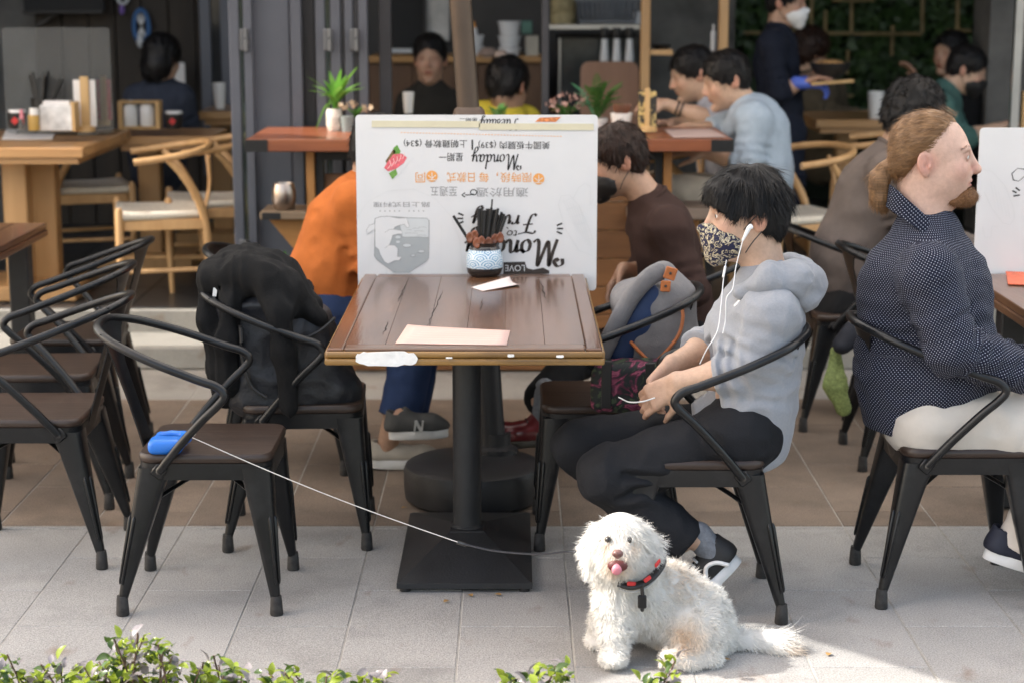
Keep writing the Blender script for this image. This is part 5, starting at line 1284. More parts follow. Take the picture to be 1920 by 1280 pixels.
        S.wrinkle(wr, (9, 9, 9), 3); S.wrinkle(wr*.7, (20, 20, 20), 8)
        for s in 'LR':
            if 'el'+s in J and sleeve >= 0:
                S.folds(J['sh'+s].lerp(J['el'+s], .45), J['el'+s], wr*fk, .045, .11, 4)
                if sleeve > .2 and 'wr'+s in J: S.folds(J['el'+s], J['el'+s].lerp(J['wr'+s], min(1, sleeve)), wr*fk, .036, .09, 6)
        if tf: S.folds(J['pelvis'], J['chest'], tf, .075, .35, 21); S.folds(J['waist'], J['neck'], tf*.7, .05, .35, 31)
        if hem is not None: S.cut(hem[0], hem[1])
        if sleeve >= 0:
            for s in 'LR':
                if 'wr'+s in J:
                    dd = (J['wr'+s]-J['el'+s]).normalized(); q = J['el'+s].lerp(J['wr'+s], sleeve)
                    S.trim(q, dd) if sleeve > 0 and sleeve < 1.2 else None
        J['_S'] = S
        so = soft('shirt', S, shirt, t)
        t['_x'] = 0; J['_shirt'] = so
        if collar:
            n_ = (J['head']-J['neck']); a = J['neck']+n_.normalized()*.02; mb = MB(); ax = n_.normalized(); u = ax.cross(V((0, 1, 0))).normalized(); w = ax.cross(u); r = (neckr or .066)*1.02
            mb.tube([a+(u*math.cos(k)+w*math.sin(k))*r for k in np.linspace(0, 2*math.pi, 25)[:-1]], .008, 8, closed=True); mb.build('collar', shirt, t, 60)
    if pants:
        pts = [J[k+s] for s in 'LR' for k in ('hip', 'kn', 'an') if k+s in J]+[J['pelvis']]
        lo, hi = bounds(pts, .16); Q = Field(lo, hi, gh)
        Q.cone(J['hipL'], J['hipR'], hr, hr, .06); Q.cone(J['pelvis'], J['pelvis'].lerp(J['waist'], .4), hr*1.12, hr*1.08, .05, fl)
        for s in 'LR':
            if 'kn'+s in J:
                Q.cone(J['hip'+s], J['kn'+s], pr[0]*1.1, pr[1], .05); Q.cone(J['kn'+s], J['an'+s], pr[1]*.98, pr[2], .025)
        Q.wrinkle(wr, (10, 10, 10), 13); Q.wrinkle(wr*.6, (22, 22, 22), 15)
        for s in 'LR':
            if 'kn'+s in J:
                Q.folds(J['kn'+s].lerp(J['hip'+s], .3), J['kn'+s].lerp(J['an'+s], .5), wr*fk*1.1, .05, .11, 4); d = (J['an'+s]-J['kn'+s]).normalized()
                Q.trim(J['an'+s]+d*.012, d)
        soft('trousers', Q, pants, t)
    for k in ('_S', '_shirt'): J.pop(k, None)
    J['_HM'] = HM; return t
def shoe(parent, heel, toe, up, m, msole, w=.042, L=None, stripe=None, sole=.022, nm='shoe'):
    heel, toe, up = V(heel), V(toe), V(up); d = toe-heel; L = d.length; d.normalize(); up = (up-d*up.dot(d)).normalized(); s = up.cross(d)
    W = lambda x, y, z: heel+d*x*L+s*y+up*z
    lo, hi = bounds([heel, toe, heel+up*.14, toe+up*.1], .08); A = Field(lo, hi, .0055)
    A.path([W(.10, 0, .045), W(.42, 0, .045), W(.72, 0, .038), W(.90, 0, .032)], [w*.85, w*.85, w*.95, w*.72], k=.02)
    A.cone(W(.12, 0, .05), W(.10, 0, .092), w*.82, w*.72, .02); A.cone(W(.3, 0, .05), W(.24, 0, .085), w*.75, w*.6, .02)
    A.cut(W(.5, 0, sole), -up, .004)
    A.cone(W(.13, 0, .09), W(.06, 0, .16), w*.60, w*.75, .008, op='s')
    o = soft(nm, A, m, parent)
    ring = []
    for k in range(28):
        a = 2*math.pi*k/28; x = .5+.53*math.cos(a); y = w*(1.02 if math.cos(a) > 0 else .9)*math.copysign(abs(math.sin(a))**.75, math.sin(a)); ring.append((x, y))
    mb = MB(); mb.loft([[W(x, y*.96, .001) for x, y in ring], [W(x, y*1.02, .004) for x, y in ring], [W(x, y*1.02, sole) for x, y in ring], [W(x, y*.9, sole+.004) for x, y in ring]]); mb.build('sole', msole, o, 50)
    if stripe:
        for sg in (-1, 1):
            pts = [W(x, sg*yy*w, z) for x, yy, z in ((.12, 1.0, .030), (.22, .99, .058), (.36, .97, .066), (.48, .99, .045), (.60, 1.0, .034), (.72, 1.01, .030))]
            MB().tube(crom(pts, 5), .0062, 8, flat=1).build('side_stripe', stripe, o, 60)
    return o, W
m_blackp = mat('cloth_black', (.010, .0108, .0135), .8, var=.25, vs=9, bump=.2, bs=220, spec=.25)
m_hood = mat('heather_grey', (.275, .288, .315), .9, var=.06, vs=160, sheen=.25, bump=.18, bs=260)
m_sock = mat('sock_grey', (.17, .18, .20), .9, var=.2, vs=80, bump=.3, bs=200)
m_rubw = mat('sole_white', (.68, .68, .67), .5, var=.06, vs=20); m_shoeb = mat('shoe_black', (.012, .012, .013), .65, var=.3, vs=30)

# ------------------------------------------------------------------ boy in the grey hoodie
Yc = 4.955
J = dict(head=P(1398, 404, Yc), neck=P(1436, 530, Yc), chest=P(1412, 640, Yc), waist=P(1398, 752, Yc), pelvis=P(1394, 812, Yc), shL=P(1446, 590, Yc-.135), shR=P(1432, 585, Yc+.165),
         elL=P(1412, 690, Yc-.14), wrL=P(1272, 716, Yc-.09), elR=P(1352, 640, Yc+.21), wrR=P(1262, 682, Yc+.04), hipL=P(1388, 812, Yc-.10), hipR=P(1388, 806, Yc+.085),
         knL=P(1132, 888, Yc-.15), knR=P(1088, 834, Yc+.08), anL=P(1280, 1014, Yc-.16), anR=P(1240, 990, Yc+.11))
boyJ = J
boy = figure('person in a grey hoodie and patterned mask with earphones, sitting on a steel armchair', J, (-1, 0, .1), (-1, -.10, -.10), (0, .0, 1), 'light', 1.03, m_hood, m_blackp, (.158, .80), .165,
             (.066, .060, .057), .5, 'boy', m_hblk, .003, 0, 15000, None, (.080, .073, .062), {'L': dict(d=(-.72, .28, -.52), n=(.2, .9, -.35), curl=.62, thumb=1), 'R': dict(d=(-.55, -.45, -.62), n=(.1, -.8, -.35), curl=.75, thumb=-1)},
             .0042, .006, .0055, fk=1.9, hairlen=lambda p: np.where(p[:, 0] > .045, np.where(p[:, 2] > .06, .03, .014), np.where(p[:, 2] < .03, .024, .058)), neckr=.075, hr=.105, ak=.018, tf=.004, collar=False, hem=(P(1430, 862, Yc), (.25, 0, -1)), hwid=.0014, hlift=.13, hdroop=.5, hcurl=.13)
# hood lying on the shoulders
hd = [P(x, y, Yc+dy) for x, y, dy in ((1392, 548, -.092), (1442, 522, -.118), (1488, 522, -.095), (1512, 530, 0), (1488, 507, .095), (1442, 502, .12), (1392, 527, .092))]
lo, hi = bounds(hd, .12); HF = Field(lo, hi, .006); HF.path(hd, [.020, .032, .040, .044, .040, .032, .020], k=.03)
HF.ell(P(1496, 548, Yc), (.055, .098, .046), np.array(Matrix.Rotation(.5, 3, 'Y')), k=.03); HF.ell(P(1470, 502, Yc), (.05, .075, .035), np.array(Matrix.Rotation(.5, 3, 'Y')), k=.02, op='s')
HF.wrinkle(.008, (16, 9, 26), 5); HF.wrinkle(.003, 30, 6); soft('hood', HF, m_hood, boy)
MB().tube(crom([P(1432, 520, Yc-.075), P(1405, 545, Yc-.10), P(1378, 575, Yc-.10)], 5), .0055, 8).build('drawstring', m_wht, boy)
# earphones
m_cable = mat('cable_white', (.78, .78, .78), .4, var=.02)
ep = thing('earphones', 'white wired earphones hanging from the ear of the person in grey', 'earphones', P(1350, 640, Yc-.12))
MB().tube([P(1408, 425, Yc-.105), P(1404, 428, Yc-.112), P(1392, 452, Yc-.112)], [.0075, .0065, .003], 10).build('earbud', m_cable, ep)
MB().tube(crom([P(x, y, Yc+dy) for x, y, dy in ((1393, 450, -.113), (1380, 500, -.12), (1374, 540, -.14), (1362, 560, -.15), (1360, 600, -.15), (1355, 625, -.17))], 6), .0014, 6).build('cable', m_cable, ep)
MB().tube(crom([P(x, y, Yc+dy) for x, y, dy in ((1362, 488, -.05), (1357, 520, -.09), (1352, 570, -.14), (1345, 620, -.17), (1325, 655, -.19), (1312, 682, -.17))], 6), .0014, 6).build('cable', m_cable, ep)
MB().tube([P(1360, 500, Yc-.07), P(1356, 520, Yc-.095)], .0034, 8).build('remote', m_cable, ep)
MB().tube(crom([P(x, y, Yc+dy) for x, y, dy in ((1160, 744, 0), (1180, 753, -.05), (1205, 752, -.08), (1228, 745, -.09))], 6), .002, 6).build('cable', m_cable, ep)
# patterned mask
def maskm():
    m = mat('mask_print', (.012, .014, .04), .8, var=.1); n, L, b = nodes_of(m)
    g = n.new('ShaderNodeTexCoord'); nz = n.new('ShaderNodeTexNoise'); nz.inputs['Scale'].default_value = 62; nz.inputs['Detail'].default_value = 3; nz.inputs['Distortion'].default_value = 1.6
    L.new(g.outputs['Object'], nz.inputs['Vector']); r = n.new('ShaderNodeValToRGB'); L.new(nz.outputs['Fac'], r.inputs[0]); e = r.color_ramp.elements
    e[0].position = 0; e[0].color = (.012, .014, .045, 1); e[1].position = 1; e[1].color = (.55, .48, .33, 1)
    for p, c in ((.49, (.012, .014, .045, 1)), (.52, (.5, .42, .25, 1)), (.58, (.62, .56, .42, 1)), (.60, (.02, .02, .05, 1)), (.64, (.02, .025, .08, 1)), (.67, (.45, .40, .3, 1))): x = e.new(p); x.color = c
    L.new(r.outputs[0], b.inputs['Base Color']); return m
def mask(t, HM, m, sc=1., loop=m_blk, lab='face_mask'):
    F = Field((-.04, -.09, -.13), (.15, .09, .02), .0045)
    F.ell((.045, 0, -.05), (.068, .066, .062), k=.01); F.cone((.07, 0, -.03), (.122, 0, -.022), .03, .011, .02); F.cone((.08, 0, -.06), (.086, 0, -.095), .042, .032, .02)
    F.ell((.015, 0, -.045), (.058, .0605, .08), k=.004, op='s')
    F.cut((.012, 0, -.05), (-1, 0, .10), .004); F.cut((.105, 0, -.004), (-.62, 0, 1), .004); F.wrinkle(.0018, (60, 20, 60), 2)
    o = soft(lab, F, m, t, HM)
    for s in (-1, 1):
        for z0, z1 in ((-.028, .016), (-.088, -.035)):
            MB().tube([HM @ V(q) for q in crom([(.022, s*.066, z0), (.004, s*.077, (z0+z1)/2), (-.022, s*.081, z1)], 4)], .0016*sc, 6).build('ear_loop', loop, o)
    return o
mask(boy, J['_HM'], maskm())
# right shoe on tiptoe under the chair, sock and ankle
hl, to = P(1388, 1052, Yc-.16), P(1290, 1142, Yc-.16); to.z = max(to.z, .012)
so_, Wf = shoe(boy, hl, to, (-.7, 0, .7), m_shoeb, m_rubw, .045, stripe=m_rubw, sole=.028)
lo, hi = bounds([hl, J['anL']], .12); A = Field(lo, hi, .006); A.path([J['anL']+V((-.02, 0, .02)), Wf(.16, 0, .13), Wf(.2, 0, .07)], [.040, .036, .034], k=.01); soft('ankle', A, m_skin, boy, paint=[((0, 0, 0), 99, TONE['light'])])
A = Field(lo, hi, .006); A.path([Wf(.155, 0, .135), Wf(.19, 0, .07)], [.0385, .038], k=.01); soft('sock', A, m_sock, boy)
MB().box(Wf(.30, -.046, .020), (.02, .002, .006), None).build('heel_tab', m_redp, so_, 30)
for k in range(4): MB().tube([Wf(.42+.07*k, -.022, .088-.008*k), Wf(.44+.07*k, 0, .096-.009*k), Wf(.42+.07*k, .022, .088-.008*k)], .004, 6).build('lace', m_rubw, so_)
so_, _ = shoe(boy, J['anR']+V((.03, .0, -J['anR'].z+.01)), J['anR']+V((-.22, 0, -J['anR'].z+.01)), (0, 0, 1), m_shoeb, m_rubw, .045, stripe=m_rubw, sole=.028)

# ------------------------------------------------------------------ bearded man in the dotted navy shirt
def dotm():
    m = mat('shirt_dotted_navy', (.011, .0125, .026), .85, var=.12, vs=20, spec=.2); n, L, b = nodes_of(m); src = b.inputs['Base Color'].links[0].from_socket
    at = n.new('ShaderNodeAttribute'); at.attribute_name = 'uvp'; sep = n.new('ShaderNodeSeparateXYZ'); L.new(at.outputs['Vector'], sep.inputs[0])
    def M(op, a, b_=None):
        q = n.new('ShaderNodeMath'); q.operation = op
        for i, x in enumerate((a, b_)):
            if x is None: continue
            if isinstance(x, (int, float)): q.inputs[i].default_value = x
            else: L.new(x, q.inputs[i])
        return q.outputs[0]
    u, w = M('MULTIPLY', sep.outputs[0], 1/.0105), M('MULTIPLY', sep.outputs[1], 1/.0052); row = M('FLOOR', w)
    fx = M('SUBTRACT', M('FRACT', M('ADD', u, M('MULTIPLY', M('MODULO', row, 2.0), .5))), .5); fy = M('SUBTRACT', M('FRACT', w), .5)
    r = M('ADD', M('MULTIPLY', fx, fx), M('MULTIPLY', M('MULTIPLY', fy, fy), .25)); k = M('LESS_THAN', r, .019)
    mx = n.new('ShaderNodeMix'); mx.data_type = 'RGBA'; L.new(k, mx.inputs[0]); L.new(src, mx.inputs[6]); mx.inputs[7].default_value = (.30, .32, .38, 1); L.new(mx.outputs[2], b.inputs['Base Color']); return m
m_dot = dotm(); m_chino = mat('chino_white', (.55, .505, .45), .85, var=.06, vs=12, bump=.12, bs=200, sheen=.1)
Ym = 5.06
J = dict(head=P(1750, 299, Ym), neck=P(1735, 432, Ym), chest=P(1732, 545, Ym), waist=P(1738, 690, Ym), pelvis=P(1742, 785, Ym), shL=P(1725, 505, Ym+.19), shR=P(1742, 515, Ym-.185),
         elR=P(1782, 652, Ym-.215), wrR=P(1930, 704, Ym-.15), elL=P(1790, 650, Ym+.235), wrL=P(1935, 690, Ym+.14), hipL=P(1745, 792, Ym+.085), hipR=P(1742, 792, Ym-.085),
         knR=P(2035, 806, Ym-.13), knL=P(2045, 800, Ym+.15), anR=P(1915, 1020, Ym-.10), anL=P(2010, 1010, Ym+.13))
manJ = J
man = figure('person in a dotted navy shirt and white trousers sitting at the right edge', J, (1, 0, .05), (1, -.22, -.02), (0, 0, 1), 'pale', 1.075, m_dot, m_chino, (.160, 1.10), .172, (.080, .071, .055), .97, 'back', m_hfair,
             .003, .006, 14000, None, (.092, .088, .072), {'R': dict(d=(.8, .5, -.2), n=(0, 0, -1), curl=.4, thumb=1)}, .0045, .007, .0045, fk=1.5, hairlen=.038, nose=1.04, iris=m_irisb, neckr=.085, hr=.100, ak=.014, tf=.0045, collar=False, hem=(P(1650, 800, Ym), (-.12, 0, -1)), hwid=.0011, hcurl=.1)
so_ = [c for c in kids(man) if c.name.startswith('shirt')][0]
me = so_.data; co = np.empty(len(me.vertices)*3, np.float32); me.vertices.foreach_get('co', co); co = co.reshape(-1, 3)
uv = np.zeros_like(co); best = np.full(len(co), 9.)
for a, b, r in (('waist', 'neck', .16), ('pelvis', 'waist', .17), ('shR', 'elR', .075), ('elR', 'wrR', .06), ('shL', 'elL', .075), ('elL', 'wrL', .06)):
    A_, B_ = np.array(J[a]), np.array(J[b]); d = B_-A_; Ln = np.linalg.norm(d); d /= Ln; q = co-A_; tt_ = q@d; rad = q-tt_[:, None]*d; dist = np.linalg.norm(q-np.clip(tt_, 0, Ln)[:, None]*d, axis=1)/r
    ref = np.cross(d, [0, 1., 0]); ref /= np.linalg.norm(ref); r2 = np.cross(d, ref); ang = np.arctan2(rad@ref, rad@r2); k = dist < best; best[k] = dist[k]
    uv[k, 0] = (ang*r*1.15)[k]; uv[k, 1] = tt_[k]+(.17 if a == 'waist' else 0)
me.attributes.new('uvp', 'FLOAT_VECTOR', 'POINT').data.foreach_set('vector', uv.ravel())
# shirt collar: standing band folded over
HMm = J['_HM']; nk = J['neck']; ax_ = (J['head']-nk).normalized()
rows = []
for k in np.linspace(.22*math.pi, 1.93*math.pi, 34):
    dx, dy = math.cos(k), math.sin(k); q = nk+V((-.004, 0, -.004)); op = max(0, dx)
    rows.append([q+V((dx*.092, dy*.080, .005-.070*dx)), q+V((dx*.082-.012, dy*.073, .050-.078*dx)), q+V((dx*.089-.012, dy*.080, .053-.079*dx)), q+V((dx*.112+.004, dy*.102, -.006-.078*dx-.035*op))])
rows = [r + [p+V((0, 0, -.003)) for p in r[::-1]] for r in rows]
cb = MB().loft(rows, True); co_ = cb.build('collar', m_dot, man, 60)
me = co_.data; me.attributes.new('uvp', 'FLOAT_VECTOR', 'POINT').data.foreach_set('vector', np.array([(math.atan2(v.co.y-nk.y, v.co.x-nk.x)*.09, v.co.z*1.0, 0) for v in me.vertices], np.float32).ravel())
# fine hairs swept back from the hairline, and stray hairs
rr = np.random.default_rng(8); q = []
for z in np.linspace(.0, .118, 60):
    for sg in (-1, 1):
        for k in range(6):
            x = -.012+.72*(z-.04)+rr.uniform(-.004, .012); y0 = sg*.0785*math.sqrt(max(.02, 1-((z-.036)/.092)**2-((x+.017)/.099)**2)); q.append((x, y0, z+rr.normal(0, .003)))
q = np.array(q); nr = (q-np.array([-.017, 0, .036]))/np.array([.0965, .0785, .09])**2; nr /= np.linalg.norm(nr, axis=1)[:, None]; dd = np.tile([-1., 0, -.12], (len(q), 1)); dd -= nr*np.sum(dd*nr, 1)[:, None]
sv, sf = strands(q-nr*.001, nr, dd, .045, .0010, 4, .015, .1, .15, 4); M4 = np.array(HMm); link_mesh('hairline', sv@M4[:3, :3].T+M4[:3, 3], sf, m_hfair, man, 180)
# goatee
F = Field((.01, -.06, -.14), (.14, .06, -.05), .004); F.ell((.083, 0, -.092), (.036, .041, .025), k=.01); F.ell((.056, 0, -.103), (.034, .045, .015), k=.01)
hair_mesh('beard', F, m_hbeard, man, HMm, 5000, .013, .0008, lambda p: np.stack([np.full(len(p), .35), np.sign(p[:, 1])*.25, np.full(len(p), -1.)], 1), 5, .6, .6, .1)
F = Field((.05, -.05, -.08), (.13, .05, -.02), .004)
rr = np.random.default_rng(1)
MB().lathe([(0, 0), (.0022, 0), (.0015, .001), (0, .0014)], HMm @ V((.024, -.0655, -.012)), 8, (0, -1, 0)).build('mole', m_hbrn, man)
hl, to = P(1846, 1050, Ym-.10), P(2010, 1092, Ym-.12); hl.z += .008; to.z = max(.012, to.z)
m_navyshoe = mat('shoe_navy', (.012, .015, .03), .7, var=.2, vs=30)
shoe(man, hl, to, (-.15, 0, 1), m_navyshoe, m_rubw, .048, sole=.03)
h2 = V((J['anL'].x-.06, Ym+.13, .01)); shoe(man, h2, h2+V((.27, 0, 0)), (0, 0, 1), m_navyshoe, m_rubw, .048, sole=.03)
# ------------------------------------------------------------------ the other guests (softly out of focus)
def cloth(name, c, **k): return mat(name, c, .9, var=.12, vs=14, bump=.12, bs=160, spec=.25, **k)
def guest(label, Yg, px, fw, hfw, shirt, hair='crop', hm=None, pants=None, tone='light', sc=1., dY=.17, sleeve=1., extra=None, **kw):
    """px: joint -> (x, y[, dy]) photo pixels; L is the side nearer the camera unless dy says otherwise"""
    J = {}
    for k, q in px.items():
        dy = q[2] if len(q) > 2 else (-dY if k.endswith('L') and k != 'headL' else (dY if k.endswith('R') else 0)); J[k] = P(q[0], q[1], Yg+dy)
    kw.setdefault('h', .006); kw.setdefault('fine', .0065); kw.setdefault('gh', .012); kw.setdefault('hn', 900); kw.setdefault('wr', .006); kw.setdefault('fk', 1.6)
    t = figure(label, J, fw, hfw, kw.pop('hup', (0, 0, 1)), tone, sc, shirt, pants, hair=hair, hm=hm, sleeve=sleeve, hwid=.003, **kw); return t, J
m_brownsw = cloth('sweater_brown', (.040, .021, .017)); m_orange_s = cloth('shirt_orange', (.44, .125, .028)); m_jean = cloth('denim_blue', (.022, .040, .10)); m_lblue = cloth('sweatshirt_light_blue', (.34, .41, .49))
m_greytee = cloth('tee_grey', (.33, .34, .39)); m_vest = cloth('vest_dark', (.022, .020, .017)); m_yellow = cloth('shirt_yellow', (.60, .48, .05)); m_navy = cloth('cloth_navy', (.010, .013, .024)); m_gbrown = cloth('sweater_grey_brown', (.125, .102, .092))
m_teal = cloth('shirt_teal', (.065, .14, .125)); m_olive = cloth('jacket_olive', (.085, .068, .045)); m_beige = cloth('trousers_beige', (.46, .41, .34)); m_slate = cloth('dress_slate', (.035, .042, .062)); m_blackc = cloth('cloth_near_black', (.008, .008, .009))
# man in brown, masked
g, J = guest('person in a brown sweater and black mask bending over the table behind the menu board', 6.5, dict(head=(1157, 303), neck=(1222, 385), chest=(1240, 462), waist=(1268, 575), pelvis=(1285, 650), shL=(1252, 430), shR=(1222, 425), elL=(1298, 545, -.2), wrL=(1195, 596, -.13),
    elR=(1215, 520), wrR=(1170, 505, .05), hipL=(1280, 650, -.09), hipR=(1280, 645, .09), knL=(1085, 668, -.1), knR=(1080, 660, .1), anL=(1012, 752, -.36), anR=(1020, 770, .1)), (-1, 0, .1), (-1, -.05, -.30), m_brownsw, 'crop', m_hbrn, m_blackc, 'tan', 1.02, sleeve=.55,
    arm=(.066, .058, .05), chest=(.15, .8), hand={'L': dict(d=(-.9, .1, -.35), n=(0, .2, -1), curl=.4), 'R': dict(d=(-.6, -.3, -.8), n=(.3, -.3, -.6), curl=.6)}, pr=(.088, .068, .06), hn=2500, hairlen=.03, neckr=.075)
mask(g, J['_HM'], m_blk)
m_maroon = mat('leather_maroon', (.10, .012, .014), .28, coat=.4, var=.2); m_gum = mat('sole_dark', (.035, .03, .022), .6)
h_, t_ = P(1034, 838, 6.13), P(906, 812, 6.10); h_.z = t_.z = .142
sh_, Ws = shoe(g, h_, t_, (0, 0, 1), m_maroon, m_gum, .046, sole=.022); A = Field(h_-V((.1, .1, .0)), h_+V((.1, .1, .25)), .007); A.path([Ws(.16, 0, .07), Ws(.10, 0, .20)], [.034, .035], k=.01); soft('sock', A, m_sock, g)
for k in range(4): MB().tube([Ws(.36+.08*k, -.025, .085-.006*k), Ws(.38+.08*k, 0, .094-.007*k), Ws(.36+.08*k, .025, .085-.006*k)], .0035, 6).build('lace', m_blk, sh_)
# person in orange
g, J = guest('person in an orange shirt and rolled jeans, head hidden behind the menu board', 6.5, dict(head=(713, 285), neck=(690, 352), chest=(652, 435), waist=(622, 525), pelvis=(612, 590), shL=(668, 385), shR=(690, 385), elL=(712, 500, -.18), wrL=(820, 520, -.1), elR=(720, 500), wrR=(820, 510, .1),
    hipL=(615, 590, -.09), hipR=(615, 590, .09), knL=(775, 640, -.12), knR=(790, 640, .12), anL=(752, 775, -.18), anR=(765, 770, -.05)), (1, 0, .15), (1, 0, -.35), m_orange_s, 'crop', m_hblk, m_jean, 'tan', 1.0, sleeve=.3, arm=(.075, .066, .058), chest=(.165, .85), belly=.17, pr=(.092, .078, .072), hn=1200)
m_sneak = mat('suede_beige', (.44, .40, .34), .8, var=.15); m_sneakd = mat('suede_dark_grey', (.055, .056, .055), .8, var=.2)
h_ = G(694, 884); sh_, Ws = shoe(g, h_+V((0, .05, .004)), h_+V((.26, .05, .004)), (0, 0, 1), m_sneak, m_rubw, .044, sole=.034)
A = Field(h_-V((.1, .1, 0)), h_+V((.2, .2, .32)), .007); A.path([Ws(.2, 0, .06), J['anL']+V((.0, 0, .05))], [.035, .05], k=.01); soft('calf', A, m_skin, g, paint=[((0, 0, 0), 99, TONE['tan'])])
h_, t_ = P(748, 822, 6.22), P(838, 826, 6.24); h_.z = .14; t_.z = .145
sh_, Ws = shoe(g, h_+V((-.03, 0, 0)), t_, (0, 0, 1), m_sneakd, m_rubw, .046, sole=.03)
A = Field(h_-V((.15, .1, .05)), h_+V((.15, .2, .32)), .007); A.path([Ws(.2, 0, .06), J['anR']+V((0, 0, .05))], [.035, .05], k=.01); soft('calf', A, m_skin, g, paint=[((0, 0, 0), 99, TONE['tan'])])
nn = MB(); c = Ws(.50, -.047, .035)
for a, b in (((-.016, -.004), (-.011, .036)), ((-.011, .036), (.009, -.004)), ((.009, -.004), (.014, .036))): nn.bar(c+V((a[0], 0, a[1])), c+V((b[0], 0, b[1])), .006, .010)
nn.build('side_letter', mat('letter_silver', (.45, .45, .44), .5), sh_, 30)
# light blue sweatshirt at the counter
g, J = guest('person in a light blue sweatshirt eating at the right end of the counter', 8.42, dict(head=(1362, 152), neck=(1402, 205), chest=(1418, 255), waist=(1424, 325), pelvis=(1425, 375), shL=(1412, 225), shR=(1405, 218), elL=(1400, 305, -.2), wrL=(1322, 287, -.12), elR=(1345, 250), wrR=(1292, 240, .1),
    hipL=(1420, 372, -.09), hipR=(1420, 370, .09), knL=(1228, 355, -.12), knR=(1230, 350, .1), anL=(1240, 500, -.1), anR=(1245, 500, .1)), (-1, 0, .05), (-1, -.1, -.35), m_lblue, 'crop', m_hblk, m_beige, 'light', 1.05, sleeve=.35, arm=(.072, .066, .058), chest=(.165, .85),
    hand={'L': dict(d=(-.9, .2, .1), n=(0, .5, -1), curl=.5), 'R': dict(d=(-.9, -.1, -.1), n=(0, -.2, -1), curl=.7)}, hn=1400)
g, J = guest('person in a grey tee with wrist bands, behind the light blue sweatshirt', 8.95, dict(head=(1298, 140), neck=(1338, 192), chest=(1355, 240), waist=(1365, 310), pelvis=(1370, 360), shL=(1350, 212), shR=(1340, 206), elL=(1348, 232, -.25), wrL=(1250, 196, -.22), elR=(1300, 235), wrR=(1262, 232, .1)),
    (-1, 0, .1), (-1, -.1, -.35), m_greytee, 'crop', m_hblk, None, 'light', 1.05, sleeve=-.35, arm=(.07, .06, .05), chest=(.16, .85), hand={'L': dict(d=(-.9, .0, .1), n=(0, .5, -1), curl=.8)}, hn=1200)
for f_ in (.72, .80): c = J['elL'].lerp(J['wrL'], f_); d = (J['wrL']-J['elL']).normalized(); u = d.cross(V((0, 0, 1))).normalized(); w = d.cross(u); MB().tube([c+(u*math.cos(k)+w*math.sin(k))*.036 for k in np.linspace(0, 6.283, 17)[:-1]], .004, 6, closed=True).build('wrist_band', m_blk, g)
# vest man facing the street
g, J = guest('person in a dark vest and teal shirt facing the street, back of the shop', 10.3, dict(head=(806, 112), neck=(806, 168), chest=(808, 215), waist=(808, 270), pelvis=(808, 310), shL=(768, 196, 0), shR=(846, 196, 0), elL=(752, 245, -.05), elR=(872, 238, -.05)), (0, -1, .05), (-.05, -1, -.03), m_vest, 'crop', m_hblk, None, 'tan', 1.12, dY=0, arm=(.062, .055, .05), chest=(.16, .8), hn=900, sleeve=0, collar=False)
lo_ = J['neck']; MB().add([lo_+V((-.07, -.05, .02)), lo_+V((.07, -.05, .02)), lo_+V((.0, -.145, -.16))], [(0, 2, 1)]).build('shirt_front', mat('shirt_teal_blue', (.05, .12, .13), .8), g, 0)
# yellow shirt, seen from behind
g, J = guest('person in a yellow shirt seen from behind, beside the parasol pole', 9.3, dict(head=(952, 164), neck=(948, 210), chest=(935, 258), waist=(930, 330), pelvis=(930, 370), shL=(890, 222, -.02), shR=(985, 225, .1), elL=(872, 310, 0), elR=(995, 310, .1)), (.5, .85, 0), (.42, .88, -.35), m_yellow, 'crop', m_hblk, None, 'tan', 1.2, arm=(.066, .06, .05), chest=(.165, .82), hn=1500, sleeve=0, eyes=False)
F = Field((-.12, -.08, .06), (.02, .08, .18), .006); F.ell((-.055, .02, .116), (.035, .034, .026), k=.01); soft('bald_patch', F, m_skin, g, J['_HM'], paint=[((0, 0, 0), 99, (.30, .24, .21))])
# waitress
g, J = guest('standing person in navy with white mask and blue glove carrying a bowl', 9.9, dict(head=(1474, 6), neck=(1458, 62), chest=(1456, 120), waist=(1462, 190), pelvis=(1466, 240), shL=(1448, 82, -.15), shR=(1464, 78, .15), elL=(1460, 172, -.2), wrL=(1504, 156, -.22), elR=(1480, 165, .2), wrR=(1530, 140, .1), hipL=(1466, 250, -.08), hipR=(1468, 250, .08), knL=(1478, 330, -.08), knR=(1475, 330, .1), anL=(1480, 440, -.08), anR=(1480, 440, .1)),
    (1, -.1, 0), (1, -.35, -.15), m_navy, 'crop', m_hblk, m_navy, 'tan', 1.0, sleeve=.55, arm=(.06, .052, .05), chest=(.14, .8), belly=.14, pr=(.1, .085, .075))
mask(g, J['_HM'], m_wht)
A = Field(J['wrL']-V((.1, .12, .1)), J['wrL']+V((.25, .12, .12)), .006); add_hand(A, J['wrL']-V((.01, 0, 0)), (1, .1, -.05), (0, .4, -1), 1.15, .75); A.cone(J['wrL']-V((.03, 0, 0)), J['wrL']+V((.02, 0, 0)), .036, .034, .01); soft('glove', A, mat('glove_blue', (.08, .14, .55), .5, var=.08), g)
bw = thing('food_bowl', 'black bowl of food carried by the standing person in navy', 'bowl', P(1555, 140, 9.72)); plathe('bowl', 1556, 118, 146, 78, 9.72, m_blk, [(.5, 0), (.9, .6), (1, 1), (.94, 1), (.8, .7)], bw)
plathe('food', 1556, 112, 124, 64, 9.72, mat('food_mix', (.35, .2, .08), .6, var=.9, vs=60), [(1, 0), (.7, .8), (.3, 1)], bw)
tag(MB().bar(P(1520, 158, 9.62), P(1600, 152, 9.62), .06, .016, .004).build('wooden_tray', m_ply, None, 30), 'pale wooden tray held in the blue glove', 'tray')
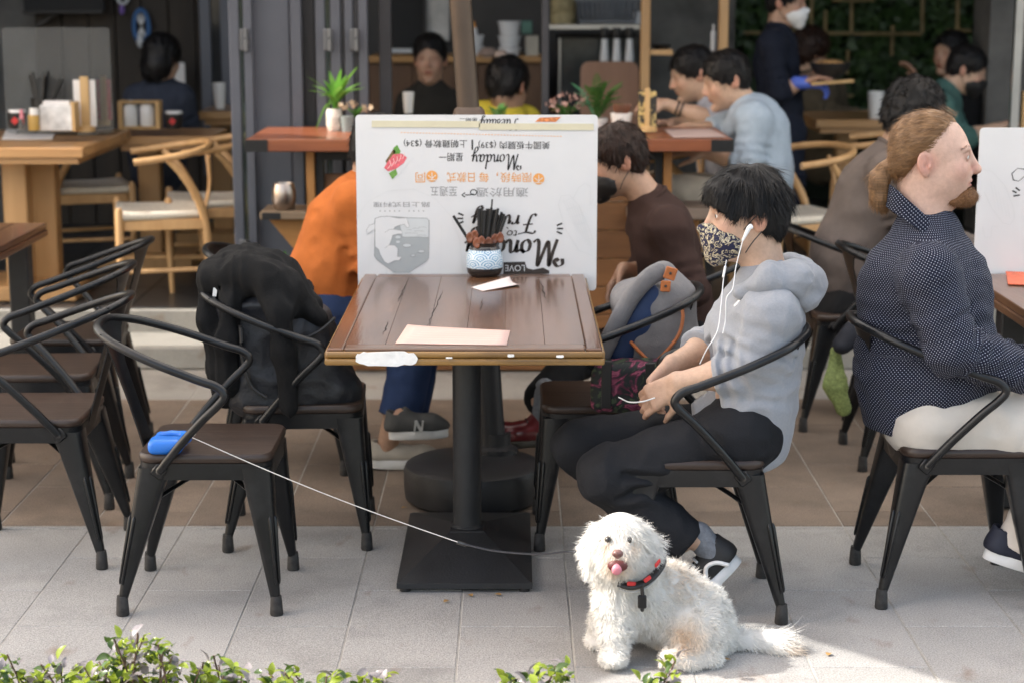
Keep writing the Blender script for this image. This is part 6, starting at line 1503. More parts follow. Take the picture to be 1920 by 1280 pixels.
# grey-brown sweater
g, J = guest('person in a grey-brown sweater with back turned, leaning away', 7.15, dict(head=(1712, 222), neck=(1672, 285), chest=(1640, 375), waist=(1588, 490), pelvis=(1580, 580), shL=(1668, 325, -.17), shR=(1690, 315, .17), elL=(1728, 440, -.2), wrL=(1830, 470, -.1), elR=(1740, 440, .2), hipL=(1580, 590, -.09), hipR=(1580, 585, .09), knL=(1740, 620, -.1), knR=(1740, 620, .1), anL=(1730, 760, -.1), anR=(1730, 760, .1)),
    (1, .2, .1), (.9, .5, -.55), m_gbrown, 'volume', m_hblk, m_blackc, 'tan', 1.0, sleeve=.9, arm=(.075, .062, .05), chest=(.165, .84), belly=.16, hn=3500, hairlen=.03)
# inner room
g, J = guest('person in a teal shirt and black mask leaning down in the inner dining room', 10.2, dict(head=(1812, 132), neck=(1775, 172), chest=(1752, 225), waist=(1740, 300), pelvis=(1740, 340), shL=(1766, 200), shR=(1770, 195), elL=(1800, 262, -.2), wrL=(1865, 240, -.15), elR=(1800, 260)), (1, 0, .1), (1, -.15, -.45), m_teal, 'crop', m_hblk, None, 'light', 1.05, sleeve=.4, arm=(.07, .06, .05)); mask(g, J['_HM'], m_blk)
g, J = guest('person in black with raised pointing hand before the green wall', 11.2, dict(head=(1782, 102), neck=(1792, 148), chest=(1795, 200), waist=(1795, 260), pelvis=(1795, 300), shL=(1762, 180, 0), shR=(1828, 180, 0), elL=(1720, 205, -.1), wrL=(1722, 160, -.2), elR=(1840, 230)), (-.6, -.8, 0), (-.8, -.6, -.02), m_blackc, 'crop', m_hblk, None, 'tan', 1.08, sleeve=.6, hand={'L': dict(d=(-.4, 0, .9), n=(-1, 0, 0), curl=.5)})
g, J = guest('person in an olive jacket sitting behind the standing person in navy', 11.2, dict(head=(1520, 100), neck=(1512, 142), chest=(1530, 190), waist=(1540, 260), pelvis=(1540, 300), shL=(1490, 175, -.1), shR=(1560, 175, .1), elL=(1575, 225, -.2), wrL=(1620, 215, -.2), elR=(1580, 225)), (.8, .3, 0), (.85, .5, -.3), m_olive, 'volume', m_hbrn, None, 'light', 1.0, sleeve=.9, arm=(.075, .065, .05))
g, J = guest('person in slate blue seen from behind in the left room', 10.25, dict(head=(305, 112), neck=(300, 160), chest=(296, 212), waist=(296, 280), pelvis=(296, 320), shL=(255, 182, 0), shR=(342, 182, 0), elL=(238, 235, -.05), elR=(358, 235, .05)), (.2, 1, 0), (.45, .9, -.25), m_slate, 'bob', m_hblk, None, 'light', 1.05, sleeve=0, chest=(.155, .8), eyes=False, hn=1500)
# ================================================================== bags
m_nylon = mat('nylon_black', (.009, .010, .014), .5, var=.3, vs=8, bump=.2, bs=120); m_jersey = mat('jersey_black', (.0085, .0085, .009), .9, var=.25, vs=12, bump=.25, bs=200, spec=.2)
Yb = 5.56
bp = thing('backpack', 'black nylon backpack on the armchair left of the walnut table', 'backpack', P(560, 765, Yb))
F = Field(P(385, 790, Yb)-V((.05, .22, .02)), P(690, 470, Yb)+V((.05, .22, .06)), .0075); Ry = np.array(Matrix.Rotation(-.32, 3, 'Y'))
F.box(P(520, 648, Yb), (.125, .14, .205), .06, Ry, .03); F.box(P(585, 665, Yb), (.085, .12, .14), .05, Ry, .03); F.cone(P(470, 735, Yb-.08), P(640, 735, Yb-.06), .07, .06, .05); F.cone(P(480, 735, Yb+.08), P(640, 735, Yb+.06), .07, .06, .05)
F.wrinkle(.007, (9, 7, 14), 4); F.wrinkle(.003, 26, 6); F.cut(P(500, 767, Yb), (0, 0, -1)); soft('bag', F, m_nylon, bp)
MB().tube(crom([P(x, y, Yb-.165) for x, y in ((450, 610), (452, 660), (470, 720), (500, 745))], 6), .006, 8).build('zip', m_blk, bp); MB().tube(crom([P(x, y, Yb-.15) for x, y in ((560, 640), (600, 620), (628, 596))], 6), .005, 8).build('zip', m_blk, bp)
MB().tube([P(452, 615, Yb-.175), P(453, 642, Yb-.18)], .0065, 8).build('zip_pull', m_blk, bp)
jk = thing('jacket', 'black jacket thrown over the black backpack', 'jacket', P(480, 560, Yb))
F = Field(P(365, 800, Yb)-V((.06, .3, .02)), P(640, 455, Yb)+V((.06, .3, .06)), .007)
F.path([P(400, 512, Yb-.02), P(450, 505, Yb), P(510, 520, Yb), P(575, 575, Yb)], [.045, .06, .07, .045], .05); F.path([P(400, 520, Yb-.09), P(460, 510, Yb-.11), P(530, 545, Yb-.12), P(598, 598, Yb-.10)], [.035, .045, .05, .025], .05); F.path([P(410, 505, Yb+.1), P(470, 495, Yb+.12), P(560, 545, Yb+.12)], [.045, .05, .04], .05)
F.path([P(400, 530, Yb-.05), P(398, 600, Yb-.07), P(418, 690, Yb-.08), P(425, 735, Yb-.08)], [.04, .035, .04, .042], .03); F.path([P(432, 560, Yb-.14), P(425, 640, Yb-.15), P(430, 720, Yb-.14)], [.03, .03, .028], .03)
F.path([P(500, 520, Yb-.15), P(520, 580, Yb-.185), P(532, 660, Yb-.19), P(545, 762, Yb-.19)], [.05, .034, .03, .026], .03)
F.wrinkle(.006, (22, 22, 7), 9); F.wrinkle(.005, (38, 30, 10), 12); soft('cloth', F, m_jersey, jk)
MB().box(P(403, 548, Yb-.125), (.012, .003, .026), Matrix.Rotation(.15, 3, 'Y')).build('care_label', m_wht, jk, 30)
# grey backpack with leather tabs, flowered bag
m_canv = mat('canvas_grey', (.165, .16, .165), .85, var=.15, vs=20, bump=.2, bs=200); m_leath = mat('leather_tan', (.42, .13, .035), .45, var=.15, vs=30); m_bluelin = mat('lining_blue', (.010, .028, .085), .7, var=.2)
Yg = 5.56
gb = thing('backpack', 'grey canvas backpack with tan leather tabs on the armchair beside the walnut table', 'backpack', P(1210, 740, Yg))
F = Field(P(1100, 740, Yg)-V((.05, .2, .04)), P(1330, 480, Yg)+V((.05, .2, .05)), .0065)
F.box(P(1222, 620, Yg), (.10, .12, .16), .06, np.array(Matrix.Rotation(-.25, 3, 'Y')), .03); F.path([P(1246, 512, Yg), P(1262, 560, Yg-.02), P(1275, 640, Yg)], [.035, .06, .06], .04)
F.wrinkle(.005, (12, 12, 18), 3); soft('bag', F, m_canv, gb)
MB().tube(crom([P(x, y, Yg+dy) for x, y, dy in ((1245, 505, -.10), (1215, 522, -.12), (1182, 560, -.13), (1150, 620, -.13), (1122, 680, -.12))], 6), [.012]+[.02]*23+[.012], 10, flat=1.5).build('shoulder_strap', m_canv, gb, 60)
F = Field(P(1150, 660, Yg-.1)-V((.03, .12, .02)), P(1250, 540, Yg-.1)+V((.03, .1, .02)), .006); F.path([P(1215, 565, Yg-.095), P(1195, 600, Yg-.1), P(1165, 660, Yg-.1)], [.05, .052, .04], .03, ((0, 1, 0), .5)); F.wrinkle(.004, 16, 5); soft('blue_panel', F, m_bluelin, gb)
for px, py, w, h_, a in ((1257, 513, .036, .038, .3), (1248, 537, .03, .034, .05)):
    b_ = MB().box(P(px, py, Yg-.125), (w, .006, h_), Matrix.Rotation(a, 3, 'Y'), .003).build('leather_tab', m_leath, gb, 30); MB().lathe([(0, 0), (.0045, 0), (.003, .003), (0, .004)], P(px, py, Yg-.129), 10, (0, -1, 0)).build('rivet', m_bolt, b_)
MB().tube(crom([P(x, y, Yg+dy) for x, y, dy in ((1278, 566, -.11), (1280, 600, -.13), (1270, 632, -.14), (1240, 668, -.14), (1222, 678, -.14), (1200, 660, -.13), (1182, 640, -.12))], 6), .0055, 8).build('piping', m_leath, gb)
def florm():
    m = mat('floral_print', (.012, .018, .014), .75, var=.2); n, L, b = nodes_of(m); g_ = n.new('ShaderNodeTexCoord')
    nz = n.new('ShaderNodeTexNoise'); nz.inputs['Scale'].default_value = 12; nz.inputs['Detail'].default_value = 5; nz.inputs['Distortion'].default_value = 2.5; L.new(g_.outputs['Object'], nz.inputs['Vector'])
    r = n.new('ShaderNodeValToRGB'); L.new(nz.outputs['Fac'], r.inputs[0]); e = r.color_ramp.elements; e[0].color = (.03, .05, .028, 1); e[0].position = .2; e[1].color = (.42, .10, .22, 1); e[1].position = .85
    for p, c in ((.36, (.05, .07, .035, 1)), (.42, (.008, .012, .012, 1)), (.52, (.008, .011, .012, 1)), (.58, (.10, .012, .04, 1)), (.63, (.30, .07, .12, 1)), (.68, (.08, .008, .03, 1))): x = e.new(p); x.color = c
    L.new(r.outputs[0], b.inputs['Base Color']); return m
fb = thing('flowered_bag', 'dark bag printed with pink roses beside the person in grey', 'bag', P(1170, 775, 5.36)); F = Field(P(1095, 785, 5.36)-V((.04, .1, .03)), P(1260, 665, 5.36)+V((.04, .1, .03)), .006)
F.box(P(1178, 722, 5.36), (.112, .055, .075), .03, None, .02); F.wrinkle(.005, 14, 6); m_flor = florm(); soft('bag', F, m_flor, fb)
MB().bar(P(1138, 676, 5.30), P(1136, 765, 5.30), .03, .006, .002, (0, 1, 0)).build('strap', m_blk, fb, 30); MB().bar(P(1219, 680, 5.30), P(1222, 750, 5.30), .03, .006, .002, (0, 1, 0)).build('strap', m_blk, fb, 30)
# green mesh bag and navy bundle hung on the empty chair at the back
F = Field(P(1545, 800, 6.45)-V((.05, .08, .03)), P(1620, 640, 6.45)+V((.05, .08, .03)), .006); F.path([P(1567, 660, 6.42), P(1566, 720, 6.42), P(1580, 765, 6.42)], [.02, .035, .03], .03, ((0, 1, 0), .5)); F.wrinkle(.003, 30, 4)
tag(soft('mesh_bag', F, mat('mesh_green', (.24, .30, .10), .7, var=.4, vs=120), None), 'pale green mesh bag hanging on the chair behind the person in dotted navy', 'bag')
F = Field(P(1550, 690, 6.4)-V((.06, .1, .06)), P(1625, 600, 6.4)+V((.06, .1, .04)), .007); F.cone(P(1580, 645, 6.37), P(1605, 620, 6.38), .035, .04, .03); F.wrinkle(.004, 20, 4)
tag(soft('rolled_cloth', F, mat('cloth_navy_dark', (.012, .014, .022), .8), None), 'dark navy rolled cloth tucked at the empty chair behind the person in dotted navy', 'cloth')

# ================================================================== dog
Yd = 4.45
m_fur = mat('dog_fur', (.95, .95, .95), .75, var=.04, vs=20, attr='Col', spec=.2)
_n, _L, _b = nodes_of(m_fur); _t = _n.new('ShaderNodeBsdfTranslucent'); _L.new(_b.inputs['Base Color'].links[0].from_socket, _t.inputs[0]); _mx = _n.new('ShaderNodeMixShader'); _mx.inputs[0].default_value = .3; _o = [q for q in _n if q.type == 'OUTPUT_MATERIAL'][0]
_L.new(_b.outputs[0], _mx.inputs[1]); _L.new(_t.outputs[0], _mx.inputs[2]); _L.new(_mx.outputs[0], _o.inputs[0])
dg = thing('dog', 'small white fluffy dog with red and black harness sitting on the grey paving', 'dog', V((.35, 4.5, 0)))
D = lambda x, y, dy=0.: P(x, y, Yd+dy)
HC = D(1163, 1022, -.02)
lo, hi = (.12, 4.15, -.01), (.84, 4.78, .46); F = Field(lo, hi, .006)
F.ell(HC+V((0, 0, .004)), (.070, .075, .070), k=.03); F.ell(HC+V((.0, -.01, .035)), (.052, .055, .048), k=.03); F.ell(D(1158, 1052, -.075), (.040, .040, .032), k=.03); F.ell(D(1160, 1030, -.08), (.03, .03, .022), k=.02)
for x, s in ((1112, -1), (1216, 1)): F.path([D(x-s*12, 1000, .02), D(x, 1025, .0), D(x+s*0, 1062, -.01)], [.026, .028, .022], .02)
F.path([D(1172, 1085, .02), D(1190, 1120, .07), D(1240, 1126, .10), D(1295, 1163, .10), D(1318, 1195, .08)], [.062, .084, .092, .094, .076], .05)
F.path([D(1150, 1125, .0), D(1152, 1180, -.02), D(1152, 1222, -.03)], [.05, .034, .032], .03); F.ell(D(1148, 1230, -.05), (.035, .045, .022), k=.02)
F.path([D(1150, 1120, .12), D(1132, 1160, .12), D(1125, 1192, .12)], [.045, .03, .03], .03); F.ell(D(1120, 1200, .1), (.032, .042, .02), k=.02)
F.ell(D(1302, 1187, -.0), (.07, .06, .073), k=.03); F.path([D(1330, 1228, -.03), D(1285, 1236, -.05), D(1255, 1236, -.07)], [.035, .03, .026], .02)
F.path([D(1352, 1205, .1), D(1402, 1205, .1), D(1450, 1205, .08), D(1480, 1220, .06)], [.035, .03, .03, .018], .03)
F.cut((0, 0, .006), (0, 0, -1), .004)
bv, bf = F.mesh(); bv = relax(bv, bf, 1)
n_f = 70000; p, nr = sample_surface(bv, bf, n_f, 4)
def near(c, r): return np.exp(-np.sum((p-np.array(c))**2, 1)/(r*r))
w_head = near(HC, .10); w_tail = near(D(1450, 1205, .08), .06)+near(D(1485, 1220, .06), .05); w_body = near(D(1270, 1150, .08), .13)
top = HC+V((0, .02, .06)); fd_h = p-np.array(top); fd_h[:, 2] -= .05; fd_h /= np.linalg.norm(fd_h, axis=1)[:, None]
fd_b = np.tile([.45, .1, -.85], (n_f, 1)); fd_t = np.tile([.9, -.1, -.2], (n_f, 1)); muz = near(D(1158, 1050, -.09), .045)[:, None]
dirn = fd_h*w_head[:, None]*1.5+fd_b*.45+fd_t*w_tail[:, None]*2; dirn = dirn*(1-muz)+muz*np.stack([np.sign(p[:, 0]-HC.x)*.6, np.full(n_f, -.1), np.full(n_f, -.8)], 1)
Ln = .021+.022*w_head+.05*np.clip(w_tail, 0, 1)+.004*w_body; Ln = Ln*(1-.45*muz[:, 0]); Ln = np.where(p[:, 2] < .05, Ln*.7, Ln)
# keep the eyes, nose and mouth open
EY = [D(1140, 1011, -.092), D(1180, 1012, -.088)]; NO = D(1158, 1037, -.135); MO = D(1157, 1063, -.12)
for c in EY: Ln *= 1-.8*near(c+V((0, -.01, 0)), .012)
Ln *= 1-.9*near(NO, .02); Ln *= 1-.85*near(MO, .022)
tuft = np.stack([vnoise(p[:, 0]*75, p[:, 1]*75, p[:, 2]*75, k) for k in (1, 2, 3)], 1)+.6*np.stack([vnoise(p[:, 0]*160, p[:, 1]*160, p[:, 2]*160, k) for k in (4, 5, 6)], 1)
Ln = Ln*(1+.35*vnoise(p[:, 0]*60, p[:, 1]*60, p[:, 2]*60, 9))
sv, sf = strands(p-nr*.003, nr, dirn+.5*tuft, Ln, .0017, 4, .6, .5, .35, 6)
tan = np.array([.78, .55, .34]); whi = np.array([.90, .885, .845]); r_n = np.random.default_rng(2)
wt = np.clip(near(D(1283, 1195, -.06), .045)*.7+near(D(1270, 1215, .05), .05)+.55*near(D(1485, 1222, .05), .04)+.75*near(MO+V((0, 0, -.005)), .035)+.35*near(D(1270, 1085, .06), .07)+.5*near(EY[0]+V((0, 0, -.01)), .02)+.5*near(EY[1]+V((0, 0, -.01)), .018)+.25*near(D(1255, 1236, -.09), .04), 0, .85)
cs = whi*(1-wt[:, None])+tan*wt[:, None]; cs *= r_n.uniform(.86, 1.04, (n_f, 1)); sc_ = np.repeat(cs, 10, 0)
wb = np.zeros(len(bv)); cb = np.tile(whi*.9, (len(bv), 1))
for c, r, k in ((D(1283, 1195, -.06), .045, .6), (MO, .03, .8), (D(1270, 1215, .05), .05, 1)): w = np.clip(k*np.exp(-np.sum((bv-np.array(c))**2, 1)/(r*r)), 0, .85)[:, None]; cb = cb*(1-w)+tan*.8*w
dv, df = quad_strip_merge([(bv, bf), (sv, sf)])
body = link_mesh('body', dv, df, m_fur, dg, 180); ca = np.ones((len(dv), 4), np.float32); ca[:, :3] = np.concatenate([cb, sc_]); body.data.color_attributes.new('Col', 'FLOAT_COLOR', 'POINT').data.foreach_set('color', ca.ravel())
m_deye = mat('dog_eye', (.012, .007, .004), .08, coat=.8); m_nose = mat('dog_nose', (.16, .075, .065), .35, var=.4, vs=90, coat=.2); m_tong = mat('tongue', (.62, .22, .27), .4, var=.1, sss=.1); m_mouth = mat('mouth_dark', (.10, .02, .018), .5)
for c in EY: MB().lathe([(.0085*math.sin(a), -.0085*math.cos(a)) for a in np.linspace(.05, 3.09, 9)], c, 14).build('eye', m_deye, dg, 180)
A = Field(NO-V((.04, .03, .03)), NO+V((.04, .04, .03)), .0028); A.ell(NO, (.0145, .012, .0105), k=.004); A.ell(NO+V((0, .004, -.009)), (.005, .008, .006), k=.005)
for s in (-1, 1): A.ell(NO+V((s*.006, -.011, -.002)), (.003, .004, .0025), k=.002, op='s')
soft('nose', A, m_nose, dg)
A = Field(MO-V((.05, .05, .05)), MO+V((.05, .05, .04)), .003); A.ell(MO+V((.002, .008, .002)), (.026, .013, .016), k=.004); soft('mouth', A, m_mouth, dg)
A = Field(MO-V((.05, .06, .05)), MO+V((.05, .05, .04)), .003); A.cone(MO+V((0, .006, .002)), MO+V((-.001, -.004, -.008)), .0145, .0125, .006, ((0, 1, .3), .4)); A.cone(MO+V((0, -.016, -.0)), MO+V((0, -.018, -.02)), .0018, .0018, .003, op='s'); soft('tongue', A, m_tong, dg)
# harness
hn = thing('dog_harness', 'black and red harness strapped round the white dog', 'harness', D(1205, 1090))
path = [D(x, y, dy) for x, y, dy in ((1160, 1092, -.055), (1180, 1098, -.062), (1203, 1094, -.062), (1225, 1078, -.045), (1238, 1058, -.01), (1236, 1040, .05))]
MB().tube(crom(path, 6), .017, 10, flat=.5).build('neck_band', m_blk, hn, 60)
MB().tube(crom([q+V((0, -.010, -.012)) for q in path], 6), .002, 8).build('piping', mat('reflective', (.35, .35, .35), .4), hn, 60)
for a, b in (((1176, 1093), (1192, 1094)), ((1208, 1089), (1220, 1080)), ((1229, 1060), (1237, 1050))): MB().bar(D(*a, -.078), D(*b, -.072 if a[0] < 1220 else -.05), .006, .011, .002).build('red_patch', m_redp, hn, 30)
MB().tube(crom([D(1203, 1096, -.074), D(1205, 1120, -.066), D(1204, 1142, -.05)], 5), .0085, 8, flat=.6).build('strap', m_blk, hn, 60); MB().box(D(1204, 1127, -.072), (.022, .012, .034), None, .003).build('buckle', m_steel, hn, 30)
# leash reel, cord and strap
m_blue = mat('reel_blue', (.012, .16, .62), .42, var=.05, coat=.1)
rl = thing('leash_reel', 'bright blue retractable leash reel lying on the armchair seat', 'leash reel', G(315, 850, .45)); c = G(312, 848, .449)
A = Field(c-V((.08, .08, .01)), c+V((.1, .14, .06)), .004); A.box(c+V((0, .0, .021)), (.047, .035, .021), .018, None, .01); A.path([c+V((-.035, .02, .026)), c+V((-.028, .075, .028)), c+V((.0, .09, .028)), c+V((.035, .085, .028)), c+V((.048, .05, .027)), c+V((.045, .02, .026))], [.012]*6, .006); soft('casing', A, m_blue, rl)
MB().tube([c+V((.043, .0, .03)), c+V((.058, -.0, .03))], .006, 8).build('outlet', m_bolt, rl)
m_cord = mat('cord_white', (.58, .57, .54), .6)
le = thing('leash', 'thin white leash cord with dark strap running from the armchair to the dog', 'leash', P(865, 1018, 4.72)); knot = P(357, 818, 4.83); end = P(866, 1018, 4.66)
MB().tube([knot.lerp(end, t)+V((0, 0, -.012*math.sin(math.pi*t))) for t in np.linspace(0, 1, 14)], .0014, 6).build('cord', m_cord, le); MB().tube([knot+V((.017*math.cos(a)*.8, .017*math.sin(a), .008*math.cos(a))) for a in np.linspace(0, 6.283, 13)[:-1]], .002, 6, closed=True).build('loop', m_cord, le)
MB().tube([c+V((.058, 0, .03)), (c+knot)/2+V((.01, -.01, .0)), knot], .002, 6).build('cord', m_cord, le)
MB().tube(crom([end, P(930, 1032, 4.62), P(1010, 1038, 4.58), P(1085, 1034, 4.5), P(1150, 1060, 4.5)], 6), .0062, 8, flat=.35).build('strap', mat('strap_dark', (.02, .022, .028), .6), le, 60); MB().tube([end+V((-.012, 0, .004)), end+V((.012, 0, -.004))], .006, 8).build('clip', m_bolt, le)

# ================================================================== low hedge in the foreground
m_hl = leafm('hedge_leaf_green', (.15, .24, .02), (.42, .50, .06), .45); m_hp = leafm('hedge_leaf_purple', (.14, .12, .13), (.32, .30, .31), .2); m_hd = leafm('hedge_leaf_dark', (.03, .07, .015), (.08, .14, .03), .3); m_twig = mat('twig', (.10, .06, .04), .8)
for m_ in (m_hl, m_hp, m_hd): nodes_of(m_)[2].inputs['Roughness'].default_value = .28
def leaf_mesh(m):
    v, f = [], []; n = 6
    for i in range(n+1):
        k = i/n; w = .26*math.sin(math.pi*k**.85)**.8; z = .12*math.sin(math.pi*k)-.05*k
        v += [(k, w, z+.35*w), (k, 0, z), (k, -w, z+.35*w)]
    for i in range(n): a = i*3; f += [(a, a+1, a+4, a+3), (a+1, a+2, a+5, a+4)]
    return MB().add(v, f)
LFM = {}
def shrub(label, spots, Ys, seed, nleaf):
    r = random.Random(seed); x0 = sum(s[0] for s in spots)/len(spots); b = P(x0, 1280, Ys); t = thing('shrub', label, 'shrub', (b.x, Ys, -.005), 0, 'low shrubs of the foreground hedge')
    tops = []
    for (x, y, wd) in spots:
        for k in range(max(3, int(wd/8))):
            q = r.uniform(-1, 1); tx = x+wd*q*.9; ty = y-8+abs(q)**1.7*(1285-y)*.8+r.uniform(0, 22); tip = P(tx, ty, Ys+r.uniform(-.1, .1)); root = V((tip.x*.6+b.x*.4+r.uniform(-.04, .04), Ys+r.uniform(-.05, .05), -.005))
            MB().tube(crom([root, root.lerp(tip, .5)+V((r.uniform(-.03, .03), r.uniform(-.03, .03), 0)), tip], 5), .0022, 6).build('stem', m_twig, t, 60); tops.append((root, tip))
    for i in range(nleaf):
        root, tip = r.choice(tops); y0 = PR(tip)[1]; hgt = PR(root)[1]-y0
        u = 1-(r.random()**1.3)*min(1, max(25, 1300-y0)/hgt); p = root.lerp(tip, u)+V((r.uniform(-.02, .02), r.uniform(-.03, .03), 0))
        m = r.choices((m_hl, m_hp, m_hd), (5, 3, 3))[0]
        if m.name not in LFM: LFM[m.name] = leaf_mesh(m).build('leaf', m, t, 60, False); o = LFM[m.name]; 
        else: o = place('leaf', LFM[m.name].data, t, False)
        o.parent = t; o.location = p-V((b.x, Ys, -.005)); L = r.uniform(.026, .042); o.scale = (L, L, L); o.rotation_euler = (r.uniform(-.6, .6), -r.uniform(-.3, 1.1), r.uniform(0, 6.283))
shrub('tallest shrub of the foreground hedge, below the leash-reel chair', ((265, 1180, 60), (215, 1205, 50), (300, 1215, 50)), 4.04, 1, 290)
shrub('low purple-tipped shrub between the tallest shrub and the left edge', ((110, 1240, 70), (170, 1235, 40)), 4.04, 2, 105)
shrub('yellow-green shrub in the bottom left corner', ((8, 1225, 22), (0, 1245, 25)), 4.04, 3, 70)
shrub('bright yellow-green shrub right of the tallest shrub', ((400, 1232, 40), (370, 1250, 30), (450, 1255, 30)), 4.04, 4, 100)
shrub('low thin shrub below the table pedestal', ((530, 1255, 50), (620, 1270, 30), (700, 1258, 30)), 4.04, 5, 124)
shrub('small shrub below the dog with upright leaf', ((1040, 1240, 26), (985, 1262, 45)), 4.04, 6, 108)
shrub('small bright shrub in front of the dog', ((1265, 1245, 30), (1230, 1268, 26)), 4.04, 7, 64)
# fallen leaves and litter
m_dry = mat('dry_leaf', (.34, .20, .07), .7, var=.3, vs=40)
for i, (px, py, a, lb) in enumerate(((1355, 1237, .3, 'small dry leaf on the paving right of the dog'), (1552, 1228, 1.2, 'orange dry leaf in the sunlit patch of paving'), (885, 1117, 2.0, 'curled dry leaf against the table base plate'), (832, 1128, .8, 'tiny yellow leaf in front of the table base plate'), (752, 952, .4, 'yellowish leaf beside the parasol weight'), (940, 1115, 2.6, 'brown leaf at the corner of the table base plate'), (1535, 715, 1., 'dry leaf on the kerb slab behind the person in the grey hoodie'))):
    o = leaf_mesh(m_dry).build('fallen_leaf', m_dry, None, 60); o.location = G(px, py, .004); o.scale = (.024, .03, .02); o.rotation_euler = (0, 0, a); tag(o, lb, 'leaf', 'fallen leaves')
# ================================================================== back of the shop
m_kwall = mat('kitchen_wall', (.055, .052, .05), .8, var=.2, vs=3); m_cab = wood('cabinet_brown', (.075, .035, .016), (.13, .065, .03), 'Z', .5, 5, .1, rnd=.15); m_edgew = wood('shelf_timber', (.34, .18, .06), (.48, .27, .10), 'X', .45, 5)
m_plast = mat('plastic_white', (.62, .63, .64), .45, var=.05); m_dark = mat('opening_dark', (.008, .008, .009), .7); m_stst = mat('stainless', (.42, .42, .42), .3, metal=.9, var=.1)
def slab(name, x0, y0, x1, y1, Y, dep, m, kind=None): return tag(pbox(name, x0, y0, x1, y1, Y, dep, m), None, kind=kind)
struct('kitchen_wall', MB().box((P(950, 100, 11.6).x, 11.72, 1.75), (2.1, .1, 3.1)), m_kwall)
kc = thing('kitchen_counter', 'brown plank kitchen counter with pale timber edge behind the person in the vest', 'counter', (P(860, 200, 11).x, 11.2, FLZ))
a, b = P(690, 106, 10.9), P(1018, 118, 10.9); MB().box(((a.x+b.x)/2, 11.15, (a.z+b.z)/2), (b.x-a.x, .5, a.z-b.z), bev=.004).build('worktop', m_edgew, kc, 30)
for i in range(8): w = (b.x-a.x)/8; MB().box((a.x+w*(i+.5), 10.96, (b.z+FLZ)/2), (w-.004, .03, b.z-FLZ-.01), bev=.003).build('plank', m_cab, kc, 30)
hw = thing('hatch', 'dark serving hatch in the kitchen wall behind the person in the vest', 'hatch', P(770, 90, 11.6)); pbox('opening', 736, -60, 795, 96, 11.62, .02, m_dark, hw); pbox('sill', 732, 92, 800, 100, 11.56, .06, m_plast, hw); pbox('jamb', 795, -60, 799, 92, 11.56, .06, m_kwall, hw)
tag(pbox('wall_poster', 799, -60, 842, 78, 11.6, .01, mat('poster_pale', (.50, .49, .47), .7, var=.25, vs=7)), 'pale wall poster beside the parasol pole', 'poster')
def tubs(label, cx, ys, w, Y):
    t = thing('container_stack', label, 'containers', P(cx, ys[-1][1], Y))
    for y0, y1 in ys: plathe('tub', cx, y0, y1, w, Y, m_plast, [(.82, 0), (.98, .85), (1.04, .88), (1.04, 1)], t)
tubs('two white tubs with an orange-topped bottle on the kitchen counter', 888, ((66, 86), (87, 107)), 38, 10.98); tubs('tall stack of three white tubs on the kitchen counter', 955, ((40, 66), (67, 88), (89, 109)), 42, 10.98)
ob = thing('squeeze_bottle', 'white bottle with orange tip behind the white tubs', 'bottle', P(888, 66, 11.1)); plathe('bottle', 888, 52, 68, 18, 11.1, m_plast, [(1, 0), (.7, 1)], ob); plathe('tip', 888, 40, 53, 12, 11.1, mat('orange_plastic', (.6, .25, .05), .5), [(1, 0), (.3, 1)], ob)
tag(pbox('crate', 985, 68, 1010, 108, 11.0, .15, mat('crate_cream', (.42, .40, .34), .6)), 'cream box at the end of the kitchen counter', 'box'); tag(pbox('green_box', 978, 40, 998, 64, 11.3, .1, mat('box_green', (.10, .22, .18), .6)), 'small green box on the kitchen wall', 'box')
tag(plathe('food_bag', 915, 90, 108, 44, 10.95, mat('bag_brown', (.30, .22, .18), .7, var=.2), [(.8, 0), (1, .4), (.5, 1)]), 'brown paper food bag between the white tubs', 'bag')
# steel shelving
st = thing('steel_shelving', 'steel kitchen shelving with a dark glazed cabinet below', 'shelving', P(1110, 240, 10.8))
pbox('post', 1022, -60, 1030, 330, 10.8, .04, m_alud, st); pbox('post', 1040, -60, 1044, 48, 11.2, .03, m_stst, st); pbox('shelf', 1026, 46, 1200, 56, 10.8, .45, m_stst, st); pbox('cabinet', 1044, 66, 1200, 330, 11.0, .3, m_dark, st); pbox('door_rim', 1046, 72, 1052, 330, 10.98, .02, m_stst, st)
pbox('glass_door', 1052, 72, 1196, 330, 10.985, .01, mat('smoked_glass', (.05, .055, .055), .12, var=.4, vs=5, coat=.5), st)
bs = thing('basket', 'grey plastic basket with slotted sides on the steel shelf', 'basket', P(1140, 46, 10.9)); m_bskt = mat('basket_grey', (.10, .11, .125), .5)
for k in range(13): x = 1088+k*8.4; MB().bar(P(x, 42, 10.85), P(1083+k*9.4, -2, 10.83), .011, .012).build('slat', m_bskt, bs, 30)
pbox('rim', 1078, -6, 1204, 4, 10.82, .02, m_bskt, bs); pbox('bottom', 1086, 38, 1192, 45, 10.84, .3, m_bskt, bs); pbox('back', 1084, 0, 1198, 42, 11.1, .01, m_bskt, bs); pbox('band', 1084, 18, 1196, 22, 10.842, .008, m_bskt, bs)
tag(plathe('bamboo_steamer', 1056, -20, 45, 48, 10.98, mat('steamer_tan', (.36, .30, .16), .7, var=.15, vs=30), [(1, 0), (1, .3), (.96, .32), (1, .34), (1, .66), (.96, .68), (1, .7), (1, 1)]), 'tan bamboo steamer at the end of the steel shelf', 'steamer')
tag(plathe('paper_roll', 1192, 22, 46, 22, 11.0, m_plast, [(1, 0), (1, 1)]), 'white paper roll beside the grey basket', 'roll')
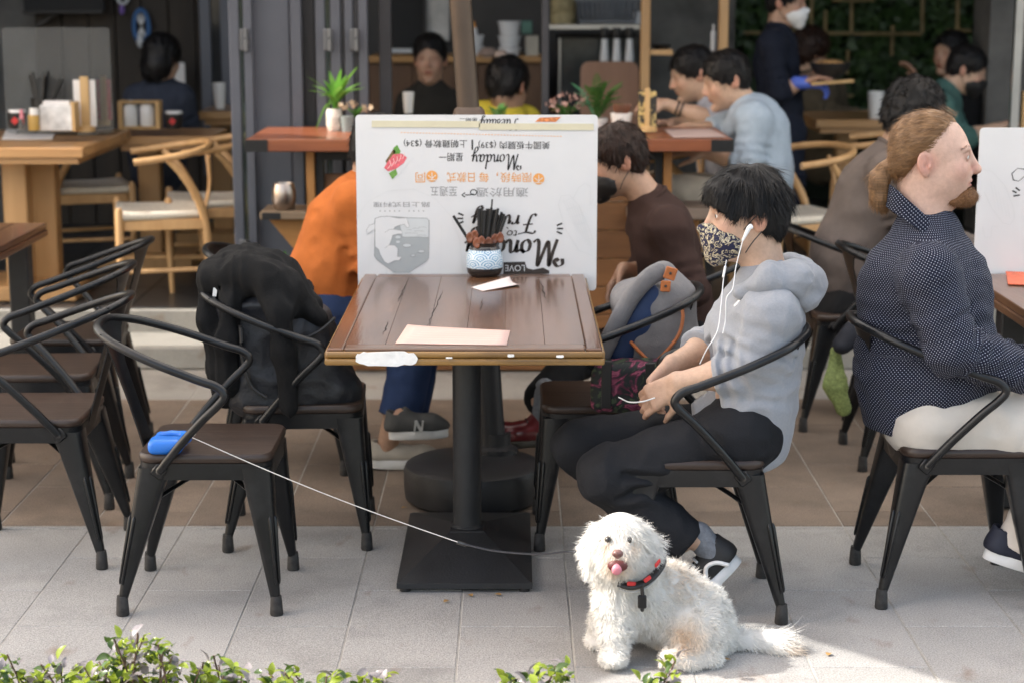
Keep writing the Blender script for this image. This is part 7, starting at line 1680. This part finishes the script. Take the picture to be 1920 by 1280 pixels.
for px, lb in ((1133, 'left'), (1156, 'middle'), (1180, 'right')):
    t = thing('thermos', 'white thermos with black top, %s of three' % lb, 'thermos', P(px, 116, 10.7), 0, 'thermos flasks'); plathe('flask', px, 72, 116, 16, 10.7, m_plast, [(1, 0), (1, .2), (.8, .6), (.7, 1)], t); plathe('top', px, 52, 73, 18, 10.7, m_blk, [(.7, 0), (1, .3), (.8, 1)], t)
a, b = P(1088, 235, 10.4), P(1198, 116, 10.4); tag(MB().prism(rr2(a.x, b.x, FLZ, b.z, .05), (0, 10.42, 0), (1, 0, 0), (0, 0, 1), .02).build('backrest_board', wood('board_pinkish', (.24, .13, .085), (.33, .19, .125), 'Z', .6, 4), None, 30), 'rounded brown board behind the feathery fern', 'board')
fr = thing('timber_frame', 'pale timber posts with a small shelf behind the two people at the counter', 'frame', P(1280, 240, 9.8))
for x0, x1 in ((1200, 1217), (1345, 1362)): a, b = P(x0, 200, 9.8), P(x1, 200, 9.8); MB().box(((a.x+b.x)/2, 9.82, 1.7), (b.x-a.x, .07, 3.0), bev=.004).build('post', m_oak, fr, 30)
pbox('shelf', 1217, 94, 1262, 104, 9.8, .2, m_oak, fr)
tag(plathe('dark_dish', 1240, 84, 94, 38, 9.9, m_blk, [(.6, 0), (1, 1)]), 'dark dish on the small timber shelf', 'dish'); tag(plathe('clear_bottle', 1337, 46, 96, 10, 9.9, m_plast, [(1, 0), (1, .7), (.4, .8), (.4, 1)]), 'slim pale bottle beside the right timber post', 'bottle')
struct('concrete_panel', MB().box((P(1282, 100, 11.5).x, 11.55, 1.7), (P(1345, 100, 11.5).x-P(1215, 100, 11.5).x+.2, .08, 3.0)), mat('concrete_mottled', (.10, .097, .09), .9, var=.5, vs=2.5, bump=.3, bs=20))
pbx = P(1895, 100, 11.0).x; struct('pillar', MB().box((pbx+.12, 11.2, 1.8), (.5, .4, 3.4)), m_conc)
wp = thing('window_post', 'slim metal and timber post at the right edge by the concrete pillar', 'post', P(1912, 240, 9.6)); pbox('metal_post', 1904, -60, 1910, 330, 9.6, .04, m_stst, wp); pbox('timber_post', 1911, 172, 1926, 330, 9.6, .05, m_ply, wp)
# green wall
gw = thing('green_wall', 'dark leafy green wall with a bamboo trellis in the inner room', 'green wall', (P(1620, 200, 12.8).x, 12.9, FLZ))
xa, xb = P(1360, 100, 12.7).x, P(1890, 100, 12.7).x; MB().box(((xa+xb)/2, 12.9, 1.8), (xb-xa+1.2, .08, 3.3)).build('backing', mat('backing_green', (.008, .014, .007), .9), gw, 0)
rg = np.random.default_rng(9); n = 5200; x = rg.uniform(xa-.1, xb+.3, n); z = rg.uniform(.75, 1.9, n)+.0; y = 12.8-.16*rg.random(n)**2-.06*vnoise(x*5, z*5, z*0+.5, 3)
ang = rg.uniform(0, 6.28, n); L = rg.uniform(.035, .085, n); tilt = rg.uniform(-.9, .9, n); dx, dz = np.cos(ang), -np.abs(np.sin(ang))
u = np.stack([dx, tilt*.5, dz], 1); u /= np.linalg.norm(u, axis=1)[:, None]; w = np.cross(u, np.stack([rg.normal(0, .4, n), -np.ones(n), rg.normal(0, .4, n)], 1)); w /= np.linalg.norm(w, axis=1)[:, None]
p0 = np.stack([x, y, z], 1); vv = np.stack([p0, p0+u*L[:, None]*.45+w*L[:, None]*.33, p0+u*L[:, None], p0+u*L[:, None]*.45-w*L[:, None]*.33], 1).reshape(-1, 3)
link_mesh('foliage', vv, np.arange(4*n).reshape(-1, 4), mat('ivy_leaf', (.018, .045, .012), .5, col2=(.06, .12, .03), vs=7, ramp=(.35, .7)), gw, 0)['kind'] = 'stuff'
m_bamb = mat('bamboo_pole', (.30, .22, .10), .5, var=.3, vs=12)
for px, y0, y1 in ((1523, -60, 62), (1548, 20, 130), (1598, -60, 66), (1674, 48, 105), (1731, -60, 62), (1797, -60, 60), (1590, 95, 140), (1490, 20, 80), (1850, -60, 90)): MB().tube([P(px, y0, 12.55), P(px-2, y1, 12.55)], .012, 8).build('pole', m_bamb, gw)
for y, x0, x1 in ((63, 1478, 1600), (64, 1600, 1728), (58, 1775, 1820), (62, 1395, 1430), (1, 1560, 1640), (180, 1555, 1600)): MB().tube([P(x0, y, 12.53), P(x1, y, 12.53)], .011, 8).build('pole', m_bamb, gw)
# left room dressing
dc = thing('wall_ornament', 'blue oval wall ornament with a white tassel on the dark cladding', 'ornament', P(265, 60, 11.4)); c = P(265, 50, 11.42); mb = MB()
mb.tube([c+V((.045*math.cos(a), 0, .1*math.sin(a))) for a in np.linspace(0, 6.283, 25)[:-1]], .014, 8, closed=True); mb.build('ring', mat('ornament_blue', (.04, .13, .32), .6), dc)
for k in range(5): MB().tube([c+V((-.035+.018*k, 0, -.08)), c+V((.035-.018*k, 0, .08))], .004, 6).build('web', m_plast, dc)
plathe('tassel', 263, 68, 90, 14, 11.4, m_plast, [(.4, 0), (1, .4), (.6, 1)], dc)
dc = thing('wall_ornament', 'white and purple round wall ornament at the top edge', 'ornament', P(230, 10, 11.4)); c = P(230, -8, 11.42); MB().tube([c+V((.035*math.cos(a), 0, .05*math.sin(a))) for a in np.linspace(0, 6.283, 21)[:-1]], .01, 8, closed=True).build('ring', m_plast, dc); plathe('tassel', 229, 10, 28, 12, 11.4, mat('ornament_purple', (.18, .10, .35), .6), [(.4, 0), (1, .5), (.6, 1)], dc)
tv = thing('wall_screen', 'dark screen at the top of the left room', 'screen', P(115, 0, 11.3)); pbox('panel', 45, -90, 190, 22, 11.3, .05, m_dark, tv); pbox('bezel', 43, 20, 192, 26, 11.29, .05, m_blk, tv); MB().bar(P(70, 48, 11.4), P(110, 22, 11.4), .02, .02).build('bracket', m_blk, tv, 30)
wf = thing('window_frame', 'slim grey window frames beyond the person in slate blue', 'window', P(400, 200, 11.2))
for x0, x1 in ((383, 391), (421, 428)): pbox('mullion', x0, -60, x1, 330, 11.2, .05, m_alu, wf)
pbox('pane', 391, -60, 421, 330, 11.22, .01, mat('pane_dark', (.03, .032, .035), .1, coat=.4), wf)
tag(pbox('wall_notice', 325, 118, 346, 160, 11.3, .008, m_papw), 'white notice held before the person in slate blue', 'notice')
